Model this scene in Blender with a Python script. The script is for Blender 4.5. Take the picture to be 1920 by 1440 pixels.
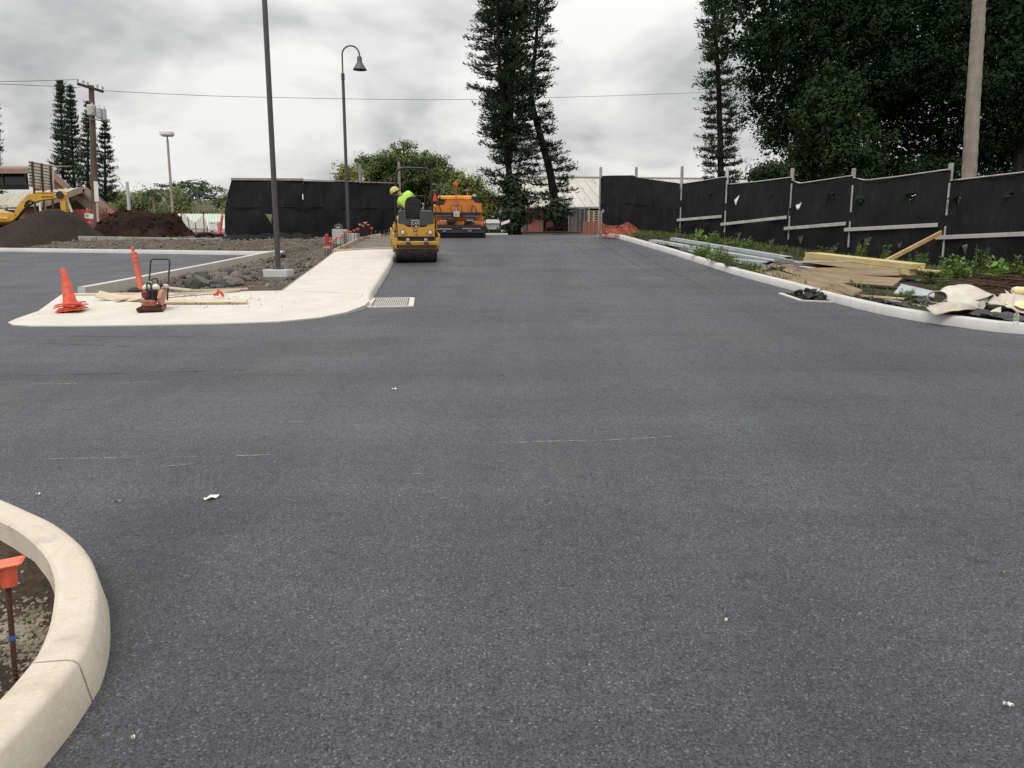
import bpy, bmesh, math, random
import numpy as np
from mathutils import Vector, Matrix, Euler
from mathutils.geometry import delaunay_2d_cdt
random.seed(7); rng = np.random.default_rng(11)
R = math.radians
for o in list(bpy.data.objects): bpy.data.objects.remove(o)
scene = bpy.context.scene
COL = scene.collection

# ---------------------------------------------------------------- camera
F = 1440.0; CX, CY = 960.0, 720.0          # pixel units of the 1920 x 1440 photograph
CAMZ = 1.5; PITCH = math.atan(250 / 1440.0)
cp, sp = math.cos(PITCH), math.sin(PITCH)
cam = bpy.data.cameras.new('camera'); cam_ob = bpy.data.objects.new('camera', cam); COL.objects.link(cam_ob)
cam_ob.location = (0, 0, CAMZ); cam_ob.rotation_euler = (math.pi / 2 - PITCH, 0, 0)
cam.sensor_width = 36; cam.lens = 27.0; cam.clip_start = 0.05; cam.clip_end = 3000
scene.camera = cam_ob

# ---------------------------------------------------------------- sky, sun, exposure
SUN_EL, SUN_AZ = R(58), R(205)             # azimuth clockwise from +Y
w = bpy.data.worlds.new('World'); scene.world = w; w.use_nodes = True
nt = w.node_tree; N = nt.nodes; L = nt.links; N.clear()
out = N.new('ShaderNodeOutputWorld'); bg = N.new('ShaderNodeBackground'); L.new(bg.outputs[0], out.inputs[0])
sky = N.new('ShaderNodeTexSky'); sky.sky_type = 'NISHITA'; sky.sun_disc = False
sky.sun_elevation = SUN_EL; sky.sun_rotation = SUN_AZ; sky.air_density = 1.5; sky.dust_density = 3.0
tc = N.new('ShaderNodeTexCoord'); sep = N.new('ShaderNodeSeparateXYZ'); L.new(tc.outputs['Generated'], sep.inputs[0])
def wmath(op, a, b=None, c=None, clamp=False):
    n = N.new('ShaderNodeMath'); n.operation = op; n.use_clamp = clamp
    for i, v in enumerate((a, b, c)):
        if v is None: continue
        if isinstance(v, (int, float)): n.inputs[i].default_value = v
        else: L.new(v, n.inputs[i])
    return n.outputs[0]
zc = wmath('MAXIMUM', sep.outputs['Z'], 0.0)
den = wmath('ADD', zc, 0.34)
comb = N.new('ShaderNodeCombineXYZ')
L.new(wmath('DIVIDE', sep.outputs['X'], den), comb.inputs[0]); L.new(wmath('DIVIDE', sep.outputs['Y'], den), comb.inputs[1])
comb.inputs[2].default_value = 3.7
def wnoise(scale, detail, rough, dist, vec):
    n = N.new('ShaderNodeTexNoise'); n.inputs['Scale'].default_value = scale; n.inputs['Detail'].default_value = detail
    n.inputs['Roughness'].default_value = rough; n.inputs['Distortion'].default_value = dist; L.new(vec, n.inputs['Vector'])
    return n.outputs['Fac']
n1 = wnoise(1.9, 4, 0.5, 0.5, comb.outputs[0]); n2 = wnoise(6.0, 5, 0.5, 0.3, comb.outputs[0])
nn = wmath('ADD', wmath('MULTIPLY', n1, 0.70), wmath('MULTIPLY', n2, 0.30))
ramp = N.new('ShaderNodeValToRGB'); L.new(nn, ramp.inputs[0])
e = ramp.color_ramp.elements
e[0].position = 0.34; e[0].color = (0.38, 0.385, 0.39, 1)
e[1].position = 0.585; e[1].color = (0.82, 0.815, 0.80, 1)
m = e.new(0.47); m.color = (0.63, 0.63, 0.625, 1)
# an overcast dome grows brighter towards the zenith (CIE overcast law, softened)
grow = wmath('ADD', 0.93, wmath('MULTIPLY', wmath('POWER', zc, 1.6), 1.15))
vm = N.new('ShaderNodeVectorMath'); vm.operation = 'SCALE'; L.new(ramp.outputs[0], vm.inputs[0]); L.new(grow, vm.inputs['Scale'])
sk = N.new('ShaderNodeVectorMath'); sk.operation = 'SCALE'; L.new(sky.outputs[0], sk.inputs[0]); sk.inputs['Scale'].default_value = 0.06
mx = N.new('ShaderNodeMix'); mx.data_type = 'RGBA'; mx.inputs[0].default_value = 0.94
L.new(sk.outputs[0], mx.inputs[6]); L.new(vm.outputs[0], mx.inputs[7]); L.new(mx.outputs[2], bg.inputs[0])
bg.inputs[1].default_value = 1.0

sun = bpy.data.lights.new('sun', 'SUN'); sun.energy = 1.5; sun.angle = R(22); sun.color = (1.0, 0.96, 0.9)
sun_ob = bpy.data.objects.new('sun', sun); COL.objects.link(sun_ob)
sd = Vector((math.sin(SUN_AZ) * math.cos(SUN_EL), math.cos(SUN_AZ) * math.cos(SUN_EL), math.sin(SUN_EL)))
sun_ob.rotation_euler = sd.to_track_quat('Z', 'Y').to_euler()
vs = scene.view_settings; vs.view_transform = 'Standard'; vs.look = 'None'; vs.gamma = 1; vs.use_curve_mapping = False
vs.exposure = 0.22
scene.cycles.max_bounces = 6; scene.cycles.diffuse_bounces = 3; scene.cycles.glossy_bounces = 3
scene.cycles.transparent_max_bounces = 12; scene.cycles.transmission_bounces = 4
scene.cycles.use_denoising = False

# ---------------------------------------------------------------- terrain function and pixel rays
def pchip(xs, ys):
    xs = np.array(xs, float); ys = np.array(ys, float); h = np.diff(xs); d = np.diff(ys) / h
    mm = np.zeros(len(xs)); mm[0] = d[0]; mm[-1] = d[-1]
    for i in range(1, len(xs) - 1): mm[i] = 0 if d[i-1] * d[i] <= 0 else 2 * d[i-1] * d[i] / (d[i-1] + d[i])
    xs = xs.tolist(); ys = ys.tolist(); h = h.tolist(); mm = mm.tolist()
    def f(x):
        x = min(max(x, xs[0]), xs[-1]); i = 0
        while i < len(h) - 1 and x > xs[i+1]: i += 1
        t = (x - xs[i]) / h[i]; u = 1 - t
        return ys[i]*(1+2*t)*u*u + mm[i]*h[i]*t*u*u + ys[i+1]*t*t*(3-2*t) + mm[i+1]*h[i]*t*t*(t-1)
    return f
HR = pchip([-30,0,6,13.5,18,22.5,27,32,36,42,55,70,120,400], [-1.05,0,.20,.47,.78,1.14,1.58,2.03,2.17,2.33,2.75,3.2,4.0,4.5])
HL = pchip([-30,0,6,13.5,22,30,40,60,120,400], [-1.05,0,.20,.47,.85,1.28,1.75,2.4,3.5,4.5])
def ss(a, b, x):
    t = min(max((x - a) / (b - a), 0.0), 1.0); return t * t * (3 - 2 * t)
def H(x, y):
    k = ss(-10, -4, x); return HL(y) * (1 - k) + HR(y) * k
def ray(px, py):
    a = (px - CX) / F; b = -(py - CY) / F
    return Vector((a, cp + b * sp, -sp + b * cp))
def P(px, py, dz=0.0, zf=None):
    """where the ray through a pixel meets the ground (+dz)"""
    zf = zf or H; d = ray(px, py); f = lambda t: CAMZ + d.z * t - zf(d.x * t, d.y * t) - dz
    a = t = 0.3
    while t < 400 and f(t) > 0: a = t; t *= 1.01
    lo, hi = a, t
    for _ in range(36):
        mdl = (lo + hi) / 2
        if f(mdl) < 0: hi = mdl
        else: lo = mdl
    return d * lo + Vector((0, 0, CAMZ))
def W(px, py, Y):
    """the point at distance Y on the ray through a pixel"""
    d = ray(px, py); return d * (Y / d.y) + Vector((0, 0, CAMZ))
def hnoise(x, y, s=1.0):
    return (math.sin(x*1.7*s+1.3*math.sin(y*1.1*s)) + math.sin(y*2.3*s+1.7*math.sin(x*.9*s)+2) + .6*math.sin((x+y)*4.1*s+math.sin(x*3.3*s))) / 2.6

# ---------------------------------------------------------------- objects and meshes
def tag(o, label=None, cat=None, group=None, kind=None):
    if label: o['label'] = label
    if cat: o['category'] = cat
    if group: o['group'] = group
    if kind: o['kind'] = kind
    return o
def T(name, label, cat, loc=(0, 0, 0), rz=0.0, group=None, rot=None):
    o = bpy.data.objects.new(name, None); COL.objects.link(o); o.empty_display_size = 0.2
    o.location = loc; o.rotation_euler = rot or (0, 0, rz)
    return tag(o, label, cat, group)
def link_mesh(name, me, mat, parent=None):
    o = bpy.data.objects.new(name, me); COL.objects.link(o)
    if mat and not me.materials: me.materials.append(mat)
    if parent: o.parent = parent
    return o
def dup(o, parent=None, **kw):
    c = o.copy(); COL.objects.link(c); c.parent = parent
    for k, v in kw.items(): c[k] = v
    for ch in o.children: dup(ch, c)
    return c
def frame_dir(d):
    d = Vector(d).normalized(); up = Vector((0, 0, 1)) if abs(d.z) < .95 else Vector((0, 1, 0))
    x = d.cross(up).normalized(); y = x.cross(d).normalized()
    return x, y, d
class MB:
    def __init__(s): s.v = []; s.f = []
    def add(s, vs_, fs):
        b = len(s.v); s.v += [tuple(v) for v in vs_]; s.f += [tuple(b + i for i in f) for f in fs]; return s
    def box(s, c, size, rot=None, ch=0.0):
        hx, hy, hz = size[0]/2, size[1]/2, size[2]/2
        M = (Euler(rot).to_matrix() if rot is not None and not isinstance(rot, Matrix) else rot) or Matrix.Identity(3)
        c = Vector(c); ch = min(ch, hx*.9, hy*.9, hz*.9)
        if ch <= 0:
            vs_ = [c + M @ Vector((x*hx, y*hy, z*hz)) for x in (-1,1) for y in (-1,1) for z in (-1,1)]
            return s.add(vs_, [(0,1,3,2),(4,6,7,5),(0,4,5,1),(2,3,7,6),(0,2,6,4),(1,5,7,3)])
        vs_ = []; idx = {}
        for x in (-1,1):
            for y in (-1,1):
                for z in (-1,1):
                    for a in range(3):
                        p = [x*(hx-ch), y*(hy-ch), z*(hz-ch)]; p[a] = (x*hx, y*hy, z*hz)[a]
                        idx[(x,y,z,a)] = len(vs_); vs_.append(c + M @ Vector(p))
        fs = []
        for a in range(3):
            b_, c_ = (a+1) % 3, (a+2) % 3
            for sg in (-1,1):
                q = []
                for (u, v) in ((-1,-1),(1,-1),(1,1),(-1,1)):
                    k = [0,0,0]; k[a] = sg; k[b_] = u; k[c_] = v; q.append(idx[(*k, a)])
                fs.append(q if sg > 0 else q[::-1])
            for u in (-1,1):
                for v in (-1,1):
                    k0 = [0,0,0]; k0[b_] = u; k0[c_] = v; k0[a] = -1; k1 = list(k0); k1[a] = 1
                    q = [idx[(*k0,b_)], idx[(*k1,b_)], idx[(*k1,c_)], idx[(*k0,c_)]]
                    fs.append(q if u*v < 0 else q[::-1])
        for x in (-1,1):
            for y in (-1,1):
                for z in (-1,1):
                    q = [idx[(x,y,z,a)] for a in range(3)]; fs.append(q if x*y*z > 0 else q[::-1])
        return s.add(vs_, fs)
    def beam(s, p0, p1, wd, ht, ch=0.0, roll=0.0):
        p0, p1 = Vector(p0), Vector(p1); x, y, d = frame_dir(p1 - p0)
        if roll: q = Matrix.Rotation(roll, 3, d); x = q @ x; y = q @ y
        M = Matrix((x, d, y)).transposed()
        return s.box((p0+p1)/2, (wd, (p1-p0).length, ht), M, ch)
    def tube(s, pts, r, seg=10, cap=True, closed=False):
        pts = [Vector(p) for p in pts]; n = len(pts); rs = r if isinstance(r, (list, tuple)) else [r]*n
        b = len(s.v); xprev = None
        for i, p in enumerate(pts):
            if closed: d = pts[(i+1) % n] - pts[i-1]
            else: d = pts[min(i+1, n-1)] - pts[max(i-1, 0)]
            if d.length < 1e-9: d = Vector((0,0,1))
            d.normalize()
            if xprev is None: x, y, _ = frame_dir(d)
            else:
                x = xprev - d * xprev.dot(d)
                if x.length < 1e-6: x, y, _ = frame_dir(d)
                x.normalize(); y = d.cross(x)
            xprev = x
            for k in range(seg):
                a = 2*math.pi*k/seg; s.v.append(tuple(p + (x*math.cos(a) + y*math.sin(a)) * rs[i]))
        for i in range(n if closed else n-1):
            i2 = (i+1) % n
            for k in range(seg):
                k2 = (k+1) % seg; s.f.append((b+i*seg+k, b+i*seg+k2, b+i2*seg+k2, b+i2*seg+k))
        if cap and not closed:
            s.f.append(tuple(b+k for k in range(seg))[::-1]); s.f.append(tuple(b+(n-1)*seg+k for k in range(seg)))
        return s
    def lathe(s, prof, c=(0,0,0), axis=(0,0,1), seg=20, cap=True):
        x, y, d = frame_dir(axis); c = Vector(c); b = len(s.v); n = len(prof)
        for (r_, h_) in prof:
            for k in range(seg):
                a = 2*math.pi*k/seg; s.v.append(tuple(c + d*h_ + (x*math.cos(a) + y*math.sin(a))*max(r_, 1e-4)))
        for i in range(n-1):
            for k in range(seg):
                k2 = (k+1) % seg; s.f.append((b+i*seg+k, b+i*seg+k2, b+(i+1)*seg+k2, b+(i+1)*seg+k))
        if cap:
            s.f.append(tuple(b+k for k in range(seg))[::-1]); s.f.append(tuple(b+(n-1)*seg+k for k in range(seg)))
        return s
    def prism(s, poly, o, u, v, ext):
        """polygon (a,b) in the plane o + a*u + b*v, pushed along ext"""
        o, u, v, ext = Vector(o), Vector(u), Vector(v), Vector(ext); n = len(poly)
        p0 = [o + u*a + v*b for a, b in poly]; p1 = [p + ext for p in p0]
        fs = [tuple(range(n)), tuple(range(2*n-1, n-1, -1))] + [(i, i+n, (i+1) % n + n, (i+1) % n) for i in range(n)]
        return s.add(p0 + p1, fs)
    def grid(s, fn, nu, nv):
        b = len(s.v)
        for j in range(nv+1):
            for i in range(nu+1): s.v.append(tuple(fn(i/nu, j/nv)))
        for j in range(nv):
            for i in range(nu):
                a = b + j*(nu+1) + i; s.f.append((a, a+1, a+nu+2, a+nu+1))
        return s
    def build(s, name, mat, parent=None, smooth=35, fix=True):
        me = bpy.data.meshes.new(name); me.from_pydata(s.v, [], s.f)
        if fix:
            bm = bmesh.new(); bm.from_mesh(me); bmesh.ops.recalc_face_normals(bm, faces=bm.faces); bm.to_mesh(me); bm.free()
        if smooth:
            me.polygons.foreach_set('use_smooth', [True]*len(me.polygons)); me.set_sharp_from_angle(angle=R(smooth))
        me.update(); return link_mesh(name, me, mat, parent)
def np_mesh(name, V, Fq, mat, parent=None, smooth=False):
    """fast mesh from arrays; Fq is (n,4) or (n,3)"""
    me = bpy.data.meshes.new(name); k = Fq.shape[1]
    me.vertices.add(len(V)); me.vertices.foreach_set('co', V.astype(np.float32).ravel())
    me.loops.add(Fq.size); me.loops.foreach_set('vertex_index', Fq.astype(np.int32).ravel())
    me.polygons.add(len(Fq)); me.polygons.foreach_set('loop_start', np.arange(0, Fq.size, k, dtype=np.int32))
    me.update(calc_edges=True); me.validate()
    if smooth: me.polygons.foreach_set('use_smooth', [True]*len(me.polygons))
    return link_mesh(name, me, mat, parent)
def fill(name, poly, zf, step, mat, parent=None, skirt=0.0, inner=None, jitter=0.0):
    """a sheet over a plan polygon at height zf(x,y); skirt drops its edge"""
    pts = []
    n = len(poly)
    for i in range(n):
        a = Vector(poly[i][:2]); b = Vector(poly[(i+1) % n][:2]); k = max(1, int((b-a).length/step))
        for j in range(k): pts.append(a.lerp(b, j/k))
    nb = len(pts); xs = [p.x for p in pts]; ys = [p.y for p in pts]
    pin = list(pts)
    def inside(x, y):
        c = False; j = nb-1
        for i in range(nb):
            if (ys[i] > y) != (ys[j] > y) and x < (xs[j]-xs[i])*(y-ys[i])/(ys[j]-ys[i]) + xs[i]: c = not c
            j = i
        return c
    y = min(ys)+step/2
    while y < max(ys):
        x = min(xs)+step/2
        while x < max(xs):
            qx, qy = x+random.uniform(-jitter, jitter)*step, y+random.uniform(-jitter, jitter)*step
            if inside(qx, qy) and min((qx-a)**2+(qy-b)**2 for a, b in zip(xs, ys)) > (step*.35)**2: pin.append(Vector((qx, qy)))
            x += step
        y += step
    V2, _, F2, *_ = delaunay_2d_cdt(pin, [(i, (i+1) % nb) for i in range(nb)], [], 1, 1e-5)
    V = [(p.x, p.y, zf(p.x, p.y)) for p in V2]; Fs = [tuple(f) for f in F2]
    if skirt:
        cnt = {}
        for f in Fs:
            for i in range(len(f)):
                e_ = (f[i], f[(i+1) % len(f)]); cnt[e_] = 1
        low = {}
        for (a, b) in list(cnt):
            if (b, a) in cnt: continue
            for q in (a, b):
                if q not in low: low[q] = len(V); V.append((V[q][0], V[q][1], V[q][2]-skirt))
            Fs.append((b, a, low[a], low[b]))
    me = bpy.data.meshes.new(name); me.from_pydata(V, [], Fs); me.update()
    me.polygons.foreach_set('use_smooth', [True]*len(me.polygons)); me.set_sharp_from_angle(angle=R(40))
    return link_mesh(name, me, mat, parent)
def text_part(name, body, size, mat, parent, loc, rot, ext=0.003, align='CENTER', sx=1.0):
    cu = bpy.data.curves.new(name, 'FONT'); cu.body = body; cu.size = size; cu.extrude = ext; cu.align_x = align; cu.align_y = 'CENTER'
    tmp = bpy.data.objects.new(name, cu); COL.objects.link(tmp)
    dg = bpy.context.evaluated_depsgraph_get(); me = bpy.data.meshes.new_from_object(tmp.evaluated_get(dg))
    bpy.data.objects.remove(tmp); me.materials.clear()
    o = link_mesh(name, me, mat, parent); o.location = loc; o.rotation_euler = rot; o.scale = (sx, 1, 1)
    return o

# ---------------------------------------------------------------- materials
class NB:
    def __init__(s, name):
        s.m = bpy.data.materials.new(name); s.m.use_nodes = True; s.t = s.m.node_tree; s.N = s.t.nodes; s.L = s.t.links
        s.b = s.N['Principled BSDF']; s.o = s.N['Material Output']; s._c = None
    def co(s, scale=None):
        if s._c is None: s._c = s.N.new('ShaderNodeTexCoord').outputs['Object']
        if scale is None: return s._c
        n = s.N.new('ShaderNodeMapping'); n.inputs['Scale'].default_value = scale; s.L.new(s._c, n.inputs[0]); return n.outputs[0]
    def set(s, sock, v):
        if hasattr(v, 'is_linked') or hasattr(v, 'links'): s.L.new(v, sock)
        else: sock.default_value = v
    def noise(s, scale, detail=4, rough=.55, vec=None, dist=0.0):
        n = s.N.new('ShaderNodeTexNoise'); n.inputs['Scale'].default_value = scale; n.inputs['Detail'].default_value = detail
        n.inputs['Roughness'].default_value = rough; n.inputs['Distortion'].default_value = dist
        s.L.new(vec or s.co(), n.inputs['Vector']); return n.outputs['Fac']
    def vor(s, scale, feature='F1', out_='Distance', vec=None, rnd=1.0):
        n = s.N.new('ShaderNodeTexVoronoi'); n.feature = feature; n.inputs['Scale'].default_value = scale; n.inputs['Randomness'].default_value = rnd
        s.L.new(vec or s.co(), n.inputs['Vector']); return n.outputs[out_]
    def wave(s, scale, direction='X', dist=1.0, detail=2, dscale=1.0, vec=None, prof='SIN'):
        n = s.N.new('ShaderNodeTexWave'); n.bands_direction = direction; n.wave_profile = prof; n.inputs['Scale'].default_value = scale
        n.inputs['Distortion'].default_value = dist; n.inputs['Detail'].default_value = detail; n.inputs['Detail Scale'].default_value = dscale
        s.L.new(vec or s.co(), n.inputs['Vector']); return n.outputs['Fac']
    def ramp(s, fac, stops):
        n = s.N.new('ShaderNodeValToRGB'); s.L.new(fac, n.inputs[0]); el = n.color_ramp.elements
        while len(el) < len(stops): el.new(.5)
        for e_, (p, c) in zip(el, stops):
            e_.position = p; e_.color = (c, c, c, 1) if isinstance(c, (int, float)) else (*c, 1)
        return n.outputs[0]
    def mix(s, fac, a, b, mode='MIX'):
        n = s.N.new('ShaderNodeMix'); n.data_type = 'RGBA'; n.blend_type = mode
        for sock, v in ((n.inputs[0], fac), (n.inputs[6], a), (n.inputs[7], b)):
            if isinstance(v, tuple) and len(v) == 3: v = (*v, 1)
            s.set(sock, v)
        return n.outputs[2]
    def math(s, op, a, b=0.0, clamp=False):
        n = s.N.new('ShaderNodeMath'); n.operation = op; n.use_clamp = clamp
        s.set(n.inputs[0], a); s.set(n.inputs[1], b); return n.outputs[0]
    def bump(s, h, strength=.3, dist=.01):
        n = s.N.new('ShaderNodeBump'); n.inputs['Strength'].default_value = strength; n.inputs['Distance'].default_value = dist
        s.L.new(h, n.inputs['Height']); s.L.new(n.outputs[0], s.b.inputs['Normal']); return n
    def fin(s, col=None, rough=.7, metal=0.0, spec=None):
        if col is not None: s.set(s.b.inputs['Base Color'], (*col, 1) if isinstance(col, tuple) and len(col) == 3 else col)
        s.set(s.b.inputs['Roughness'], rough); s.b.inputs['Metallic'].default_value = metal
        if spec is not None: s.b.inputs['Specular IOR Level'].default_value = spec
        return s.m
def pm(name, c1, c2=None, scale=4.0, rough=.6, metal=0.0, bump=0.0, bscale=None, spec=None, dist=.01, lo=.35, hi=.65, detail=5):
    """painted or plain surface: two colours mixed by worn noise, with fine relief"""
    b = NB(name); c2 = c2 or tuple(x*.8 for x in c1)
    f = b.noise(scale, detail, .6)
    col = b.ramp(f, [(lo, c1), (hi, c2)])
    if bump: b.bump(b.noise(bscale or scale*8, 4, .6), bump, dist)
    return b.fin(col, rough, metal, spec)
M = {}
# fresh asphalt: stones in binder, smears, lane joints
def asphalt():
    b = NB('asphalt')
    st = b.vor(125, out_='Color'); ed = b.vor(125, out_='Distance'); st2 = b.vor(260, out_='Color')
    stone = b.ramp(st, [(0.0, (.013, .0135, .016)), (.25, (.049, .0515, .060)), (.80, (.086, .0895, .104)), (.97, (.20, .206, .23))])
    col = b.mix(1.0, stone, b.ramp(st2, [(.1, .68), (.95, 1.32)]), 'MULTIPLY')
    col = b.mix(.85, col, b.ramp(ed, [(.0, 1.12), (.55, .92), (.85, .30)]), 'MULTIPLY')
    big = b.ramp(b.noise(.22, 5, .62, dist=.9), [(.30, .86), (.5, 1.0), (.70, 1.10)]); col = b.mix(.85, col, big, 'MULTIPLY')
    strk = b.ramp(b.noise(1.0, 4, .6, vec=b.co((.10, 1.1, 1)), dist=.3), [(.32, .80), (.68, 1.18)]); col = b.mix(.8, col, strk, 'MULTIPLY')
    strk2 = b.ramp(b.noise(1.0, 3, .6, vec=b.co((1.0, .04, 1))), [(.33, .78), (.68, 1.18)]); col = b.mix(.75, col, strk2, 'MULTIPLY')
    brown = b.ramp(b.noise(.5, 3, .5, vec=b.co((1, .6, 1))), [(.55, 0.0), (.75, .3)]); col = b.mix(brown, col, (.098, .088, .076))
    # soft-edged oval patches at set spots, some darker, some paler
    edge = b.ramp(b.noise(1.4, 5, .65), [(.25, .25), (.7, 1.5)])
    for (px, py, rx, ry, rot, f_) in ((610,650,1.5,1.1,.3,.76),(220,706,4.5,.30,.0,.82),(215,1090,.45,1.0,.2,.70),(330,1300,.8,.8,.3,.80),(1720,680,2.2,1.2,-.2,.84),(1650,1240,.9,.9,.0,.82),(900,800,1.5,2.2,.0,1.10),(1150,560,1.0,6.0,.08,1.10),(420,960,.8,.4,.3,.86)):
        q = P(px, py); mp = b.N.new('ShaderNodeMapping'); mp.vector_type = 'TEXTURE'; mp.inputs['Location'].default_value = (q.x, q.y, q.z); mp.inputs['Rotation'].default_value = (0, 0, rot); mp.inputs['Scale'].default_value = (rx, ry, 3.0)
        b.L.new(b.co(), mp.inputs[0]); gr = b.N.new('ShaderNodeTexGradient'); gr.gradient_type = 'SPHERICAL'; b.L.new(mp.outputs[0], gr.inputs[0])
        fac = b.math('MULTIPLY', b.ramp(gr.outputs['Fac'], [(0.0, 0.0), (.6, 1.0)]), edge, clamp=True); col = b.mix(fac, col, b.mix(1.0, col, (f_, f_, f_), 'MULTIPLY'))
    pit = b.ramp(b.noise(11, 6, .7), [(.30, .55), (.48, 1.0)]); col = b.mix(.8, col, pit, 'MULTIPLY')
    h = b.math('SUBTRACT', b.math('MULTIPLY', st, .6), ed)
    b.bump(h, .8, .005)
    return b.fin(col, b.ramp(b.noise(.8, 4, .6), [(.3, .50), (.7, .74)]), spec=.55)
M['asphalt'] = asphalt()
def concrete(name, c, c2, stain=(.30, .23, .14), amount=.35, rub=.25):
    b = NB(name)
    col = b.ramp(b.noise(1.7, 6, .65), [(.3, c2), (.62, c)])
    fine = b.ramp(b.noise(60, 4, .7), [(.3, .86), (.65, 1.04)]); col = b.mix(.6, col, fine, 'MULTIPLY')
    pits = b.ramp(b.vor(38), [(.05, .35), (.13, 1.0)]); keep = b.ramp(b.noise(9, 2), [(.48, 0.0), (.60, 1.0)])
    col = b.mix(b.math('MULTIPLY', keep, .75), col, b.mix(1.0, col, pits, 'MULTIPLY'))
    sm = b.ramp(b.noise(2.6, 6, .7, dist=1.0), [(.52, 0.0), (.78, amount)]); col = b.mix(sm, col, stain)
    rubm = b.ramp(b.noise(5.0, 6, .75), [(.58, 0.0), (.72, rub)]); col = b.mix(rubm, col, tuple(x*.62 for x in c2))
    b.bump(b.math('ADD', b.noise(90, 4, .7), b.math('MULTIPLY', b.noise(14, 4), .8)), .25, .004)
    return b.fin(col, .85, spec=.3)
M['concrete'] = concrete('concrete', (.60, .565, .51), (.53, .495, .44), amount=.12, rub=.10)
M['kerb'] = concrete('kerb_concrete', (.62, .555, .455), (.51, .445, .35), amount=.5, rub=.5)
M['kerb_white'] = concrete('kerb_concrete_white', (.56, .55, .54), (.47, .46, .445), amount=.12)
M['old_concrete'] = concrete('old_concrete', (.36, .35, .33), (.24, .235, .22))
def soil(name, c1, c2, c3, sc=1.0, bd=.03):
    b = NB(name)
    col = b.ramp(b.noise(1.1*sc, 6, .7), [(.3, c1), (.5, c2), (.72, c3)])
    col = b.mix(.75, col, b.ramp(b.noise(16*sc, 6, .75), [(.28, .45), (.7, 1.45)]), 'MULTIPLY')
    peb = b.ramp(b.vor(26*sc), [(.1, 1.25), (.5, .7)]); col = b.mix(.5, col, peb, 'MULTIPLY')
    b.bump(b.math('ADD', b.noise(12*sc, 6, .7), b.math('MULTIPLY', b.vor(26*sc), -.5)), .9, bd)
    return b.fin(col, .95, spec=.15)
M['soil'] = soil('soil', (.070, .058, .045), (.110, .092, .072), (.17, .145, .112))
M['soil_dark'] = soil('soil_dark', (.028, .019, .013), (.05, .035, .025), (.10, .075, .052), 1.4, .02)
M['gravel'] = soil('gravel_soil', (.14, .13, .11), (.20, .185, .155), (.28, .26, .22), 2.2, .02)
M['base_course'] = soil('base_course', (.16, .15, .135), (.21, .20, .18), (.25, .235, .215), 3.0, .01)
M['verge'] = soil('verge_soil', (.028, .03, .016), (.05, .045, .028), (.09, .075, .05), 1.2, .03)
M['pile_dark'] = soil('pile_dark_soil', (.026, .020, .016), (.032, .025, .020), (.040, .032, .026), .6, .02)
M['pile_brown'] = soil('pile_brown_soil', (.017, .009, .0065), (.027, .0145, .010), (.055, .032, .022), .9, .12)
M['bank'] = soil('bank_soil', (.06, .055, .045), (.115, .105, .085), (.20, .18, .145), 1.0, .06)
M['far_ground'] = soil('far_ground', (.05, .06, .03), (.09, .09, .05), (.15, .13, .09), .3, .05)
M['rock'] = pm('rock', (.20, .18, .15), (.07, .065, .058), 5, .9, bump=.7, bscale=22, dist=.02)
M['rock_dark'] = pm('rock_dark', (.085, .08, .075), (.045, .043, .042), 5, .9, bump=.7, bscale=22, dist=.02)
M['pebble'] = pm('pebble', (.25, .215, .16), (.12, .10, .075), 9, .9, bump=.3)
M['cloth'] = None
def shade_cloth():
    b = NB('shade_cloth')
    col = b.ramp(b.noise(1.2, 5, .7, vec=b.co((1, 1, .35))), [(.3, (.009, .0095, .0105)), (.75, (.019, .0195, .021))])
    dust = b.ramp(b.noise(3.0, 7, .8, vec=b.co((2.2, 2.2, .5))), [(.52, 0.0), (.8, .6)])
    col = b.mix(dust, col, (.055, .053, .05))
    b.bump(b.noise(2.2, 4, .6), .35, .05)
    return b.fin(col, .85, spec=.15)
M['cloth'] = shade_cloth()
M['galv'] = pm('galvanised_steel', (.42, .42, .425), (.30, .30, .31), 9, .45, .55, bump=.1)
M['post_wood'] = pm('weathered_post', (.30, .28, .26), (.20, .18, .165), 5, .85, bump=.3)
M['rail_wood'] = pm('weathered_rail', (.46, .45, .43), (.34, .33, .31), 3, .85, bump=.3)
def wood(name, c1, c2, s=1.0, axis=(1.2, 14, 14)):
    b = NB(name); col = b.ramp(b.noise(1.0, 5, .6, vec=b.co(tuple(a*s for a in axis)), dist=.8), [(.3, c1), (.7, c2)])
    col = b.mix(.35, col, b.ramp(b.noise(2.2, 4), [(.3, .7), (.7, 1.15)]), 'MULTIPLY')
    b.bump(b.noise(1.0, 4, .6, vec=b.co(tuple(a*s*2 for a in axis))), .25, .004)
    return b.fin(col, .75, spec=.25)
M['lumber'] = wood('new_lumber', (.60, .48, .25), (.50, .38, .185))
M['pine_plank'] = wood('pine_plank', (.62, .44, .21), (.52, .35, .155))
M['old_ply'] = wood('old_plywood', (.30, .225, .14), (.15, .105, .065), 1.0, (1.0, 9, 9))
M['pale_plank'] = wood('pale_plank', (.62, .53, .38), (.50, .41, .28))
M['form_board'] = wood('form_board', (.56, .48, .35), (.42, .35, .25))
M['pole_wood'] = wood('utility_pole_wood', (.17, .115, .085), (.10, .066, .05), 1.0, (9, 9, .7))
M['dark_wood'] = wood('dark_wood', (.10, .07, .05), (.055, .04, .03))
M['bronze'] = pm('dark_bronze_paint', (.045, .041, .042), (.06, .056, .056), 3, .42, spec=.5)
M['orange'] = pm('orange_plastic', (.80, .10, .035), (.46, .065, .032), 12, .55)
M['orange_faded'] = pm('faded_orange_plastic', (.62, .14, .075), (.46, .10, .055), 6, .6)
M['cap'] = pm('rebar_cap_plastic', (.88, .16, .085), (.80, .13, .065), 14, .45)
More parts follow.
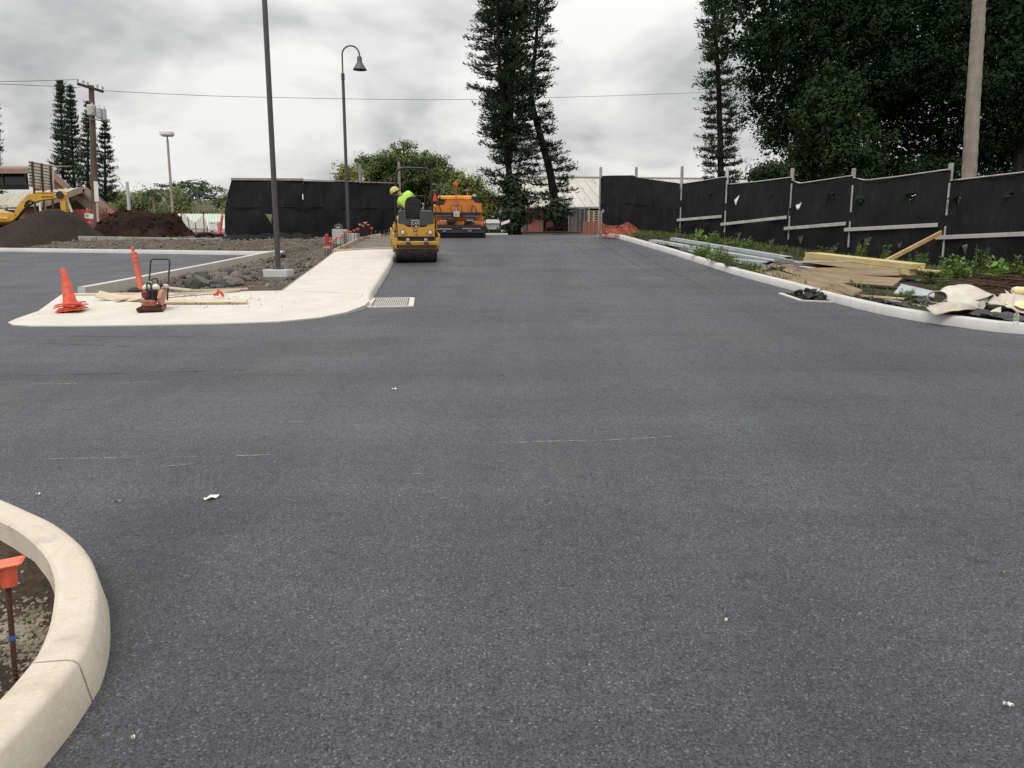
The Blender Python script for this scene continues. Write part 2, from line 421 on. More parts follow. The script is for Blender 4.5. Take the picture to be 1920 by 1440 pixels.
M['cap_pale'] = pm('faded_cap_plastic', (.85, .34, .22), (.70, .22, .13), 14, .55)
M['rust'] = pm('rusty_steel', (.10, .045, .026), (.05, .026, .018), 22, .85, .3, bump=.4, bscale=160, dist=.003)
M['steel_dark'] = pm('dark_steel', (.028, .027, .026), (.05, .045, .042), 10, .5, .4)
M['steel_drum'] = pm('roller_drum_steel', (.055, .05, .045), (.11, .10, .09), 6, .4, .7)
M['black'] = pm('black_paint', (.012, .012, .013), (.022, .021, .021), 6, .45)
M['rubber'] = pm('black_rubber', (.014, .014, .014), (.028, .027, .026), 10, .8)
M['machine_grey'] = pm('machine_grey_paint', (.045, .048, .052), (.065, .067, .07), 5, .5)
M['cat_yellow'] = pm('machine_yellow', (.56, .31, .045), (.46, .255, .045), 4, .45)
M['dig_yellow'] = pm('excavator_yellow', (.62, .36, .04), (.50, .28, .035), 4, .45)
M['paver_orange'] = pm('paver_orange', (.62, .20, .03), (.45, .13, .022), 4, .5)
M['paver_bar'] = pm('paver_bar_orange', (.80, .36, .06), (.70, .30, .05), 4, .45)
M['white_paint'] = pm('white_paint', (.78, .77, .74), (.66, .65, .62), 3, .5)
M['plate_white'] = pm('plate_white', (.62, .60, .52), (.50, .48, .42), 12, .5)
M['lamp_glass'] = pm('headlamp_glass', (.80, .78, .70), (.66, .64, .58), 20, .15)
M['red_plastic'] = pm('red_plastic', (.55, .02, .015), (.42, .018, .014), 8, .35)
M['red_reflect'] = pm('reflective_red', (.85, .05, .03), (.75, .04, .028), 10, .4)
M['red_maroon'] = pm('maroon_paint', (.22, .02, .025), (.12, .014, .016), 8, .4)
M['compact_orange'] = pm('rusty_orange_paint', (.36, .125, .065), (.20, .08, .05), 14, .75, bump=.3)
M['compact_guard'] = pm('pale_orange_guard', (.52, .26, .17), (.38, .17, .11), 14, .7)
M['cream'] = pm('cream_plastic', (.70, .68, .54), (.58, .56, .44), 12, .45)
M['hivis'] = pm('hivis_shirt', (.46, .80, .11), (.38, .70, .09), 6, .85, bump=.4, bscale=14, dist=.02)
M['hat'] = pm('hard_hat_yellow', (.58, .47, .11), (.50, .40, .09), 4, .35)
M['skin'] = pm('skin', (.30, .165, .105), (.25, .13, .085), 12, .55)
M['trouser'] = pm('work_trousers', (.035, .04, .055), (.05, .055, .07), 9, .9)
M['hair'] = pm('dark_hair', (.02, .015, .012), (.03, .022, .018), 30, .7)
M['tarp'] = pm('cream_canvas', (.56, .52, .455), (.42, .375, .30), 3.0, .85, bump=.8, bscale=7, dist=.03, detail=6)
M['tarp_yellow'] = pm('yellow_sack', (.78, .58, .22), (.72, .62, .42), 2.2, .8, bump=.3, bscale=12, dist=.02)
M['plastic_black'] = pm('black_sheet_plastic', (.012, .012, .012), (.03, .03, .03), 4, .4, bump=.5, bscale=9, dist=.03)
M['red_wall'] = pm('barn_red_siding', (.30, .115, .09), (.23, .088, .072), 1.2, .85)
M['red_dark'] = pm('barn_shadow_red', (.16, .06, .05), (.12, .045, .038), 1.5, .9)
M['fascia'] = pm('brown_fascia', (.30, .21, .16), (.23, .16, .125), 2, .8)
def metal_roof(name, c1, c2, c3):
    b = NB(name); col = b.ramp(b.noise(.35, 5, .6, dist=.5), [(.3, c1), (.6, c2)])
    st = b.ramp(b.noise(1.0, 5, .7, vec=b.co((2.5, .22, .22))), [(.5, 0.0), (.75, .75)]); col = b.mix(st, col, c3)
    return b.fin(col, .55, .1)
M['roof'] = metal_roof('sheet_metal_roof', (.52, .50, .445), (.44, .42, .375), (.27, .235, .19))
M['roof_white'] = metal_roof('white_sheet_roof', (.70, .66, .57), (.62, .58, .49), (.42, .37, .30))
M['roof_green'] = metal_roof('pale_green_roof', (.52, .60, .52), (.46, .53, .46), (.42, .48, .42))
M['ochre'] = pm('ochre_earth', (.30, .19, .10), (.22, .14, .075), 3, .95)
M['wire'] = pm('wire_black', (.03, .03, .03), (.02, .02, .02), 3, .6)
M['pole_grey'] = pm('grey_metal_pole', (.33, .32, .31), (.22, .16, .13), 1.2, .6)
M['transformer'] = pm('transformer_grey', (.50, .52, .55), (.40, .42, .45), 3, .5)
M['sign_yellow'] = pm('sign_back_cream', (.80, .77, .63), (.72, .69, .56), 2, .7)
M['sign_white'] = pm('sign_white', (.74, .74, .73), (.64, .63, .62), 3, .5)
M['net_orange'] = pm('orange_barrier_net', (.55, .16, .075), (.42, .115, .055), 3, .7)
M['grey_box'] = pm('grey_concrete_box', (.42, .42, .41), (.34, .34, .33), 4, .8, bump=.2)
M['glass_dark'] = pm('dark_glass', (.012, .013, .015), (.02, .02, .022), 3, .12)
M['litter_white'] = pm('litter_white', (.75, .75, .73), (.6, .6, .58), 20, .5)
M['blue_tape'] = pm('blue_tape', (.04, .10, .35), (.03, .08, .28), 30, .5)
def bark(name, c1, c2):
    b = NB(name); col = b.ramp(b.noise(1.0, 5, .65, vec=b.co((5, 5, 1.2))), [(.3, c1), (.7, c2)])
    b.bump(b.noise(1.0, 4, .7, vec=b.co((14, 14, 3))), .6, .03); return b.fin(col, .95, spec=.1)
M['bark'] = bark('bark', (.035, .03, .026), (.075, .065, .055))
M['pine_bark'] = bark('pine_bark', (.018, .016, .014), (.04, .034, .03))
M['palm_bark'] = bark('palm_bark', (.22, .19, .16), (.34, .30, .26))
def leaf(name, c1, c2, trans=.25, rough=.55, spec=.3):
    b = NB(name); oi = b.noise(.6, 3); hi = b.noise(9.0, 2)
    col = b.ramp(b.math('ADD', b.math('MULTIPLY', oi, .6), b.math('MULTIPLY', hi, .4)), [(.36, c1), (.64, c2)])
    b.fin(col, rough, spec=spec)
    tr = b.N.new('ShaderNodeBsdfTranslucent'); b.L.new(col, tr.inputs[0])
    ms = b.N.new('ShaderNodeMixShader'); ms.inputs[0].default_value = trans
    b.L.new(b.b.outputs[0], ms.inputs[1]); b.L.new(tr.outputs[0], ms.inputs[2]); b.L.new(ms.outputs[0], b.o.inputs[0]); return b.m
M['leaf_pine'] = leaf('pine_needles', (.022, .034, .022), (.045, .062, .036), .1, .7, .15)
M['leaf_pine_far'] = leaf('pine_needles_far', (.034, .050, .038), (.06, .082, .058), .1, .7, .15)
M['leaf_dark'] = leaf('dark_tree_leaves', (.013, .024, .014), (.034, .058, .028), .15, .8, .05)
M['leaf_mid'] = leaf('mid_green_leaves', (.065, .098, .03), (.165, .205, .058), .3)
M['leaf_yel'] = leaf('yellowish_leaves', (.15, .18, .05), (.30, .31, .085), .35)
M['leaf_wood'] = leaf('hillside_leaves', (.115, .15, .06), (.25, .28, .12), .3, .7, .15)
M['leaf_rain'] = leaf('rain_tree_leaves', (.055, .075, .045), (.10, .125, .07), .2, .7, .15)
M['leaf_palm'] = leaf('palm_leaves', (.020, .034, .020), (.045, .066, .036), .2, .5)
M['leaf_weed'] = leaf('weed_leaves', (.085, .14, .035), (.19, .27, .07), .3)
M['leaf_broad'] = leaf('broad_weed_leaves', (.15, .26, .06), (.26, .38, .11), .3)
M['grass'] = leaf('grass_blades', (.07, .10, .03), (.17, .19, .065), .3)

# ================================================================ THE SETTING
def struct(o): o['kind'] = 'structure'; return o
def xy(v): return (v[0], v[1])
# ---- plan lines read off the photograph
RK = [P(*p) for p in ((1110,441.5),(1128,442),(1161,448),(1253,475),(1310,493.5),(1373,514),(1439,532),(1480,543),(1530,558),(1567,568.5),(1605,578.5),(1655,590),(1730,604),(1790,612),(1920,627))]
RKX = [xy(p) for p in RK]
RKX[0] = (3.72, 34.0); RKX[1] = (4.02, 32.9)
RKX += [(9.4, 9.35), (12.5, 8.55), (17, 8.2), (30, 8.0)]
LOT = [xy(P(*p)) for p in ((122,563),(146,553),(230,536.5),(330,516),(430,495),(515,477.5))]      # lot kerb, lot-side foot
def ykerb(x): return 30.6 - (x + 9.3) * .236 if x < -9.3 else 30.6
HB = pchip([-40,-.2,.4,3,5,8,15,30,90,400], [0,0,1.50,1.96,2.08,2.22,2.62,3.0,4,5])
def lotx(y):                                   # x of the lot kerb at distance y
    for (x0, y0), (x1, y1) in zip(LOT, LOT[1:]):
        if y <= y1: return x0 + (x1-x0)*(y-y0)/(y1-y0)
    return LOT[-1][0]
def zsoil(x, y):
    s = y - ykerb(x)
    n = hnoise(x, y, 1.3)*.035 + hnoise(x+9, y-4, 3.1)*.02
    a = H(x, y) + .07 + n - .13*(1-ss(.15, 1.6, x-lotx(y)))
    b = HB(s) + n*1.3
    k = ss(-1.5, .6, s) if x > -9.3 else 1.0
    return a*(1-k) + b*k
WL = [xy(P(531,547,.12)), xy(P(578,510,.13)), xy(P(625,474.5,.14))]
wdir = Vector((WL[2][0]-WL[0][0], WL[2][1]-WL[0][1])).normalized()
KL0 = Vector(xy(P(701,558))); KL1 = Vector(xy(P(738,494))); kdir = (KL1-KL0).normalized(); knorm = Vector((kdir.y, -kdir.x))   # towards the road
def kerb_at(y): return KL0 + kdir*((y-KL0.y)/kdir.y)
WEND = 33.2
WLEND = (kerb_at(WEND).x - 1.62, WEND)
# ---- far ground
def zground(x, y):
    k = ss(-62, -58, x)*(1-ss(14, 18, x))*(1-ss(44, 50, y))
    base = H(x, y) if x > -20 else max(H(x, y), HB(y-ykerb(x))) if y > 30 else H(x, y)
    hill = 9.0*ss(95, 190, y)*ss(10, -60, x) if False else 9.0*ss(95, 190, y)*(1-ss(-60, 10, x))
    return base - .02 - .55*k + hill
xs_ = sorted(set([-900,-500,-300,-220,-160,-120,-90] + list(range(-75, 41, 3)) + [50,65,90,130,200,300,500,900]))
ys_ = sorted(set([-200,-80,-40,-25] + list(range(-18, 80, 3)) + [88,96,104,112,122,134,146,160,175,190,220,300,500,900,1600]))
mb = MB(); nx = len(xs_)
mb.v = [(x, y, zground(x, y)) for y in ys_ for x in xs_]
mb.f = [(j*nx+i, j*nx+i+1, j*nx+nx+i+1, j*nx+nx+i) for j in range(len(ys_)-1) for i in range(nx-1)]
struct(mb.build('ground', M['far_ground'], fix=False))
# ---- asphalt
apoly = [(-60,-12),(40,-12),(40,8.0)] + RKX[::-1] + [(4.2,36.2),(6,38.5),(10,42.5),(-10,42.5),(WLEND[0]-.1,WEND+1.5),(WLEND[0],WEND)] \
        + WL[::-1] + [LOT[1]] + LOT[2:] + [(-22,33.6),(-60,42.6)]
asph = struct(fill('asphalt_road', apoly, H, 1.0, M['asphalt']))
# ---- kerbs
def sweep(name, path, zf, prof, side, mat, parent, closed=False):
    pts = [Vector(p[:2]) for p in path]; mb = MB(); n = len(pts); k = len(prof)
    for i, p in enumerate(pts):
        d = (pts[min(i+1, n-1)] - pts[max(i-1, 0)]).normalized(); nn_ = Vector((d.y, -d.x))*side
        z = zf(p.x, p.y)
        for (t, h) in prof: mb.v.append((p.x+nn_.x*t, p.y+nn_.y*t, z+h))
    for i in range(n-1):
        for j in range(k):
            j2 = (j+1) % k; mb.f.append((i*k+j, i*k+j2, (i+1)*k+j2, (i+1)*k+j))
    mb.f.append(tuple(range(k))); mb.f.append(tuple((n-1)*k+j for j in range(k))[::-1])
    return mb.build(name, mat, parent, smooth=40)
def resample(path, step):
    out_ = [Vector(path[0][:2])]
    P3 = [Vector(p[:2]) for p in path]; n = len(P3)
    dense = []
    for i in range(n-1):
        p0, p1, p2, p3 = P3[max(i-1,0)], P3[i], P3[i+1], P3[min(i+2,n-1)]
        for j in range(12):
            t = j/12
            dense.append(0.5*((2*p1)+(-p0+p2)*t+(2*p0-5*p1+4*p2-p3)*t*t+(-p0+3*p1-3*p2+p3)*t**3))
    dense.append(P3[-1]); acc = 0.0
    for a, b in zip(dense, dense[1:]):
        l = (b-a).length
        while acc + l >= step:
            t = (step-acc)/l; a = a.lerp(b, t); out_.append(a.copy()); l = (b-a).length; acc = 0.0
        acc += l
    if (out_[-1]-dense[-1]).length > 1e-3: out_.append(dense[-1])
    return out_
def kerb_run(name, path, zf, prof, side, mat, seg=3.0, step=.25, label=None):
    root = bpy.data.objects.new(name, None); COL.objects.link(root); struct(root); root.empty_display_size = .2
    if label: root['label'] = label
    pts = resample(path, step); per = max(2, int(seg/step)); i = 0
    while i < len(pts)-1:
        seg_pts = [p.copy() for p in pts[i:i+per+1]]
        if len(seg_pts) < 2: break
        d0 = (seg_pts[1]-seg_pts[0]).normalized(); seg_pts[0] += d0*.004
        d1 = (seg_pts[-1]-seg_pts[-2]).normalized(); seg_pts[-1] -= d1*.004
        sweep('kerb_segment', seg_pts, zf, prof, side, mat, root); i += per
    return root
def kprof(wt, h, bat=.03, r=.03, deep=.2, deepb=None):
    deepb = deepb or deep
    return [(0,-deep),(0,0),(bat*.7,h-r),(bat+r*.35,h-r*.25),(bat+r,h),(bat+wt-.012,h),(bat+wt,h-.012),(bat+wt,-deepb)]
right_kerb = kerb_run('kerb_right', RKX, H, kprof(.15,.15), -1, M['kerb_white'], 3.0, .3)
# far lot kerb and the kerb dividing the lot from the planted bed
kerb_run('kerb_far', [(-9.0,30.55),(-9.3,30.6),(-14,31.7),(-22,33.6),(-40,37.85),(-60,42.6)], H, kprof(.16,.16), 1, M['kerb_white'], 6.0, 1.0)
kerb_run('kerb_lot', LOT[1:], H, kprof(.15,.17,.01,.02,.2,.3), 1, M['concrete'], 3.6, .4)
# ---- concrete walk with its flush corner
tip = [xy(P(*p, .02)) for p in ((122,561),(72,585),(30,597),(15,603.5),(24,608),(60,610),(120,610.5),(260,609),(400,606.5),(520,602.5),(600,595),(650,586.5),(684,577.5))]
kb = [kerb_at(14.6) - knorm*.17, kerb_at(20) - knorm*.176, kerb_at(25.2) - knorm*.176]
WFIN = 25.2
tl = (WFIN - WL[0][1])/(WL[2][1]-WL[0][1]); wl_fin = (WL[0][0]+(WL[2][0]-WL[0][0])*tl, WFIN)
spoly = [xy(P(146,552,.12))] + tip + [xy(kerb_at(14.1)+knorm*.02), xy(kerb_at(14.35)-knorm*.02)] + [xy(k) for k in kb] + [wl_fin, WL[1], WL[0], xy(P(340,549.5,.12))]
def zwalk(x, y): return H(x, y) + .018 + .125*ss(12.3, 15.4, y) + .004*hnoise(x, y, .7)
walk = struct(fill('sidewalk', spoly, zwalk, .45, M['concrete'], skirt=.16))
# kerb along the walk, with a rounded nose beside the drain
wk = [kerb_at(14.62+.2*i) for i in range(95)]
wkr = kerb_run('kerb_walk', [tuple(k) for k in wk], lambda x, y: H(x, y) - .09*(1-ss(14.4, 15.1, y)), kprof(.15,.155,.035,.045), -1, M['concrete'], 4.2, .2)
# ---- earth bed left of the walk and the bank behind the lot
bed = [WLEND, (WLEND[0], 36), (-3, 46), (-3, 62), (-62, 62), (-62, 43.6), (-22, 33.85), (-9.2, 30.85)] + [(x+.2, y) for x, y in LOT[:0:-1]] + [xy(P(340,549.5,.12)), WL[0], WL[1], WL[2]]
def zbed(x, y): return zsoil(x, y)
bed_o = struct(fill('soil_bed', bed, zbed, .55, M['soil'], jitter=.35))
# ---- verge on the right, under the stacked material and the fence
def rk_x(y):
    pts = [p for p in RKX if p[1] > 8]
    for (x0, y0), (x1, y1) in zip(pts, pts[1:]):
        if y1 <= y <= y0: return x0 + (x1-x0)*(y0-y)/max(y0-y1, 1e-6)
    return pts[0][0] if y > pts[0][1] else 30
def zverge(x, y): return H(x, y) + .10 + hnoise(x, y, 1.6)*.035 + .05*ss(.2, 1.2, x-rk_x(y))
rkin = [(p.x+.12, p.y+.10) for p in resample(RKX, 1.0)]
vpoly = rkin + [(30, 20), (19, 44), (6.0, 44), (4.6, 37.5)]
verge = struct(fill('verge_soil', vpoly, zverge, .7, M['verge'], jitter=.3))
# ---- planted island in the foreground
ISL = [(-7,4.35),(-4.6,4.22),(-3.4,3.96),(-2.8,3.69)] + [xy(P(*p, .15)) for p in ((0,974),(43,998),(83,1036),(101,1075),(103,1108),(94,1166),(72,1220),(47,1252),(0,1305))] + [(-1.485,1.6),(-1.48,.6),(-1.5,-1.5)]
isl = resample(ISL, .06)
zi = lambda x, y: .035*y + .0
iroot = bpy.data.objects.new('kerb_island', None); COL.objects.link(iroot); struct(iroot)
icut = min(range(len(isl)), key=lambda i: (isl[i].x+1.513)**2 + (isl[i].y-2.2)**2)
ip = [(-.001,-.25),(-.001,.138),(.012,.15),(.105,.150),(.128,.146),(.144,.132),(.172,.0),(.178,-.25)]
for a, b in ((0, icut), (icut, len(isl)-1)):
    sp_ = [p.copy() for p in isl[a:b+1]]
    sp_[0] += (sp_[1]-sp_[0]).normalized()*.0035; sp_[-1] -= (sp_[-1]-sp_[-2]).normalized()*.0035
    sweep('kerb_segment', sp_, H, ip, -1, M['kerb'], iroot)
def zisl(x, y):
    return H(x, y) + .04 + .085*(1-ss(1.9, 2.75, y)) + hnoise(x*3, y*3, 1.5)*.010 + hnoise(x*7, y*7+3, 1.7)*.006
ipoly = [(p.x+.0, p.y) for p in isl] + [(-7, -1.5)]
isoil = struct(fill('soil_island', ipoly, zisl, .085, M['soil_dark'], jitter=.4))
# pebbles on the island: a patch of pale gravel plus scattered stones
def rock_mesh(name, seed, sub=1, sq=.65):
    r_ = random.Random(seed); bm = bmesh.new(); bmesh.ops.create_icosphere(bm, subdivisions=sub, radius=1)
    ph = [Vector((r_.uniform(-1,1), r_.uniform(-1,1), r_.uniform(-1,1))).normalized() for _ in range(7)]; dd = [r_.uniform(.45,.8) for _ in ph]
    for v in bm.verts:
        v.co *= r_.uniform(.92, 1.08)
        for nrm, d_ in zip(ph, dd):
            k = v.co.dot(nrm)
            if k > d_: v.co -= nrm*(k-d_)
        v.co.z *= sq; v.co.x *= 1.15
    me = bpy.data.meshes.new(name); bm.to_mesh(me); bm.free(); return me
ROCKS = [rock_mesh('rock', i, 2, .8) for i in range(6)]
PEB = [rock_mesh('pebble', 40+i, 1) for i in range(4)]
def scatter_join(name, meshes, places, mat, parent):
    V = []; Fs = []; b = 0
    for (p, s_, i) in places:
        me = meshes[i % len(meshes)]; Mx = Euler((random.uniform(-.5,.5), random.uniform(-.5,.5), random.uniform(0,6.3))).to_matrix()
        V += [tuple(Vector(p) + Mx @ v.co * s_) for v in me.vertices]; Fs += [tuple(b+j for j in f.vertices) for f in me.polygons]; b += len(me.vertices)
    me = bpy.data.meshes.new(name); me.from_pydata(V, [], Fs); me.update(); return link_mesh(name, me, mat, parent)
pl = []
for i in range(950):
    u = P(random.gauss(45, 55), random.gauss(1165, 38), .1) if i < 700 else P(random.uniform(-150, 110), random.uniform(1000, 1320), .1)
    x, y = u.x, u.y
    if min((p.x-x)**2+(p.y-y)**2 for p in isl) < .0012: continue
    if x > -1.5 or not any(True for _ in [0]): continue
    # stay inside the kerb
    j = min(range(len(isl)), key=lambda q: (isl[q].x-x)**2+(isl[q].y-y)**2); d_ = isl[min(j+1, len(isl)-1)]-isl[max(j-1,0)]
    if d_.x*(y-isl[j].y)-d_.y*(x-isl[j].x) > 0: continue
    pl.append(((x, y, zisl(x, y)+.002), random.choice((.005,.007,.009,.012,.016)) if i < 700 else random.choice((.004,.006,.01)), i))
pl.append
scatter_join('island_pebbles', PEB, pl, M['pebble'], isoil)['kind'] = 'stuff'
# loose rocks in the bed beside the walk: the large ones singly, crumbs joined
for i in range(190):
    if i < 130: q = P(random.gauss(395, 48), min(549, max(500, random.gauss(533, 11))), .05)
    else: q = P(random.uniform(440, 600), random.uniform(485, 540), .05)
    x, y = q.x, q.y
    if x - lotx(y) < .35: continue
    # right limit: the edge of the walk
    t = (y-WL[0][1])/(WL[2][1]-WL[0][1]); wx = WL[0][0]+(WL[2][0]-WL[0][0])*t
    if x > wx-.25 or y < 16.25 or (abs(x+5.5) < .55 and y < 18.4): continue
    o = link_mesh('rock', ROCKS[i % 6].copy() if i < 0 else ROCKS[i % 6], None, bed_o)
    if not o.data.materials: o.data.materials.append(M['rock'])
    if random.random() < .3: o.material_slots[0].link = 'OBJECT'; o.material_slots[0].material = M['rock_dark']
    s_ = random.choice((.07,.08,.09,.11,.13,.15,.2)) if i < 130 else random.choice((.07,.1,.13))
    o.location = (x, y, zsoil(x, y)+s_*.25); o.scale = (s_, s_*random.uniform(.8,1.2), s_*random.uniform(.8,1.3)); o.rotation_euler = (random.uniform(-.4,.4), random.uniform(-.4,.4), random.uniform(0,6.3))
pl = []
for i in range(2600):
    x = random.uniform(-9.5, -4.4); y = random.uniform(16.4, 33.5)
    t = (y-WL[0][1])/(WL[2][1]-WL[0][1]); wx = WL[0][0]+(WL[2][0]-WL[0][0])*t
    if x > wx-.15 or x - lotx(y) < .3: continue
    pl.append(((x, y, zsoil(x, y)+.005), random.choice((.02,.03,.04,.06)), i))
for i in range(1500):
    x = random.uniform(-30, -8); y = ykerb(x)+random.uniform(.4, 5.5)
    pl.append(((x, y, zsoil(x, y)), random.choice((.03,.05,.07,.1)), i))
scatter_join('stone_crumbs', PEB, pl, M['rock'], bed_o)['kind'] = 'stuff'
# ---- faint pale scuffs and lane joints on the asphalt
def scuff_mat():
    b = NB('pale_scuff'); b.fin((.36, .36, .355), .9)
    tr = b.N.new('ShaderNodeBsdfTransparent'); ms = b.N.new('ShaderNodeMixShader')
    b.L.new(b.ramp(b.noise(28, 4, .8), [(.44, 0.0), (.64, .6)]), ms.inputs[0]); b.L.new(tr.outputs[0], ms.inputs[1]); b.L.new(b.b.outputs[0], ms.inputs[2]); b.L.new(ms.outputs[0], b.o.inputs[0]); return b.m
M['scuff'] = scuff_mat()
def joint_mat():
    b = NB('lane_joint'); b.fin((.012, .012, .013), .8)
    tr = b.N.new('ShaderNodeBsdfTransparent'); ms = b.N.new('ShaderNodeMixShader')
    b.L.new(b.ramp(b.noise(3.0, 5, .8), [(.42, 0.0), (.62, .5)]), ms.inputs[0]); b.L.new(tr.outputs[0], ms.inputs[1]); b.L.new(b.b.outputs[0], ms.inputs[2]); b.L.new(ms.outputs[0], b.o.inputs[0]); return b.m
M['joint'] = joint_mat()
def strip(name, p0, p1, wd, mat, bow=0.0):
    p0, p1 = Vector(p0[:2]), Vector(p1[:2]); d = (p1-p0); n_ = Vector((d.y, -d.x)).normalized(); mb = MB(); k = 16
    for i in range(k+1):
        t = i/k; c = p0 + d*t + n_*bow*math.sin(math.pi*t); wv = wd*(math.sin(math.pi*min(max(t,.04),.96))**.5)
        for s_ in (-.5, .5): x, y = c + n_*wv*s_; mb.v.append((x, y, H(x, y)+.004))
    mb.f = [(2*i, 2*i+1, 2*i+3, 2*i+2) for i in range(k)]
    return mb.build(name, mat, asph, fix=False)
for a, b, wd in (((935,831),(1110,826),.022),((1090,829),(1280,818),.02),((60,862),(245,859),.02),((330,858),(375,856),.02),((440,856),(506,853),.022),((60,721),(150,720),.03),((520,793),(575,791),.02),((760,889),(800,889),.015),((300,876),(366,870),.014),((210,720),(300,716),.02)):
    strip('scuff_mark', P(*a), P(*b), wd*1.25, M['scuff'])
for a, b in (((1340,548),(1160,452)),((1240,520),(1115,450)),((1120,486),(1060,449)),((0,706),(470,694)),((20,630),(430,632)),((60,520),(470,520)),((0,640),(300,652))):
    strip('lane_joint', P(*a), P(*b), .05, M['joint'])

# ================================================================ FENCES
def on_plane(px, py, A, B):
    """ray through a pixel onto the upright plane through plan points A, B: returns (t along AB, z)"""
    d = ray(px, py); ax, ay = A; dx, dy = B[0]-ax, B[1]-ay; det = d.x*dy - d.y*dx
    s_ = (ax*dy - ay*dx)/det; q = d*s_
    t = ((q.x-ax)*dx + (q.y-ay)*dy)/(dx*dx+dy*dy); return t, q.z+CAMZ
def in_tri(p, a, b, c):
    s_ = lambda u, v, w_: (u[0]-w_[0])*(v[1]-w_[1])-(v[0]-w_[0])*(u[1]-w_[1])
    d1, d2, d3 = s_(p,a,b), s_(p,b,c), s_(p,c,a); return not ((d1<0 or d2<0 or d3<0) and (d1>0 or d2>0 or d3>0))
def cloth_panel(parent, A, B, ztop, zbot, holes, seed, nu=96, nv=64, wr=.05, xleft=None, label=None):
    r_ = random.Random(seed); ph = [r_.uniform(0, 6.3) for _ in range(6)]
    dx, dy = B[0]-A[0], B[1]-A[1]; ln = math.hypot(dx, dy); nx_, ny_ = dy/ln, -dx/ln
    if ny_ > 0: nx_, ny_ = -nx_, -ny_
    V = np.zeros(((nu+1)*(nv+1), 3)); ok = np.ones((nv, nu), bool); TZ = {}
    for j in range(nv+1):
        for i in range(nu+1):
            t = i/nu; v = j/nv
            tt = t if xleft is None else xleft(v)*(1-t)+t
            zt = ztop(tt); zb = zbot(tt); z = zb+(zt-zb)*v
            o_ = wr*(math.sin(t*7+ph[0]+v*2.0)*.5 + math.sin(t*15+ph[1]-v*5)*.25 + math.sin(v*9+ph[2]+2*t)*.25 + .5*math.sin((t-v)*12+ph[3])*abs(t-.5)) + .02*math.sin(math.pi*v)*math.sin(math.pi*t)*3*wr/.035
            edge = min(1.0, 8*min(t, 1-t)); o_ *= .35+.65*edge
            V[j*(nu+1)+i] = (A[0]+dx*tt+nx_*o_, A[1]+dy*tt+ny_*o_, z)
    faces = []
    for j in range(nv):
        for i in range(nu):
            c = (i+.5)/nu; v = (j+.5)/nv; tt = c if xleft is None else xleft(v)*(1-c)+c
            z = zbot(tt)+(ztop(tt)-zbot(tt))*v; hit = False
            for hl in holes:
                if in_tri((tt, z), *hl): hit = True; break
            if not hit:
                a = j*(nu+1)+i; faces.append((a, a+1, a+nu+2, a+nu+1))
    o = np_mesh('shade_cloth', V, np.array(faces), M['cloth'], parent, smooth=True)
    if label: o['label'] = label
    return o, (nx_, ny_)
def lerp1(pts):
    pts = sorted(pts)
    def f(x):
        if x <= pts[0][0]: return pts[0][1]
        for (a, b), (c, d) in zip(pts, pts[1:]):
            if x <= c: return b+(d-b)*(x-a)/(c-a)
        return pts[-1][1]
    return f
FP = [(1125,33.0),(1191,32.3),(1276,30.0),(1360,27.7),(1481,25.0),(1595,22.2),(1775,19.3),(2040,16.2),(2450,13.3)]
FX = [(W(x, 400, Y).x, Y) for x, Y in FP]
fence = T('construction_fence', 'long black shade cloth fence on timber posts along the right verge', 'fence', (8, 26, 1.5))
fence.location = (0, 0, 0)
tops = [[(1125,336),(1130,329.5),(1187,328.5),(1191,331)], [(1191,332.5),(1270,343),(1276,345)], [(1276,345.6),(1320,339),(1357,332.5),(1360,333)],
        [(1360,346.7),(1420,341),(1479,333.6)], [(1481,336),(1500,344.5),(1592,331)], [(1597,333),(1625,338.7),(1690,331),(1771,319.5)], [(1779,340),(1920,323.7),(2040,312)], [(2050,335),(2450,290)]]
postop = [313, 313, 311, 313, 315, 315, 305, 285, 250]
HOLES = [[], [], [((1301,422),(1310,416.7),(1305.6,428.8)),((1327.5,417.8),(1334.5,417.8),(1330.8,435)),((1280.5,442),(1287,434),(1283,446)),((1331,362),(1341,361),(1336,372)),((1282,385),(1288,383),(1285,389))],
         [((1376.7,376),(1387.7,365.3),(1381,384)),((1382,436.4),(1392,435.3),(1384.8,451.7)),((1441,449.5),(1451.8,448.5),(1444.6,467)),((1443,363),(1453,361),(1448,371))],
         [((1493.8,381),(1505.8,381),(1498,400)),((1498.8,442.5),(1510,441),(1502,458.8)),((1558,360),(1569,359),(1565,380)),((1552,464),(1566,463),(1559,474))],
         [((1621,445),(1637,443.8),(1627.5,463.8)),((1608,368),(1627,367),(1616,389)),((1702,360),(1724,356),(1714,381)),((1683,455),(1693,454),(1688,466))],
         [((1787,369),(1805,368),(1796,387)),((1884,363),(1901,360),(1892,381)),((1805,459),(1818,457),(1812,477))], []]
RAILS = {2: ((1273,413),(1356,406)), 3: ((1355,421),(1478.5,407.5)), 4: ((1475,428.8),(1590,419.5)), 5: ((1587.5,431),(1762.5,422)), 6: ((1759,445.8),(2040,434)), 7: ((2045,450),(2450,430))}
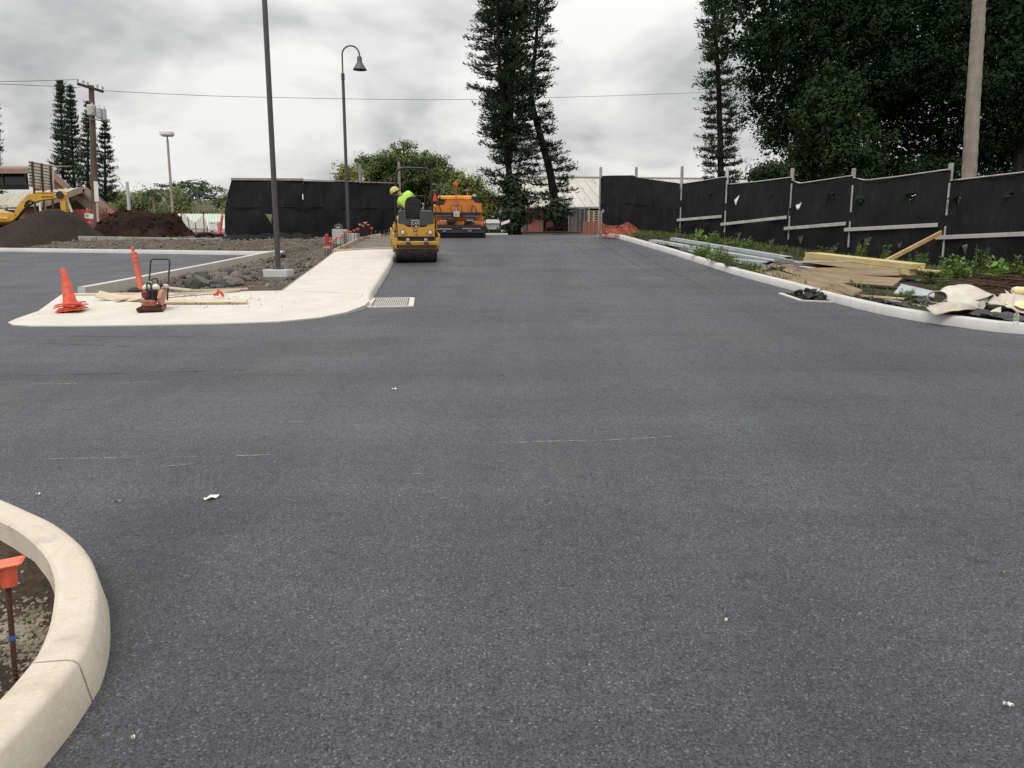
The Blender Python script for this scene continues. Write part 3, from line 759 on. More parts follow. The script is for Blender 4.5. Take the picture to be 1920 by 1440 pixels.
for i in range(len(FX)-1):
    A, B = FX[i], FX[i+1]
    tz = sorted([on_plane(px, py, A, B) for px, py in tops[i]]); zt = lerp1(tz)
    zb = (lambda A, B: lambda t: zverge(A[0]+(B[0]-A[0])*t, A[1]+(B[1]-A[1])*t)+.02)(A, B)
    hl = [tuple(on_plane(*p, A, B) for p in tri) for tri in HOLES[i]]
    if i < 8:
        o, nn_ = cloth_panel(fence, A, B, zt, zb, [h for h, tri in zip(hl, HOLES[i]) if tri[0][1] > 400 or tri[0][0] > 1540 or tri[0][0] in (1376.7, 1493.8)], 50+i)
        ev = lambda t, z, off: Vector((A[0]+(B[0]-A[0])*t+nn_[0]*off, A[1]+(B[1]-A[1])*t+nn_[1]*off, z))
        for k, tri in enumerate(hl):                       # cut vents: the tongue of cloth hangs folded forward
            a, b, c = sorted(tri, key=lambda q: -q[1]); l_, r__ = sorted((a, b))
            ml = ev(*l_, .03); mr = ev(*r__, .03); drop = (a[1]-c[1])
            side = -1 if k % 2 else 1; tipv = ev(l_[0]-(.02 if side > 0 else -.03), l_[1]-drop*.35, .10+drop*.4)
            mid = (ml+mr)/2+Vector((nn_[0]*.07, nn_[1]*.07, .015)); mb = MB()
            mb.add([ml, mid, mr, tipv, (mid+tipv)/2+Vector((0,0,.03))], [(0,1,4),(1,2,4),(0,4,3),(4,2,3)])
            mb.build('vent_flap', M['cloth'], fence, fix=False)
        if i >= 2:                                          # pale top cord along the hem
            mb = MB(); mb.tube([ev(t, zt(t)+.01, .02) for t in np.linspace(0.01, .99, 16)], .018, 6); mb.build('top_rail', M['rail_wood'], fence)
        if i in (0, 1):                                     # darker seam half way up
            mb = MB(); mb.tube([ev(t, zt(t)*.52+zb(t)*.48, .045) for t in np.linspace(0.02, .98, 12)], .015, 6); mb.build('seam_rope', M['cloth'], fence)
    if i in RAILS:
        (p0, p1) = RAILS[i]; (t0, z0), (t1, z1) = on_plane(*p0, A, B), on_plane(*p1, A, B)
        dx, dy = B[0]-A[0], B[1]-A[1]; ln = math.hypot(dx, dy); nx_, ny_ = dy/ln, -dx/ln
        if ny_ > 0: nx_, ny_ = -nx_, -ny_
        q = lambda t, z: Vector((A[0]+dx*t+nx_*.085, A[1]+dy*t+ny_*.085, z))
        mb = MB(); mb.beam(q(t0, z0), q(t1, z1), .05, .10, .008); mb.build('mid_rail', M['rail_wood'], fence)
for i, (A, py) in enumerate(zip(FX, postop)):
    zt = W(FP[i][0], py, A[1]).z; z0 = zverge(*A)-.3; ux, uy = -A[0]/math.hypot(*A), -A[1]/math.hypot(*A)
    mb = MB(); mb.lathe([(.06,0),(.06,zt-z0-.02),(.05,zt-z0)], (A[0]-ux*.10, A[1]-uy*.10, z0), seg=10); mb.build('post', M['post_wood'] if i != 3 else M['galv'], fence)
    if i >= 2:                                              # battens nailed over the cloth at each post
        for (za, zb_) in ((.12,.46),(.55,.90)):
            zz = zverge(*A); hh = zt-zz-.25; s_ = Vector((A[0]+ux*.07, A[1]+uy*.07, 0))
            mb = MB(); mb.beam(s_+Vector((0,0,zz+hh*za+.05)), s_+Vector((0,0,zz+hh*zb_)), .045, .02, .004); mb.build('batten', M['rail_wood'], fence)
# fence on the left, behind the earth bed
LF = [(437,35.4),(571,35.6),(676,36.0),(749,36.6)]
LX = [(W(x, 390, Y).x, Y) for x, Y in LF]
fl = T('construction_fence', 'tall black shade cloth fence behind the earth bed, left of the roller', 'fence')
ltops = [[(437,337.5),(571,338.5)], [(571,339),(676,342)], [(676,343),(749,345)]]
lh = [[((498,401),(511.5,402),(509,418)),((566.5,364),(568.5,364),(567.5,386))], [], [((716,362),(722,364),(719,368))]]
for i in range(3):
    A, B = LX[i], LX[i+1]; zt = lerp1(sorted(on_plane(px, py, A, B) for px, py in ltops[i]))
    zb = (lambda A, B: lambda t: zsoil(A[0]+(B[0]-A[0])*t, A[1]+(B[1]-A[1])*t)+.02)(A, B)
    xl = None
    if i == 0:
        lx_ = lerp1([(0,(426-437)/134),(.1,(419-437)/134),(.45,(421-437)/134),(.8,(430-437)/134),(1,0)]); xl = lx_
    o, nn_ = cloth_panel(fl, A, B, zt, zb, [tuple(on_plane(*p, A, B) for p in tri) for tri in lh[i]], 80+i, wr=.06, xleft=xl)
    ev = lambda t, z, off: Vector((A[0]+(B[0]-A[0])*t+nn_[0]*off, A[1]+(B[1]-A[1])*t+nn_[1]*off, z))
    mb = MB(); mb.beam(ev(0, zt(0)+.04, .03), ev(1, zt(1)+.04, .03), .05, .10 if i == 0 else .04); mb.build('top_rail', M['post_wood'], fl)
    mb = MB(); mb.tube([ev(t, zt(t)*.53+zb(t)*.47+.03*math.sin(t*9), .09) for t in np.linspace(.0, 1, 14)], .02, 6); mb.build('seam_rope', M['cloth'], fl)
for i, (A, py) in enumerate(zip(LX, (345, 345, 306, 303))):
    zt = W(LF[i][0], py, A[1]).z; z0 = zsoil(*A)-.3; mb = MB(); mb.lathe([(.065,0),(.065,zt-z0)], (A[0], A[1]+.15, z0), seg=10); mb.build('post', M['post_wood'], fl)
# the cloth's loose foot trailing on the ground
mb = MB(); a0 = Vector((LX[0][0]-.3, LX[0][1]-.3, 0)); 
def trail(u, v):
    x = a0.x+u*3.9; y = a0.y-.02-v*.55-.15*math.sin(u*7); return (x, y, zsoil(x, y)+.03+.09*abs(math.sin(u*17+v*3))*(1-v)+.12*(1-v)**2)
mb.grid(trail, 60, 8); mb.build('loose_hem', M['cloth'], fl, fix=False)
# low retaining wall in front of the spoil heaps
for (pa, pb, top, hgt, mt, lb) in (((148,442.5),(325,445.5),35.6,.40,'old_concrete','dark grey low concrete wall in front of the brown spoil heap'),((325,446),(424,447.5),35.0,.30,'grey_box','pale low concrete wall beside the left fence end')):
    a, b = W(*pa, top+.6), W(*pb, top); mb = MB(); n_ = 5
    for k in range(n_):
        p0 = a.lerp(b, k/n_+.002); p1 = a.lerp(b, (k+1)/n_-.002); mb.beam(p0-Vector((0,0,hgt/2)), p1-Vector((0,0,hgt/2)), .2, hgt, .01)
    tag(mb.build('retaining_wall', M[mt]), lb, 'wall')

# ================================================================ LAMP POSTS, POLES, WIRES
def bell_lamp(name, label, base, ztop, r0, dirx=1.0, plinth=None, rneck=.36):
    t = T(name, label, 'street lamp', base, 0, 'bell street lamps'); h = ztop-base[2]
    z0 = plinth[1] if plinth else 0.0
    mb = MB(); mb.lathe([(r0,z0),(r0*.92,h-.35),(r0*.8,h-.3),(r0*1.05,h-.28),(r0*1.05,h-.02),(r0*.5,h)], seg=16); mb.build('pole', M['bronze'], t)
    mb = MB(); rise = .72; arc = [(0,0,h-.02)] + [(0,0,h+rise)] + [(dirx*(rneck-rneck*math.cos(a)),0,h+rise+rneck*math.sin(a)) for a in np.linspace(.2, math.pi, 12)] + [(dirx*2*rneck,0,h+rise-.08)]
    mb.tube(arc, .032, 8); mb.build('gooseneck', M['bronze'], t)
    zz = h+rise-.05; c = (dirx*2*rneck, 0, 0)
    mb = MB(); mb.lathe([(.04,zz+.02),(.06,zz),(.10,zz-.06),(.105,zz-.24),(.12,zz-.27)], c, seg=18); mb.build('lamp_cap', M['bronze'], t)
    mb = MB(); pr = [(.12,zz-.26),(.16,zz-.33),(.22,zz-.42),(.27,zz-.5),(.295,zz-.54),(.285,zz-.54),(.26,zz-.5),(.2,zz-.41),(.1,zz-.3)]
    mb.lathe(pr, c, seg=24); mb.build('lamp_shade', pm('lamp_shade_grey', (.09,.09,.093), (.07,.07,.07), 4, .45), t)
    mb = MB(); mb.lathe([(.03,zz-.3),(.07,zz-.34),(.07,zz-.44),(.02,zz-.48)], c, seg=12); mb.build('lamp_bulb', M['plate_white'], t)
    mb = MB(); mb.lathe([(r0*2.1,z0),(r0*2.1,z0+.03),(r0*1.5,z0+.05)], seg=16)
    for k in range(4): a = k*math.pi/2+.5; mb.lathe([(.014,z0),(.014,z0+.09)], (math.cos(a)*r0*1.75, math.sin(a)*r0*1.75, 0), seg=6)
    mb.build('base_plate', M['bronze'], t)
    if plinth:
        mb = MB(); wd, ph_ = plinth
        def ring(s_, z, c_): k = wd*s_; return [(-k+c_,-k,z),(k-c_,-k,z),(k,-k+c_,z),(k,k-c_,z),(k-c_,k,z),(-k+c_,k,z),(-k,k-c_,z),(-k,-k+c_,z)]
        rings = [ring(.72,-.25,.02), ring(.72,.0,.02), ring(.98,ph_*.42,.03), ring(1,ph_-.02,.03), ring(.975,ph_,.03)]
        for r_ in rings: mb.v += r_
        for a in range(4):
            for k in range(8): mb.f.append((a*8+k, a*8+(k+1) % 8, a*8+8+(k+1) % 8, a*8+8+k))
        mb.f.append(tuple(32+k for k in range(8))); mb.build('concrete_plinth', M['kerb_white'], t, smooth=0)
    return t
b1 = P(524, 527, .06); b1.y = 18.1; b1.x = W(522, 505, 18.1).x; b1.z = min(zsoil(b1.x, b1.y)-.02, W(524, 529, 17.85).z)
zp = W(522, 505, 18.1).z - b1.z
bell_lamp('street_lamp', 'near dark lamp post on a white concrete plinth, running out of the top', tuple(b1), b1.z+7.9, .062, 1.0, (.285, max(.25, zp)))
b2x = W(653, 425, 33.9).x; b2 = (b2x, 33.9, zsoil(b2x, 33.9))
bell_lamp('street_lamp', 'dark lamp post with a curved neck and grey bell shade before the left fence', b2, W(646,137,33.9).z, .07, 1.0)
# shoebox light on a worn grey pole
def shoebox(label, px, pyb, pyt, Y, wpx, hw, mat='pole_grey', head='sign_white', rp=.075):
    b = W(px, pyb, Y); tz = W(px, pyt, Y).z; t = T('parking_light', label, 'street lamp', (b.x, Y, b.z-.5))
    h = tz-b.z+.5; mb = MB(); mb.lathe([(rp,0),(rp*.8,h-.25),(rp*.5,h-.2),(rp*.5,h)], seg=10); mb.build('pole', M[mat], t)
    mb = MB(); mb.box((0,0,h+hw*.16), (hw, hw*.8, hw*.34), None, hw*.05); mb.build('light_head', M[head], t)
    mb = MB(); mb.box((0,0,h-.025), (hw*.8, hw*.6, .04)); mb.build('lens', M['plate_white'], t); return t
shoebox('worn grey parking light pole rising behind the brown spoil heap', 324.5, 405, 254, 43, 21, .62)
shoebox('small white light head peeping over the left fence', 629, 345, 325, 52, 12, .45, rp=.05)
# utility pole
UY = 46.0; ub = W(178, 420, UY); up = T('utility_pole', 'brown timber utility pole with crossarm and grey transformers', 'utility pole', (ub.x, UY, ub.z-1))
def ul(px, py, dy=0.0): return W(px, py, UY+dy) - Vector((ub.x, UY, ub.z-1))
mb = MB(); mb.tube([ul(178,440), ul(176,330), ul(174,250), ul(171,160)], [.19,.175,.165,.14], 12); mb.build('pole', M['pole_wood'], up)
for k in (-.16, .16):
    mb = MB(); mb.beam(ul(145,157,k-.6), ul(194,172,k+.6), .11, .14, .01); mb.build('crossarm', M['dark_wood'], up)
for px, py, k in ((146,157,-.6),(157,160,-.3),(165,163,-.1),(183,168,.3),(193,171,.6)):
    c = ul(px, py, k); mb = MB(); mb.lathe([(.02,.05),(.02,.12),(.07,.14),(.055,.2),(.07,.24),(.04,.3),(.0,.31)], c, seg=10); mb.build('insulator', M['transformer'], up)
for (x0, x1, y0, y1, dy, rr) in ((165,179,198,217,-.45,.22),(181,191,203,222,-.3,.16),(191,200,205,226,-.1,.15)):
    a = ul((x0+x1)/2, y1, dy); b_ = ul((x0+x1)/2, y0, dy); hh = (b_-a).length; mb = MB()
    mb.lathe([(rr*.85,0),(rr,.03),(rr,hh-.05),(rr*1.05,hh-.04),(rr*.9,hh+.03)], a, seg=14); tr_ = mb.build('transformer', M['transformer'], up)
    mb = MB(); mb.lathe([(.03,hh),(.045,hh+.06),(.03,hh+.1),(.04,hh+.15),(.0,hh+.17)], a+Vector((rr*.4,0,0)), seg=8); mb.build('bushing', M['plate_white'], tr_)
mb = MB(); mb.box(ul(172,207,-.7), (.16,.02,.22)); mb.build('warning_label', M['hat'], up)
mb = MB(); mb.beam(ul(166,222,-.3), ul(201,228,.1), .06, .06); mb.build('mounting_bracket', M['galv'], up)
def wire(label, pts, r_=.014):
    mb = MB(); p = [W(*q) for q in pts]; dense = []
    for i in range(len(p)-1):
        a, b_, c, d = p[max(i-1,0)], p[i], p[i+1], p[min(i+2,len(p)-1)]
        for k in range(8):
            t = k/8; dense.append(.5*((2*b_)+(-a+c)*t+(2*a-5*b_+4*c-d)*t*t+(-a+3*b_-3*c+d)*t**3))
    dense.append(p[-1]); mb.tube(dense, r_, 5); tag(mb.build('overhead_wire', M['wire']), label, 'wire', 'overhead wires')
wire('long overhead wire crossing the sky from the utility pole to the right pine', [(194,170,46.6),(330,177,49),(480,182,52),(800,187,58),(1034,183,63),(1312,173.5,70),(1500,164,75)])
wire('upper overhead wire running left off the crossarm end', [(146,149,45.4),(70,151.5,44),(0,152.5,42.5),(-80,152,41)])
wire('lower overhead wire running left off the crossarm end', [(150,164,45.6),(70,160.5,44),(0,157.5,42.5),(-80,155,41)])
wire('slack guy wire dropping right from the left pines to the grey post', [(214,331,62),(225,343,61.5),(242,362,61)], .02)
t = T('sign_post', 'white sign on a leaning wooden stake beside the utility pole', 'sign', tuple(W(183,412,42)))
o_ = Vector(t.location); mb = MB(); mb.beam((0,0,-.5), W(180.5,345,42)-o_, .1, .06); mb.build('stake', M['form_board'], t)
mb = MB(); mb.beam(W(181.5,378,41.93)-o_, W(179.5,340,41.93)-o_, .22, .02); mb.build('sign_panel', M['sign_white'], t)
mb = MB(); b = W(242.5, 395, 61); tz = W(242, 341, 61).z; mb.lathe([(.14,-1),(.12,tz-b.z)], b, seg=8); tag(mb.build('grey_post', M['transformer']), 'short grey post standing above the brown spoil heap', 'post')

# ================================================================ TREES
def blades(C, D, ln, wd, rg=rng, Nn=None):
    """rhombic leaves: centres C, long axes D (unit), lengths, widths -> arrays"""
    n = len(C); A = rg.normal(size=(n, 3)); 
    if Nn is not None:                                   # leaf planes lean with the clump they belong to
        Nn = Nn/(np.linalg.norm(Nn, axis=1, keepdims=True)+1e-9); D = np.cross(Nn, A); D /= np.linalg.norm(D, axis=1, keepdims=True)+1e-9; A = Nn
    S = np.cross(D, A); S /= np.linalg.norm(S, axis=1, keepdims=True)+1e-9
    ln = np.broadcast_to(ln, (n,))[:, None]; wd = np.broadcast_to(wd, (n,))[:, None]
    V = np.stack([C-D*ln*.5, C+S*wd*.5+D*ln*.08, C+D*ln*.5, C-S*wd*.5+D*ln*.08], 1).reshape(-1, 3)
    return V, np.arange(4*n).reshape(-1, 4)
def unit(n, rg=rng):
    v = rg.normal(size=(n, 3)); return v/np.linalg.norm(v, axis=1, keepdims=True)
def crown_mesh(name, lumps, leaf_len, per_area, mat, parent, seed, twig_r=.42, leaves=26, inner=.25, flat=0.0):
    rg = np.random.default_rng(seed); Cs = []; Ds = []; Ls = []; Ns = []
    for (c, r) in lumps:
        c = np.array(c); r = np.array(r); area = 4*math.pi*((r[0]*r[1])**1.6/3+(r[0]*r[2])**1.6/3+(r[1]*r[2])**1.6/3)**(1/1.6)
        k = max(6, int(area*per_area)); d = unit(k, rg); rad = rg.uniform(.62, 1.06, k)**.8
        d[:, 2] = np.where(rg.random(k) < .25, np.abs(d[:, 2]), d[:, 2])
        tw = c + d*r*rad[:, None]
        n = k*leaves; idx = np.repeat(np.arange(k), leaves)
        off = rg.normal(size=(n, 3))*twig_r*rg.uniform(.5, 1.2, k)[idx][:, None]; off[:, 2] *= (.75-flat*.5)
        Cs.append(tw[idx]+off); dd = d[idx]*.6+unit(n, rg)+np.array([0, 0, -.25]); Ds.append(dd/np.linalg.norm(dd, axis=1, keepdims=True)); Ls.append(rg.uniform(.7, 1.3, n)*leaf_len); Ns.append(off/(twig_r+1e-6)*.55+d[idx]*.6+rg.normal(size=(n, 3))*.42+np.array([0, 0, .55]))
        m = int(k*leaves*inner)
        if m:
            Cs.append(c+unit(m, rg)*r*(rg.random(m)**.5*.8)[:, None]); Ds.append(unit(m, rg)); Ls.append(rg.uniform(1.5, 2.6, m)*leaf_len); Ns.append(unit(m, rg)+np.array([0, 0, .4]))
    C = np.concatenate(Cs); D = np.concatenate(Ds); Ln = np.concatenate(Ls)
    V, Q = blades(C, D, Ln, Ln*.55, rg, np.concatenate(Ns)); return np_mesh(name, V, Q, mat, parent)
def sub_lumps(lumps, k, f, seed):
    """many small clumps over the big masses of a crown, so its outline steps and its volume layers"""
    r_ = random.Random(seed); o = []
    for (c, r) in lumps:
        for i in range(k):
            v = Vector((r_.gauss(0,1), r_.gauss(0,1), r_.gauss(0,1))).normalized(); q = r_.uniform(.62, .98); s_ = f*r_.uniform(.75, 1.3)
            o.append(((c[0]+v.x*r[0]*q, c[1]+v.y*r[1]*q, c[2]+v.z*r[2]*q), (r[0]*s_, r[1]*s_*1.1, r[2]*s_*.78)))
    return o
def core_mesh(name, lumps, size, mat, parent, seed):
    rg = np.random.default_rng(seed); Cs = []
    for (c, r) in lumps: m = int(10*r[0]*r[2]/size/size); Cs.append(np.array(c)+unit(m, rg)*np.array(r)*(rg.random(m)**.5*.86)[:, None])
    C = np.concatenate(Cs); n = len(C); V, Q = blades(C, unit(n, rg), rg.uniform(.8, 1.4, n)*size, rg.uniform(.6, 1.0, n)*size, rg, unit(n, rg)+np.array([0, 0, .3])); return np_mesh(name, V, Q, mat, parent)
def px_lumps(lst, Y, dep=.8, jY=.0, seed=1):
    r_ = random.Random(seed); o = []
    for q in lst:
        cx, cy, rx, ry = (q+(q[2],))[:4] if len(q) == 3 else q[:4]
        y = Y + (q[4] if len(q) > 4 else r_.uniform(-jY, jY)); s_ = y/F; c = W(cx, cy, y); o.append(((c.x, c.y, c.z), (rx*s_, (rx+ry)/2*s_*dep, ry*s_)))
    return o
def broad_tree(label, lst, Y, base_px, leaf_len, per_area, mat, seed, jY=1.5, twig_r=.42, leaves=26, trunk_r=.35, group=None, inner=.25, dep=.8, flat=0.0, name='broadleaf_tree', subs=0, subf=.36):
    bx = (base_px-CX)/F*Y; b = Vector((bx, Y, zground(bx, Y)-.2)); t = T(name, label, 'tree', tuple(b), 0, group); t.location = (0, 0, 0)
    lm = px_lumps(lst, Y, dep, jY, seed)
    if subs: crown_mesh('crown', sub_lumps(lm, subs, subf, seed), leaf_len, per_area, mat, t, seed, twig_r, leaves, 0, flat); core_mesh('inner_foliage', lm, leaf_len*1.9, mat, t, seed)
    else: crown_mesh('crown', lm, leaf_len, per_area, mat, t, seed, twig_r, leaves, inner, flat)
    mb = MB(); zc = sum(l[0][2] for l in lm)/len(lm); fork = b+Vector((0, 0, max(1.0, (zc-b.z)*.55)))
    mb.tube([b, b.lerp(fork, .5)+Vector((.15,0,0)), fork], [trunk_r, trunk_r*.8, trunk_r*.65], 9)
    for k, (c, r) in enumerate(lm):
        if k % max(1, len(lm)//9): continue
        c = Vector(c); m_ = fork.lerp(c, .5)+Vector((random.uniform(-.4,.4), random.uniform(-.4,.4), .3)); mb.tube([fork, m_, c], [trunk_r*.45, trunk_r*.25, .04], 6, cap=False)
    mb.build('trunk', M['bark'], t, fix=False); return t
def cook_pine(label, trunks, spread, mat, seed, wh=.42, nb=6, tl=.42, r0=.3, up=.35, group=None, base=None, gap=.12, bl=11, cl=5, skirt=None, tw=.16, wf=.24):
    """trunks: lists of world points; spread(frac)->branch length in metres"""
    rg = np.random.default_rng(seed); r_ = random.Random(seed); t = T('pine_tree', label, 'tree', (0, 0, 0), 0, group)
    mt = MB(); br = MB(); Cs = []; Ds = []; Ls = []
    for ti, tr in enumerate(trunks):
        pts = [Vector(p) for p in tr]; dense = []
        for i in range(len(pts)-1):
            a, b_, c, d = pts[max(i-1,0)], pts[i], pts[i+1], pts[min(i+2,len(pts)-1)]
            for k in range(10):
                q = k/10; dense.append(.5*((2*b_)+(-a+c)*q+(2*a-5*b_+4*c-d)*q*q+(-a+3*b_-3*c+d)*q**3))
        dense.append(pts[-1]); n = len(dense); rr = [r0*(1-.82*i/(n-1)) for i in range(n)]; mt.tube(dense, rr, 9)
        L_ = [0.0]
        for a, b_ in zip(dense, dense[1:]): L_.append(L_[-1]+(b_-a).length)
        s_ = skirt if skirt is not None else 1.0
        while s_ < L_[-1]:
            j = max(i for i in range(n) if L_[i] <= s_); j = min(j, n-2); q = (s_-L_[j])/(L_[j+1]-L_[j]); p = dense[j].lerp(dense[j+1], q); fr = s_/L_[-1]
            a0 = r_.uniform(0, 6.3)
            for k in range(nb):
                if r_.random() < gap: continue
                az = a0+k*2*math.pi/nb+r_.uniform(-.3,.3); ln = spread(fr)*r_.uniform(.6, 1.12)
                if ln < .12: continue
                o = Vector((math.cos(az), math.sin(az), 0)); droop = r_.uniform(-.22,.05)*ln
                p1 = p+o*ln*.55+Vector((0,0,droop)); p2 = p+o*ln+Vector((0,0,droop+up*ln*.3))
                br.tube([p, p1, p2], [.045, .03, .012], 4, cap=False)
                for c_ in range(cl):
                    u = .32+.7*(c_+r_.random()*.7)/cl; q0 = p.lerp(p1, u/.55) if u < .55 else p1.lerp(p2, (u-.55)/.45)
                    cen = np.array(q0)+rg.normal(size=(bl, 3))*np.array([tw, tw, tw*.55])*(.6+.5*u)
                    dr = np.array(o)*.9+np.array([0, 0, up+.25])+rg.normal(size=(bl, 3))*.55; dr /= np.linalg.norm(dr, axis=1, keepdims=True)
                    Cs.append(cen+dr*tl*.25); Ds.append(dr); Ls.append(rg.uniform(.65, 1.25, bl)*tl)
            s_ += wh*r_.uniform(.75, 1.25)
    mt.build('trunk', M['pine_bark'], t, fix=False); br.build('branches', M['pine_bark'], t, fix=False, smooth=0)['kind'] = 'stuff'
    V, Q = blades(np.concatenate(Cs), np.concatenate(Ds), np.concatenate(Ls), np.concatenate(Ls)*wf, rg); np_mesh('crown', V, Q, mat, t); return t
# the pair of tall pines beyond the road's end
A_ = [W(970,440,50), W(966,400,50), W(958,350,50), W(953,306,50)]
cook_pine('dense tall pine with three straight stems beyond the paver', [A_+[W(947,229,50), W(937,128,49.8), W(932,0,49.6), W(930,-140,49.5)], [A_[3], W(957,183,50.3), W(964,92,50.6), W(962,0,50.7), W(960,-140,50.8)], [A_[3], W(950,150,50.8), W(949,0,51.2), W(948,-130,51.4)]],
          lambda f: (1.3+.75*ss(.0,.3,f))*(1-.45*ss(.55,1.0,f)), M['leaf_pine'], 5, wh=.45, nb=7, tl=.33, r0=.30, skirt=1.0, group='pines beyond the road', gap=.27, bl=15, cl=4, tw=.15, wf=.2)
cook_pine('curved leaning pine in front of the red barn', [[W(1047,432,52), W(1041,385,52), W(1031,321,52), W(1013,254,52), W(999,199,52), W(996,162,52), W(1002,107,52), W(1008,31,52), W(1007,-100,52)]],
          lambda f: (1.2+.6*math.sin(min(1, f*2.2)*math.pi)**2+.3*ss(.3,.6,f))*(1-.35*ss(.6,1,f)), M['leaf_pine'], 6, wh=.45, nb=7, tl=.33, r0=.32, skirt=1.0, group='pines beyond the road', gap=.27, bl=15, cl=4, tw=.15, wf=.2)
# foliage hugging the foot of the main stem
lm = px_lumps([(964,400,11,28),(957,422,8,14),(970,374,11,18),(958,348,10,14),(1043,398,11,17)], 49.6, 1.0); t = T('pine_sucker_growth', 'dark bushy growth round the feet of the two central pines', 'shrub'); crown_mesh('foliage', lm, .3, 9, M['leaf_pine'], t, 77, .3, 22)
cook_pine('slim tall pine standing behind the right fence', [[W(1352,360,58), W(1350,250,58), W(1347,150,58), W(1342,60,58), W(1339,-20,58), W(1337,-120,58)]], lambda f: (1.5-.2*f)*(1-.5*ss(.5,1,f)), M['leaf_pine'], 8, wh=.44, nb=7, tl=.35, r0=.25, skirt=.6, gap=.24, bl=16, cl=4, tw=.17, wf=.2)
# far pines at the left
for k, (lb, pts, sp_) in enumerate((('tallest slender pine behind the left building', [(119,372),(116,260),(113,153)], 1.75), ('slender pine just right of the tallest, behind the left building', [(140,372),(135,260),(132,161)], 1.75),
        ('dark pine directly behind the utility pole', [(164,385),(165,280),(167,188)], 1.9), ('broad pine right of the utility pole', [(197,388),(197,300),(196,222)], 1.95), ('pine cut by the left edge of the picture', [(-14,380),(-13,280),(-12,180)], 1.6))):
    Y = 86+3*(k % 2); cook_pine(lb, [[W(x, y, Y) for x, y in pts]], (lambda s_: lambda f: s_*.82*(1-f)**.8+.10)(sp_), M['leaf_pine_far'], 20+k, wh=.44, nb=8, tl=.34, r0=.18, up=.8, skirt=.8, group='pines behind the left building', gap=.2, bl=9, cl=4, tw=.15)
# big dark trees at the right
broad_tree('huge dark leafy tree filling the upper right behind the fence', [(1434,25,92),(1450,105,76),(1475,185,80),(1500,250,62,60),(1520,310,55,40),(1440,330,28,16),(1585,40,120),(1600,150,110),(1710,60,130),(1700,190,110),(1690,290,90,60),(1500,-80,110),(1650,-90,140),(1580,-160,120),(1620,320,80,30)],
           40, 1560, .14, 2.0, M['leaf_dark'], 31, jY=2.5, twig_r=.25, leaves=32, subs=20, subf=.34, trunk_r=.5, inner=.35)
broad_tree('lighter green tree bulging forward beneath the huge dark tree', [(1560,170,46,50),(1550,225,60,56),(1580,265,80,58),(1530,300,66,34),(1620,305,60,30),(1470,320,40,18)], 35.5, 1570, .13, 2.4, leaf('olive_dark_leaves', (.022,.037,.017), (.052,.082,.034), .2, .7, .1), 32, jY=1, twig_r=.22, leaves=30, subs=18, subf=.36)
broad_tree('dark leafy tree at the right edge behind the palm trunk', [(1840,60,120),(1850,180,110),(1840,280,95,70),(1960,90,130),(1970,230,130),(1900,-70,140),(1780,-90,110),(2070,150,130),(1760,320,60,24)], 37, 1880, .14, 2.0, M['leaf_dark'], 33, jY=2, twig_r=.25, leaves=32, subs=20, subf=.34, trunk_r=.5, inner=.35)
for k_, (lb, lst_) in enumerate((('dark undergrowth behind the fence left of the palm trunk', [(1570,380,50,40),(1640,390,55,40),(1710,385,55,45),(1600,425,60,25),(1690,430,60,28)]), ('dark undergrowth behind the fence right of the palm trunk', [(1790,380,55,45),(1870,375,60,50),(1950,370,70,55),(1830,430,60,30),(1920,430,70,35)]))):
    us = T('undergrowth', lb, 'shrub'); crown_mesh('foliage', px_lumps(lst_, 31.5-3*k_, .8, .5), .2, 3.0, M['leaf_dark'], us, 90+k_, .35, 20, .4)
pb = W(1817, 345, 26.5); t = T('palm_tree', 'bare pale palm trunk rising behind the right fence', 'tree', (0, 0, 0))
mb = MB(); bx = pb.x; pts = [Vector((bx-.08, 26.5, zground(bx, 26.5)-.3)), W(1817,330,26.5), W(1824,200,26.5), W(1833,60,26.5), W(1837,-20,26.5), W(1848,-160,26.5), W(1862,-420,26.5)]
dn = []
for a, b in zip(pts, pts[1:]): dn += [a.lerp(b, i/14) for i in range(14)]
mb.tube(dn, [.235-.06*i/len(dn)+.008*math.sin(i*2.1) for i in range(len(dn))], 14); mb.build('trunk', M['palm_bark'], t)
def frond(mb_c, p, az, ln, lift, droop, n=26, lw=.45, rg=rng):
    pts = []
    for i in range(n+1):
        u = i/n; pts.append(np.array(p)+np.array([math.cos(az)*ln*u, math.sin(az)*ln*u, lift*u-droop*u*u]))
    V = []; Q = []
    side = np.array([-math.sin(az), math.cos(az), 0])
    for i in range(2, n):
        d = pts[i+1]-pts[i-1]; d /= np.linalg.norm(d); w_ = lw*math.sin(math.pi*min(1, i/n*.9+.1))**.6
        for s_ in (-1, 1):
            a = side*s_*.75+d*.5+np.array([0,0,-.55+rg.uniform(-.15,.1)]); a /= np.linalg.norm(a); q = pts[i]+a*w_*rg.uniform(.8,1.1); h_ = d*.045*ln/2.5; V += [pts[i]-h_, pts[i]+h_, q]
    mb_c.append((np.array(V), np.arange(len(V)).reshape(-1, 3))); return pts
def palm_crown(t, p, ln, n, seed, mat='leaf_palm', lift=1.0):
    rg = np.random.default_rng(seed); parts = []; rc = MB()
    for k in range(n):
        az = k*2*math.pi/n+rg.uniform(-.2,.2); f_ = rg.uniform(-.3,1.0)*lift; pts = frond(parts, p, az, ln*rg.uniform(.75,1.05), f_*ln*.55, ln*(.75+.35*rg.random()), rg=rg, lw=ln*.26); rc.tube([tuple(q) for q in pts[::4]], .03, 4, cap=False)
    V = np.concatenate([a for a, _ in parts]); off = 0; Q = []
    for a, f_ in parts: Q.append(f_+off); off += len(a)
    np_mesh('fronds', V, np.concatenate(Q), M[mat], t); rc.build('frond_stems', M['leaf_palm'], t, fix=False, smooth=0)
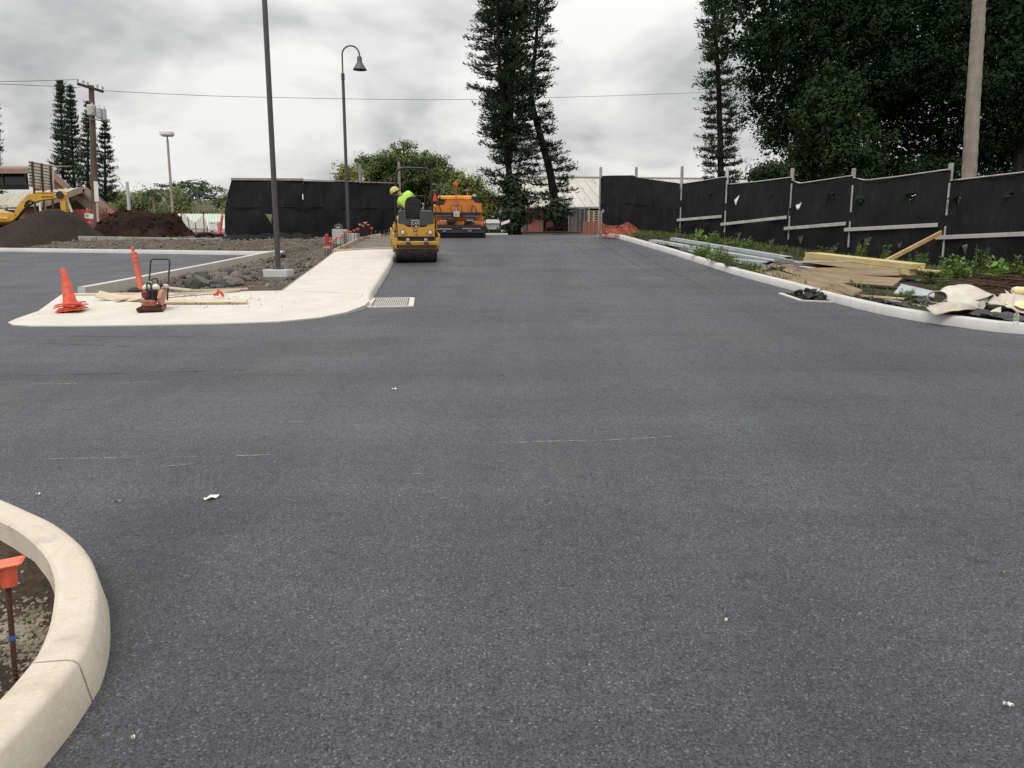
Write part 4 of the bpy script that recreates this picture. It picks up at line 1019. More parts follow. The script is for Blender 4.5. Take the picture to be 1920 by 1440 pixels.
palm_crown(t, tuple(W(1862,-420,26.5)), 3.2, 14, 3)
# trees beyond the left fence and the paver
broad_tree('rounded yellow-green tree standing behind the left fence', [(700,330,48,42),(745,315,55,40),(795,322,52,46),(830,345,38,40),(690,372,60,45),(760,370,70,50),(820,385,50,45),(858,360,24,34)], 66, 760, .18, 2.4, M['leaf_mid'], 41, jY=1.5, twig_r=.24, leaves=32, subs=22, subf=.30)
broad_tree('small yellowish tree over the left fence beside the lamp', [(648,325,17,17),(665,335,14,20),(640,345,16,18)], 62, 655, .24, 2.2, M['leaf_yel'], 42, jY=.3, twig_r=.35)
broad_tree('sunlit shrubby tree right of the paver', [(873,350,24,24),(884,375,22,34),(893,352,14,22),(912,385,22,36),(938,392,20,30),(925,425,30,22),(890,420,25,22)], 56, 905, .17, 2.3, M['leaf_yel'], 43, jY=.8, twig_r=.35, leaves=44)
broad_tree('soft green feathery bush above the paver', [(832,368,18,22),(852,372,16,20),(838,400,24,22)], 58, 838, .26, 2.4, M['leaf_mid'], 44, jY=.4, twig_r=.32)
# hillside wood at the left, reading as one mass, with a rain tree and two palms standing out of it
lst = []
r_ = random.Random(4)
for i in range(46): x = r_.uniform(205, 470); lst.append((x, 366+r_.uniform(-4, 46)+6*abs(x-350)/100, r_.uniform(13, 22), r_.uniform(9, 15), r_.uniform(-12, 12)))
for i in range(14): x = r_.uniform(-40, 215); lst.append((x, r_.uniform(385, 410), 18, 12, r_.uniform(0, 15)))
wd_ = crown_mesh('hillside_wood', px_lumps(lst, 125, .9), .42, .42, M['leaf_wood'], None, 51, .8, 40, .3); wd_['kind'] = 'stuff'
broad_tree('flat-topped spreading rain tree on the far left hillside', [(300,362,34,7),(335,350,36,7),(370,346,34,8),(392,358,30,8),(345,366,44,7),(282,372,20,5),(405,372,18,6)], 135, 350, .42, .55, M['leaf_rain'], 52, jY=2, twig_r=.55, leaves=26, trunk_r=.5, flat=1.0, inner=0)
for lb, px, py, Y, ln, sd_ in (('dark feathery palm in front of the hillside trees', 369, 359, 92, 1.75, 61), ('palm with a round dark crown left of the parking light', 284, 358, 100, 1.6, 62)):
    c = W(px, py, Y); t = T('palm_tree', lb, 'tree', (0, 0, 0)); mb = MB(); mb.tube([Vector((c.x, Y, zground(c.x, Y)-.3)), Vector((c.x+.15, Y, c.z-2)), c], [.2,.15,.13], 9); mb.build('trunk', M['palm_bark'], t); palm_crown(t, tuple(c), ln, 16, sd_)

# ================================================================ BUILDINGS BEYOND THE SITE
# red barn with a pale sheet roof
bar = T('red_barn', 'long red barn with a pale weathered sheet metal roof beyond the right fence', 'barn', (0, 0, 0))
O_ = W(990, 437, 70); fx = Vector((10, 1.13, 0)).normalized(); fy = Vector((-fx.y, fx.x, 0)); zf0 = O_.z
ze = W(989, 383, 70).z; zr = W(1003, 332, 80).z; LEN = 27.0; DEP = 20.0
def bp(u, v, z): return O_+fx*u+fy*v+Vector((0, 0, z-O_.z))
nsh = 30; ws = LEN/nsh
rroot = MB(); rroot.beam(bp(-.5,10,zr+.08), bp(LEN+.3,10,zr+.08), .5, .08); roof = rroot.build('roof', M['roof'], bar)
proto = None
for side in (0, 1):
    for i in range(nsh):
        mb = MB(); u0 = -.45+i*(LEN+.6)/nsh; u1 = u0+(LEN+.6)/nsh-.01
        e0, e1 = (bp(u0,-.7,ze-.25), bp(u0,10,zr)) if side == 0 else (bp(u0,20.7,ze-.25), bp(u0,10,zr))
        du = fx*(u1-u0); nrm = (e1-e0).cross(du).normalized(); nrm = nrm if nrm.z > 0 else -nrm; k = 6; rows = []
        for (fr, hh) in ((0,.05),(.06,.05),(.10,0),(.48,0),(.52,.035),(.56,0),(.95,0),(.97,.05),(1,.05)): rows.append((e0+du*fr+nrm*hh, e1+du*fr+nrm*hh))
        for a, b in rows: mb.v += [tuple(a), tuple(b)]
        mb.f = [(2*j, 2*j+1, 2*j+3, 2*j+2) for j in range(len(rows)-1)]
        mb.build('roof_sheet', M['roof'], roof, smooth=0, fix=False)
mb = MB(); mb.prism([(0,0),(0,ze-zf0),(DEP/2,zr-zf0-.1),(DEP,ze-zf0),(DEP,0)], bp(0,0,zf0-.3), fy, Vector((0,0,1)), fx*.25); gw = mb.build('gable_wall', M['red_wall'], bar)
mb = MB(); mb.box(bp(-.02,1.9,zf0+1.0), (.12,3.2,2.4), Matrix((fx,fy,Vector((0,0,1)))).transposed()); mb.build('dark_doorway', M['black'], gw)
mb = MB(); mb.beam(bp(-.12,.2,zf0+2.05), bp(-.12,3.6,zf0+2.4), .12, .3); mb.build('door_awning', M['old_concrete'], gw)
for i in range(5):                                                    # flush bay with upright boards
    mb = MB(); mb.box(bp(.1+.23*i+.11,-.02+.006*(i % 2),(zf0+ze)/2-.2), (.22,.16,ze-zf0+.1), Matrix((fx,fy,Vector((0,0,1)))).transposed(), .01); mb.build('siding_board', M['red_wall'], bar)
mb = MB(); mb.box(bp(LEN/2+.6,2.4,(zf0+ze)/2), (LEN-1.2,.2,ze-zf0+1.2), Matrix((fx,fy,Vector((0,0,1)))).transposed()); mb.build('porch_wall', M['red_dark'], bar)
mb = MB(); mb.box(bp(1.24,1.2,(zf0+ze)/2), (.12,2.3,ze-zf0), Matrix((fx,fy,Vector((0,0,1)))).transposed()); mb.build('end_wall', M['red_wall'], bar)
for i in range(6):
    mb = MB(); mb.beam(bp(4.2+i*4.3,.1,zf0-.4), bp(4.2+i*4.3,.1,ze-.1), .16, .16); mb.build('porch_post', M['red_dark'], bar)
mb = MB(); mb.beam(bp(-.5,-.76,ze-.30), bp(LEN+.3,-.76,ze-.30), .12, .14); mb.build('gutter', M['old_concrete'], bar)
mb = MB(); mb.tube([bp(1.32,-.3,ze-.3), bp(1.32,.0,ze-.7), bp(1.32,.0,zf0)], .05, 8); mb.build('downpipe', M['fascia'], bar)
t = T('basketball_board', 'tilted white framed backboard on the barn gable', 'backboard', tuple(bp(-.5,1.2,ze-.1))); Mx = Matrix((fx,fy,Vector((0,0,1)))).transposed()
for (a, b) in (((-.3,-.55),(-.3,.45)),((.3,-.35),(.3,.65)),((-.3,-.55),(.3,-.35)),((-.3,.45),(.3,.65))):
    mb = MB(); mb.beam(Vector((a[0],0,a[1])), Vector((b[0],0,b[1])), .09, .06); mb.build('frame_bar', M['white_paint'], t)
mb = MB(); mb.prism([(-.28,-.5),(.28,-.32),(.28,.6),(-.28,.42)], (0,.06,0), (1,0,0), (0,0,1), (0,.04,0)); mb.build('board', M['red_wall'], t)
# red plinth wall, low wall and clutter before the barn
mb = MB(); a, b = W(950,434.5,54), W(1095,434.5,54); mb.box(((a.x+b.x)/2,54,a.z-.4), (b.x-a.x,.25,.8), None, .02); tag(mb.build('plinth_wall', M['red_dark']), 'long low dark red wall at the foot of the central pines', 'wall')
mb = MB(); a, b = W(1093,416,46), W(1123,416,46)
for k in range(4): mb.box((a.x+(b.x-a.x)*(k+.5)/4,46+.01*(k % 2),a.z-.55), ((b.x-a.x)/4-.015,.2,1.1), None, .01)
tag(mb.build('red_wall_block', M['red_wall']), 'short panelled red wall at the left end of the right fence', 'wall')
t = T('chain_link_fence', 'grey chain link fence leading to the barn porch', 'fence', (0, 0, 0))
pa, pb_ = W(1066,437,60), W(1104,437,50)
for k in range(6):
    q = pa.lerp(pb_, k/5); hh = 1.65; mb = MB(); mb.lathe([(.03,-.3),(.03,hh)], q, seg=6); mb.build('post', M['galv'], t)
def link_mat():
    b = NB('chain_link'); b.fin((.36,.37,.38), .5, .5); tr = b.N.new('ShaderNodeBsdfTransparent'); ms = b.N.new('ShaderNodeMixShader'); ms.inputs[0].default_value = .32
    b.L.new(tr.outputs[0], ms.inputs[1]); b.L.new(b.b.outputs[0], ms.inputs[2]); b.L.new(ms.outputs[0], b.o.inputs[0]); return b.m
mb = MB(); mb.grid(lambda u, v: pa.lerp(pb_, u)+Vector((0, -.03, 1.6*v)), 10, 4); mb.build('wire_mesh', link_mat(), t, fix=False)
mb = MB(); mb.tube([pa+Vector((0,0,1.62)), pb_+Vector((0,0,1.62))], .025, 6); mb.build('top_rail', M['galv'], t)
t = T('pallet_stack', 'stack of wooden pallets against the end of the right fence', 'pallets', tuple(W(1112,420,48)))
for k in range(6):
    mb = MB(); mb.box((0,0,.06+k*.14), (.75,.7,.03)); mb.box((0,-.3,.0+k*.14), (.1,.08,.09)); mb.box((-.3,-.3,.0+k*.14), (.1,.08,.09)); mb.box((.3,-.3,.0+k*.14), (.1,.08,.09)); mb.box((0,.25,.0+k*.14), (.7,.08,.09)); mb.build('pallet', M['pale_plank'], t)
t = T('slatted_rack', 'leaning rack of white bars beside the main pine trunk', 'rack', (0, 0, 0))
mb = MB(); mb.beam(W(932,421,51.3), W(944,366,51.5), .08, .08); mb.build('pole', M['white_paint'], t)
for k in range(9):
    y = 372+k*6; xl = 944-(y-366)*.22; mb = MB(); mb.beam(W(xl,y,51.4), W(956,y+(k % 2),51.5), .05, .07); mb.build('bar', M['white_paint'], t)
t = T('tool_trailer', 'white topped grey box trailer parked right of the paver', 'trailer', tuple(W(923,437,44))); 
mb = MB(); mb.box((0,0,.36), (.78,1.2,.36), None, .02); mb.build('body', M['old_concrete'], t)
mb = MB(); mb.prism([(-.44,.52),(.44,.52),(.38,.72),(-.38,.72)], (0,-.66,0), (1,0,0), (0,0,1), (0,1.3,0)); mb.build('lid', M['white_paint'], t)
for x in (-.3,.3):
    mb = MB(); mb.lathe([(.09,-.05),(.18,-.04),(.18,.04),(.09,.05)], (x,-.5,.18), (1,0,0), 12); mb.build('wheel', M['rubber'], t)
mb = MB(); mb.prism([(.5,.42),(.98,.58),(.98,.74),(.5,.58)], (0,-.3,0), (1,0,0), (0,0,1), (0,.8,0)); mb.build('ramp', M['white_paint'], t)
mb = MB(); a, b = W(906,437.5,43), W(952,437.5,43); mb.box(((a.x+b.x)/2,43.3,a.z-.1), (b.x-a.x,.5,.2), None, .02); tag(mb.build('white_kerb_block', M['kerb_white']), 'white concrete block lying at the road end by the trailer', 'block')
t = T('rusty_barrow', 'small rusty wheelbarrow shape in the barn porch', 'barrow', tuple(W(1035,436,66)))
mb = MB(); mb.prism([(-.5,.4),(.5,.5),(.35,.95),(-.45,.85)], (0,0,0), (1,0,0), (0,0,1), (0,.5,0)); mb.build('tray', M['rust'], t)
mb = MB(); mb.lathe([(.25,-.05),(.3,0),(.25,.05)], (.3,.2,.3), (0,1,0), 14); mb.build('wheel', M['rubber'], t)
mb = MB(); mb.beam((-.6,.1,.0), (-.4,.1,.5), .06, .06); mb.beam((-.6,.4,.0), (-.4,.4,.5), .06, .06); mb.build('leg', M['rust'], t)
# building at the far left: low gabled wing with deep rakes, taller hall behind
lb_ = T('left_building', 'brown and red building with pale gabled roof behind the dark spoil heap', 'building', (0, 0, 0))
YB = 60; ap = W(160,351,YB); lf = W(76,384,YB); rf = W(213,398,YB); back = Vector((-13.5,9,0))
def roofplane(name, pts, mat, n_, th=.12):
    a, b, c, d = pts; r0 = None
    for k in range(n_):
        p = [a.lerp(b, k/n_+.001), a.lerp(b, (k+1)/n_-.001), d.lerp(c, (k+1)/n_-.001), d.lerp(c, k/n_+.001)]; nr = (p[1]-p[0]).cross(p[3]-p[0]).normalized(); nr = nr if nr.z > 0 else -nr; mb = MB()
        rib = p[0].lerp(p[1], .12), p[3].lerp(p[2], .12)
        mb.add([p[0], p[1], p[2], p[3]]+[q-nr*th for q in p], [(0,1,2,3),(7,6,5,4),(0,4,5,1),(1,5,6,2),(2,6,7,3),(3,7,4,0)]); mb.beam(rib[0]+nr*.03, rib[1]+nr*.03, .08, .06)
        o = mb.build(name, M[mat], lb_, smooth=0)
roofplane('roof_sheet', (ap, ap+back, lf+back, lf), 'roof_white', 18)
roofplane('roof_sheet', (ap, ap+back, rf+back, rf), 'roof_white', 14)
for a, b in ((lf, ap), (ap, rf)):
    mb = MB(); d_ = Vector((0, -.18, -.14)); mb.beam(a+d_, b+d_, .12, .42); mb.build('rake_board', M['fascia'], lb_)
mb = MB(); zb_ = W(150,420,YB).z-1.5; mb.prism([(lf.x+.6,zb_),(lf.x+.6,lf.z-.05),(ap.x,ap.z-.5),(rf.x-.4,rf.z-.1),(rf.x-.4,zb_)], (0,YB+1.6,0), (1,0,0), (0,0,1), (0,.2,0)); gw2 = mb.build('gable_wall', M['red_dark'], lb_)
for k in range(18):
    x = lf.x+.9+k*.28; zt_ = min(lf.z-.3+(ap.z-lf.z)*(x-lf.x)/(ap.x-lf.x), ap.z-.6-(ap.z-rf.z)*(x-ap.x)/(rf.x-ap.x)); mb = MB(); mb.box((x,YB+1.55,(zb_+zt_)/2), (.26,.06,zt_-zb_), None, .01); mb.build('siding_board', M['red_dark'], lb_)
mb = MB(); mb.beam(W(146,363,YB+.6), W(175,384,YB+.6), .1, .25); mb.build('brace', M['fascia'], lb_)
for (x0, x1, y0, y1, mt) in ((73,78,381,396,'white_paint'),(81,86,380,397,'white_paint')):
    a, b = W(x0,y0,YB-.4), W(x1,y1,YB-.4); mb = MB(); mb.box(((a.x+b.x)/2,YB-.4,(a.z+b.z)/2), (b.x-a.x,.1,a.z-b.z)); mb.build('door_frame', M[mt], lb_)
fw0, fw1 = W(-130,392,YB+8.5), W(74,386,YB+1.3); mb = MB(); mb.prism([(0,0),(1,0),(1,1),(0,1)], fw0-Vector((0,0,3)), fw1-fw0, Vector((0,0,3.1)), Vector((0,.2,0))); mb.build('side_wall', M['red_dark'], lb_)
for k in range(3):
    q = fw0.lerp(fw1, .55+.13*k); mb = MB(); mb.box(q+Vector((0,-.12,-.7)), (1.1,.1,.9)); wn = mb.build('window', M['glass_dark'], lb_); mb = MB(); mb.box(q+Vector((0,-.16,-.22)), (1.2,.08,.08)); mb.build('window_head', M['white_paint'], wn)
# hall behind
YH = 74; mb = MB(); a, b = W(-160,322,YH), W(58,321,YH); mb.beam(a, b, .5, .42); mb.build('fascia', M['fascia'], lb_)
mb = MB(); mb.prism([(0,0),(1,0),(1,1),(0,1)], W(-160,356,YH+1.6), b-a, Vector((0,0,1.75)), (0,.2,0)); mb.build('clerestory_wall', M['black'], lb_)
for k in range(5):
    c = W(-140+k*42,337,YH+1.5); mb = MB(); mb.box(c, (1.9,.08,1.0)); cw = mb.build('window', M['glass_dark'], lb_); mb = MB(); mb.box(c+Vector((1.0,-.03,0)), (.08,.08,1.1)); mb.build('mullion', M['fascia'], cw)
hp = [W(58,318,YH+.3), W(88,318,YH+.3), W(124,351,YH+.3), W(124,372,YH+.3), W(58,372,YH+.3)]
mb = MB(); mb.prism([(p.x, p.z) for p in hp], (0,YH+.6,0), (1,0,0), (0,0,1), (0,.3,0)); mb.build('hall_gable', M['red_wall'], lb_)
mb = MB(); mb.beam(W(86,314,YH), W(128,353,YH), .2, .5); mb.build('rake_board', M['fascia'], lb_)
mb = MB(); mb.prism([(0,0),(1,0),(1,1),(0,1)], a+Vector((0,0,.25)), b-a, Vector((0,7,.9)), Vector((0,0,.08))); mb.build('hall_roof', M['fascia'], lb_)
# back of a slatted sign on three posts
sg = T('billboard', 'back of a slatted cream sign board on three dark posts', 'billboard', (0, 0, 0)); YS = 54
c4 = [W(54.5,301.5,YS), W(98.5,310.5,YS+1.8), W(98.5,355,YS+1.8), W(54.5,350.5,YS)]
mb = MB(); mb.add([*c4]+[q+Vector((.05,.08,0)) for q in c4], [(0,1,2,3),(7,6,5,4),(0,4,5,1),(1,5,6,2),(2,6,7,3),(3,7,4,0)]); mb.build('panel', M['sign_yellow'], sg)
for k in range(8):
    f_ = (k+.4)/8; mb = MB(); mb.beam(c4[0].lerp(c4[3], f_)+Vector((0,-.06,0)), c4[1].lerp(c4[2], f_)+Vector((0,-.06,0)), .04, .045); mb.build('batten', M['dark_wood'], sg)
for px, py in ((63,368),(80,371),(97,375)):
    u = (px-54.5)/44; tp = c4[0].lerp(c4[1], u); bt = c4[3].lerp(c4[2], u); mb = MB(); mb.beam(tp+Vector((0,-.16,0)), bt+Vector((0,-.16,-2.6)), .10, .10); mb.build('post', M['dark_wood'], sg)
# pale green roofed building and cabinet seen over the spoil
gb = T('green_roofed_shed', 'long white shed with pale green ribbed roof left of the fence', 'shed', (0, 0, 0)); YG = 72
a0_, a1_, e0_, e1_ = W(332,401,YG+5), W(452,401.5,YG+5), W(322,428,YG), W(455,429,YG)
for k in range(24):
    p = [e0_.lerp(e1_, k/24), e0_.lerp(e1_, (k+.95)/24), a0_.lerp(a1_, (k+.95)/24), a0_.lerp(a1_, k/24)]; mb = MB(); mb.add(p+[q-Vector((0,0,.1)) for q in p], [(0,1,2,3),(7,6,5,4),(0,4,5,1),(1,5,6,2),(2,6,7,3),(3,7,4,0)]); mb.beam(p[0]+Vector((0,0,.03)), p[3]+Vector((0,0,.03)), .07, .07); mb.build('roof_sheet', M['roof_green'], gb, smooth=0)
mb = MB(); mb.prism([(0,0),(1,0),(1,1),(0,1)], e0_-Vector((0,-.5,2.6)), e1_-e0_, Vector((0,0,2.5)), (0,.2,0)); mb.build('wall', M['white_paint'], gb)
cb = T('electric_cabinet', 'white electrical cabinet standing beside the left fence', 'cabinet', tuple(W(400,433,47))); a, b = W(388,415,47), W(404.5,433,47); wd = b.x-a.x; hh = a.z-b.z
mb = MB(); mb.box((-.0,.2,hh/2), (wd,.4,hh), None, .01); body = mb.build('body', M['sign_white'], cb)
for zz in (.16,.84):
    mb = MB(); mb.box((-.02,-.005,hh*zz), (wd*.62,.02,.07)); mb.build('louvre', M['transformer'], cb)
mb = MB(); mb.box((wd/2+.06,.1,hh*.86), (.12,.25,.1)); mb.build('side_box', M['transformer'], cb)
mb = MB(); a, b = W(350,431.5,49), W(425,434,46.5); mb.beam(a, b, .3, .14); tag(mb.build('concrete_strip', M['kerb_white']), 'white concrete strip behind the brown spoil heap', 'kerb')

# ================================================================ MACHINES AND THE DRIVER
def arc_pts(pts, rad, n=6):
    """polyline with rounded corners"""
    pts = [Vector(p) for p in pts]; o = [pts[0]]
    for a, b, c in zip(pts, pts[1:], pts[2:]):
        u = (a-b).normalized(); v = (c-b).normalized(); r_ = min(rad, (a-b).length*.49, (c-b).length*.49); p0 = b+u*r_; p1 = b+v*r_
        for k in range(n+1): t = k/n; o.append(p0*(1-t)**2+b*2*t*(1-t)+p1*t*t)
    o.append(pts[-1]); return o
# ---------------- tandem roller
rg_ = P(777.5, 493.3); RZ = R(10.5)
rol = T('road_roller', 'yellow and grey tandem road roller seen from behind beside the walk', 'road roller', (rg_.x, rg_.y+.33, H(rg_.x, rg_.y+.33)), rot=(math.atan(.095), 0, RZ))
def drum(y):
    mb = MB(); mb.lathe([(.27,-.60),(.34,-.60),(.357,-.585),(.36,-.55),(.36,.55),(.357,.585),(.34,.60),(.27,.60),(.25,.53),(.06,.52)], (0,y,.36), (1,0,0), 40); d = mb.build('drum', M['steel_drum'], rol, smooth=30)
    for s_ in (-1,1):
        mb = MB(); mb.lathe([(.12,-.02),(.12,.02),(.05,.05)], (s_*.56,y,.36), (s_,0,0), 16); mb.build('drum_hub', M['black'], d)
drum(0); drum(1.72)
for y0, nm in ((0,'rear_frame'),(1.72,'front_frame')):
    sgn = -1 if y0 == 0 else 1
    mb = MB(); yb = y0+sgn*.42
    mb.box((0,yb,.49), (1.24,.07,.14), None, .012); mb.box((0,yb-sgn*.02,.60), (1.22,.10,.07), None, .012)
    for s_ in (-1,1):
        mb.box((s_*.645,y0,.70), (.05,.92,.30), None, .015); mb.prism([(-.2,.55),(.2,.55),(.1,.30),(-.1,.30)], (s_*.645-.022,y0,0), (0,1,0), (0,0,1), (.044,0,0)); mb.box((s_*.60,yb+.02*sgn*-1,.62), (.10,.12,.22), None, .01)
    mb.build(nm, M['cat_yellow'], rol)
for x in (-.25,.26):
    mb = MB(); mb.box((x,-.45,.66), (.10,.12,.11), None, .015); mb.build('bracket', M['galv'], rol)
    mb = MB(); mb.tube([(x-.02,-.46,.62),(x-.04,-.47,.52),(x-.10,-.47,.44)], .016, 6); mb.tube([(x+.03,-.46,.62),(x+.07,-.47,.53),(x+.10,-.47,.47)], .016, 6); mb.build('scraper_linkage', M['steel_dark'], rol)
mb = MB(); mb.box((0,-.475,.495), (1.16,.012,.10)); mb.build('scraper_bar', M['rust'], rol)
mb = MB(); mb.box((0,.02,.72), (1.0,.78,.18), None, .02); mb.build('underbody', M['black'], rol)
def hoodline(n=18): return [(-.51+1.02*i/n, 1.02+.07*(math.cos((i/n-.5)*2*math.pi*1.0)*-1)*.9 + (.05 if abs(i/n-.5) > .42 else 0)) for i in range(n+1)]
hl = [(-.515,1.12),(-.36,1.10),(-.27,1.045),(-.18,1.03),(.18,1.03),(.27,1.045),(.36,1.10),(.515,1.12)]
mb = MB(); mb.prism([(.515,.77),(-.515,.77)]+hl, (0,-.40,0), (1,0,0), (0,0,1), (0,.75,0)); hood = mb.build('rear_hood', M['cat_yellow'], rol)
mb = MB(); mb.prism([(-.49,1.08),(.49,1.08),(.49,1.45),(.46,1.48),(.13,1.48),(.11,1.24),(-.28,1.24),(-.30,1.48),(-.46,1.48),(-.49,1.45)], (0,-.375,0), (1,0,0), (0,0,1), (0,.5,0)); mb.build('engine_cover', M['machine_grey'], rol)
mb = MB(); mb.box((0,.55,1.0), (.98,1.1,.3), None, .03); mb.build('operator_floor', M['machine_grey'], rol)
for x in (-.39,.39):
    mb = MB(); mb.lathe([(.052,0),(.058,.012),(.058,.02)], (x,-.402,.885), (0,-1,0), 18)
    mb.v = [(v[0], v[1], .885+(v[2]-.885)*1.35) for v in mb.v]; hb = mb.build('headlight', M['black'], rol)
    mb = MB(); mb.lathe([(.044,.0),(.044,.008),(.02,.016)], (x,-.418,.885), (0,-1,0), 18); mb.v = [(v[0], v[1], .885+(v[2]-.885)*1.35) for v in mb.v]; mb.build('lens', M['lamp_glass'], hb)
    mb = MB(); mb.box((x*.72,-.405,.845), (.035,.02,.075), None, .008); mb.build('tail_reflector', M['red_reflect'], rol)
mb = MB(); mb.box((-.02,-.39,1.115), (.222,.02,.202), None, .004); mb.build('badge_border', M['plate_white'], rol)
mb = MB(); mb.box((-.02,-.394,1.115), (.205,.02,.185), None, .004); bd = mb.build('maker_badge', M['black'], rol)
text_part('badge_letters', 'CAT', .112, M['sign_white'], bd, (-.02,-.408,1.135), (math.pi/2,0,0), .002, sx=.92)
mb = MB(); mb.prism([(-.055,1.03),(.055,1.03),(.0,1.095)], (-.01,-.406,0), (1,0,0), (0,0,1), (0,.003,0)); mb.build('badge_triangle', M['hat'], bd)
mb = MB(); mb.box((-.075,-.405,1.045), (.08,.004,.03)); mb.build('badge_red_bar', M['red_maroon'], bd)
mb = MB(); mb.box((-.03,-.404,.945), (.11,.012,.085), None, .004); pl_ = mb.build('model_plate', M['black'], rol)
for dx, dz in ((-.025,.015),(.02,.015),(-.025,-.02),(.01,-.012)):
    mb = MB(); mb.box((-.03+dx,-.412,.945+dz), (.03,.004,.018)); mb.build('plate_mark', M['plate_white'], pl_)
mb = MB(); mb.lathe([(.02,0),(.02,.02)], (0,-.40,.82), (0,-1,0), 10); mb.build('latch', M['steel_dark'], rol)
# seat
mb = MB(); prof = [(-.22,1.24),(.22,1.24),(.235,1.5),(.22,1.72),(.16,1.82),(.07,1.86),(-.07,1.86),(-.16,1.82),(-.22,1.72),(-.235,1.5)]
mb.prism(prof, (-.06,.12,0), (1,0,0), (0,0,1), (0,.09,0)); mb.prism([(a*.82,1.26+(b-1.24)*.86) for a, b in prof], (-.06,.095,0), (1,0,0), (0,0,1), (0,.03,0)); st = mb.build('seat_back', M['black'], rol, smooth=25)
mb = MB(); mb.box((-.06,.09,1.68), (.34,.015,.012)); mb.build('seat_seam', M['rubber'], st)
mb = MB(); mb.box((-.06,.40,1.30), (.46,.46,.12), None, .04); mb.build('seat_cushion', M['rubber'], rol)
# roll-over bar
mb = MB(); mb.tube(arc_pts([(-.545,.62,.95),(-.535,.62,1.9),(-.50,.62,2.66),(.50,.62,2.66),(.535,.62,1.9),(.545,.62,.95)], .24, 8), .037, 10); mb.build('roll_bar', M['black'], rol)
mb = MB(); mb.tube(arc_pts([(.02,1.15,1.45),(.02,1.15,1.86),(.36,1.15,1.86),(.36,1.15,1.40)], .07, 5), .016, 8); mb.build('grab_rail', M['black'], rol)
mb = MB(); mb.box((.14,.95,1.50), (.16,.16,.30), None, .02); mb.box((.30,.75,1.5), (.04,.04,.22)); mb.box((.22,.8,1.45), (.2,.25,.1), None, .02); cs = mb.build('control_console', M['machine_grey'], rol)
mb = MB(); mb.tube([(.27,.7,1.48),(.28,.7,1.62)], .012, 6); mb.lathe([(.02,-.02),(.028,0),(.02,.03)], (.28,.7,1.64), seg=8); mb.build('drive_lever', M['plate_white'], cs)
mb = MB(); mb.lathe([(.17,-.012),(.185,0),(.17,.012),(.155,0)], (-.06,.98,1.62), (0,-.7,.7), 20, cap=False); mb.tube([(-.06,.98,1.62),(-.06,1.2,1.35)], .03, 8); mb.build('steering_wheel', M['rubber'], rol)
mb = MB(); mb.prism([(-.10,-.14),(.10,-.14),(.09,.10),(.03,.15),(-.08,.15)], (.62,.60,1.86), (1,0,0), (0,0,1), (0,.02,0)); sp_o = mb.build('triangle_backing', M['black'], rol)
mb = MB(); mb.prism([(-.085,-.12),(.085,-.12),(.0,.14)], (.625,.592,1.85), (1,0,0), (0,0,1), (0,.006,0)); tri_ = mb.build('warning_triangle', M['red_reflect'], rol)
mb = MB(); mb.prism([(-.045,-.095),(.045,-.095),(.0,.045)], (.625,.588,1.85), (1,0,0), (0,0,1), (0,.003,0)); mb.build('triangle_core', M['orange'], tri_)
for s_ in (-1,1):
    mb = MB(); mb.box((s_*.585,.30,.98), (.11,.5,.14), None, .02); mb.box((s_*.60,.05,1.06), (.05,.05,.16)); mb.box((s_*.58,.55,.86), (.12,.4,.03), None, .006); mb.build('side_step', M['cat_yellow'], rol)
    mb = MB(); mb.tube([(s_*.56,-.2,1.0),(s_*.565,-.2,1.22),(s_*.55,-.1,1.32)], .02, 7); mb.build('hose', M['rubber'], rol)
mb = MB(); mb.box((0,1.65,1.02), (.96,.7,.42), None, .05); mb.build('front_hood', M['cat_yellow'], rol)
mb = MB(); mb.lathe([(.1,.6),(.12,.7),(.1,.9)], (0,.86,0), seg=14); mb.build('articulation_joint', M['black'], rol)
# ---------------- driver, leaning out to the left to watch the edge
def skin_mesh(name, verts, edges, radii, mat, parent, sub=2, root=0):
    me = bpy.data.meshes.new(name); me.from_pydata([tuple(v) for v in verts], edges, []); ob = bpy.data.objects.new(name, me); COL.objects.link(ob)
    md = ob.modifiers.new('skin', 'SKIN'); md.use_smooth_shade = True
    for i, v in enumerate(me.skin_vertices[0].data): r_ = radii[i]; v.radius = r_ if isinstance(r_, tuple) else (r_, r_); v.use_root = (i == root)
    ss_ = ob.modifiers.new('sub', 'SUBSURF'); ss_.levels = sub; ss_.render_levels = sub
    dg = bpy.context.evaluated_depsgraph_get(); m2 = bpy.data.meshes.new_from_object(ob.evaluated_get(dg)); bpy.data.objects.remove(ob); bpy.data.meshes.remove(me)
    m2.polygons.foreach_set('use_smooth', [True]*len(m2.polygons)); m2.materials.clear(); return link_mesh(name, m2, mat, parent)
per = T('person', 'worker in lime shirt and yellow hard hat leaning out left on the roller', 'person', tuple(rol.location), rot=tuple(rol.rotation_euler))
J = dict(pel=(-.08,.36,1.44), wai=(-.17,.37,1.58), che=(-.27,.36,1.76), nk0=(-.38,.36,1.90), nk1=(-.43,.38,1.94), hd=(-.52,.42,1.965), hd2=(-.57,.45,1.97),
         rs=(-.14,.36,1.94), re=(.02,.47,1.83), rw=(.02,.72,1.70), rh=(.01,.80,1.68), ls=(-.40,.38,1.76), le=(-.47,.52,1.56), lw=(-.30,.75,1.55), lh=(-.22,.82,1.56),
         rhip=(.02,.42,1.42), rk=(.05,.86,1.43), ra=(.06,.98,1.06), rt=(.06,1.14,1.03), lhip=(-.18,.42,1.42), lk=(-.24,.86,1.43), la=(-.24,.98,1.06), lt=(-.24,1.14,1.03))
names_ = list(J); ix = {n_: i for i, n_ in enumerate(names_)}
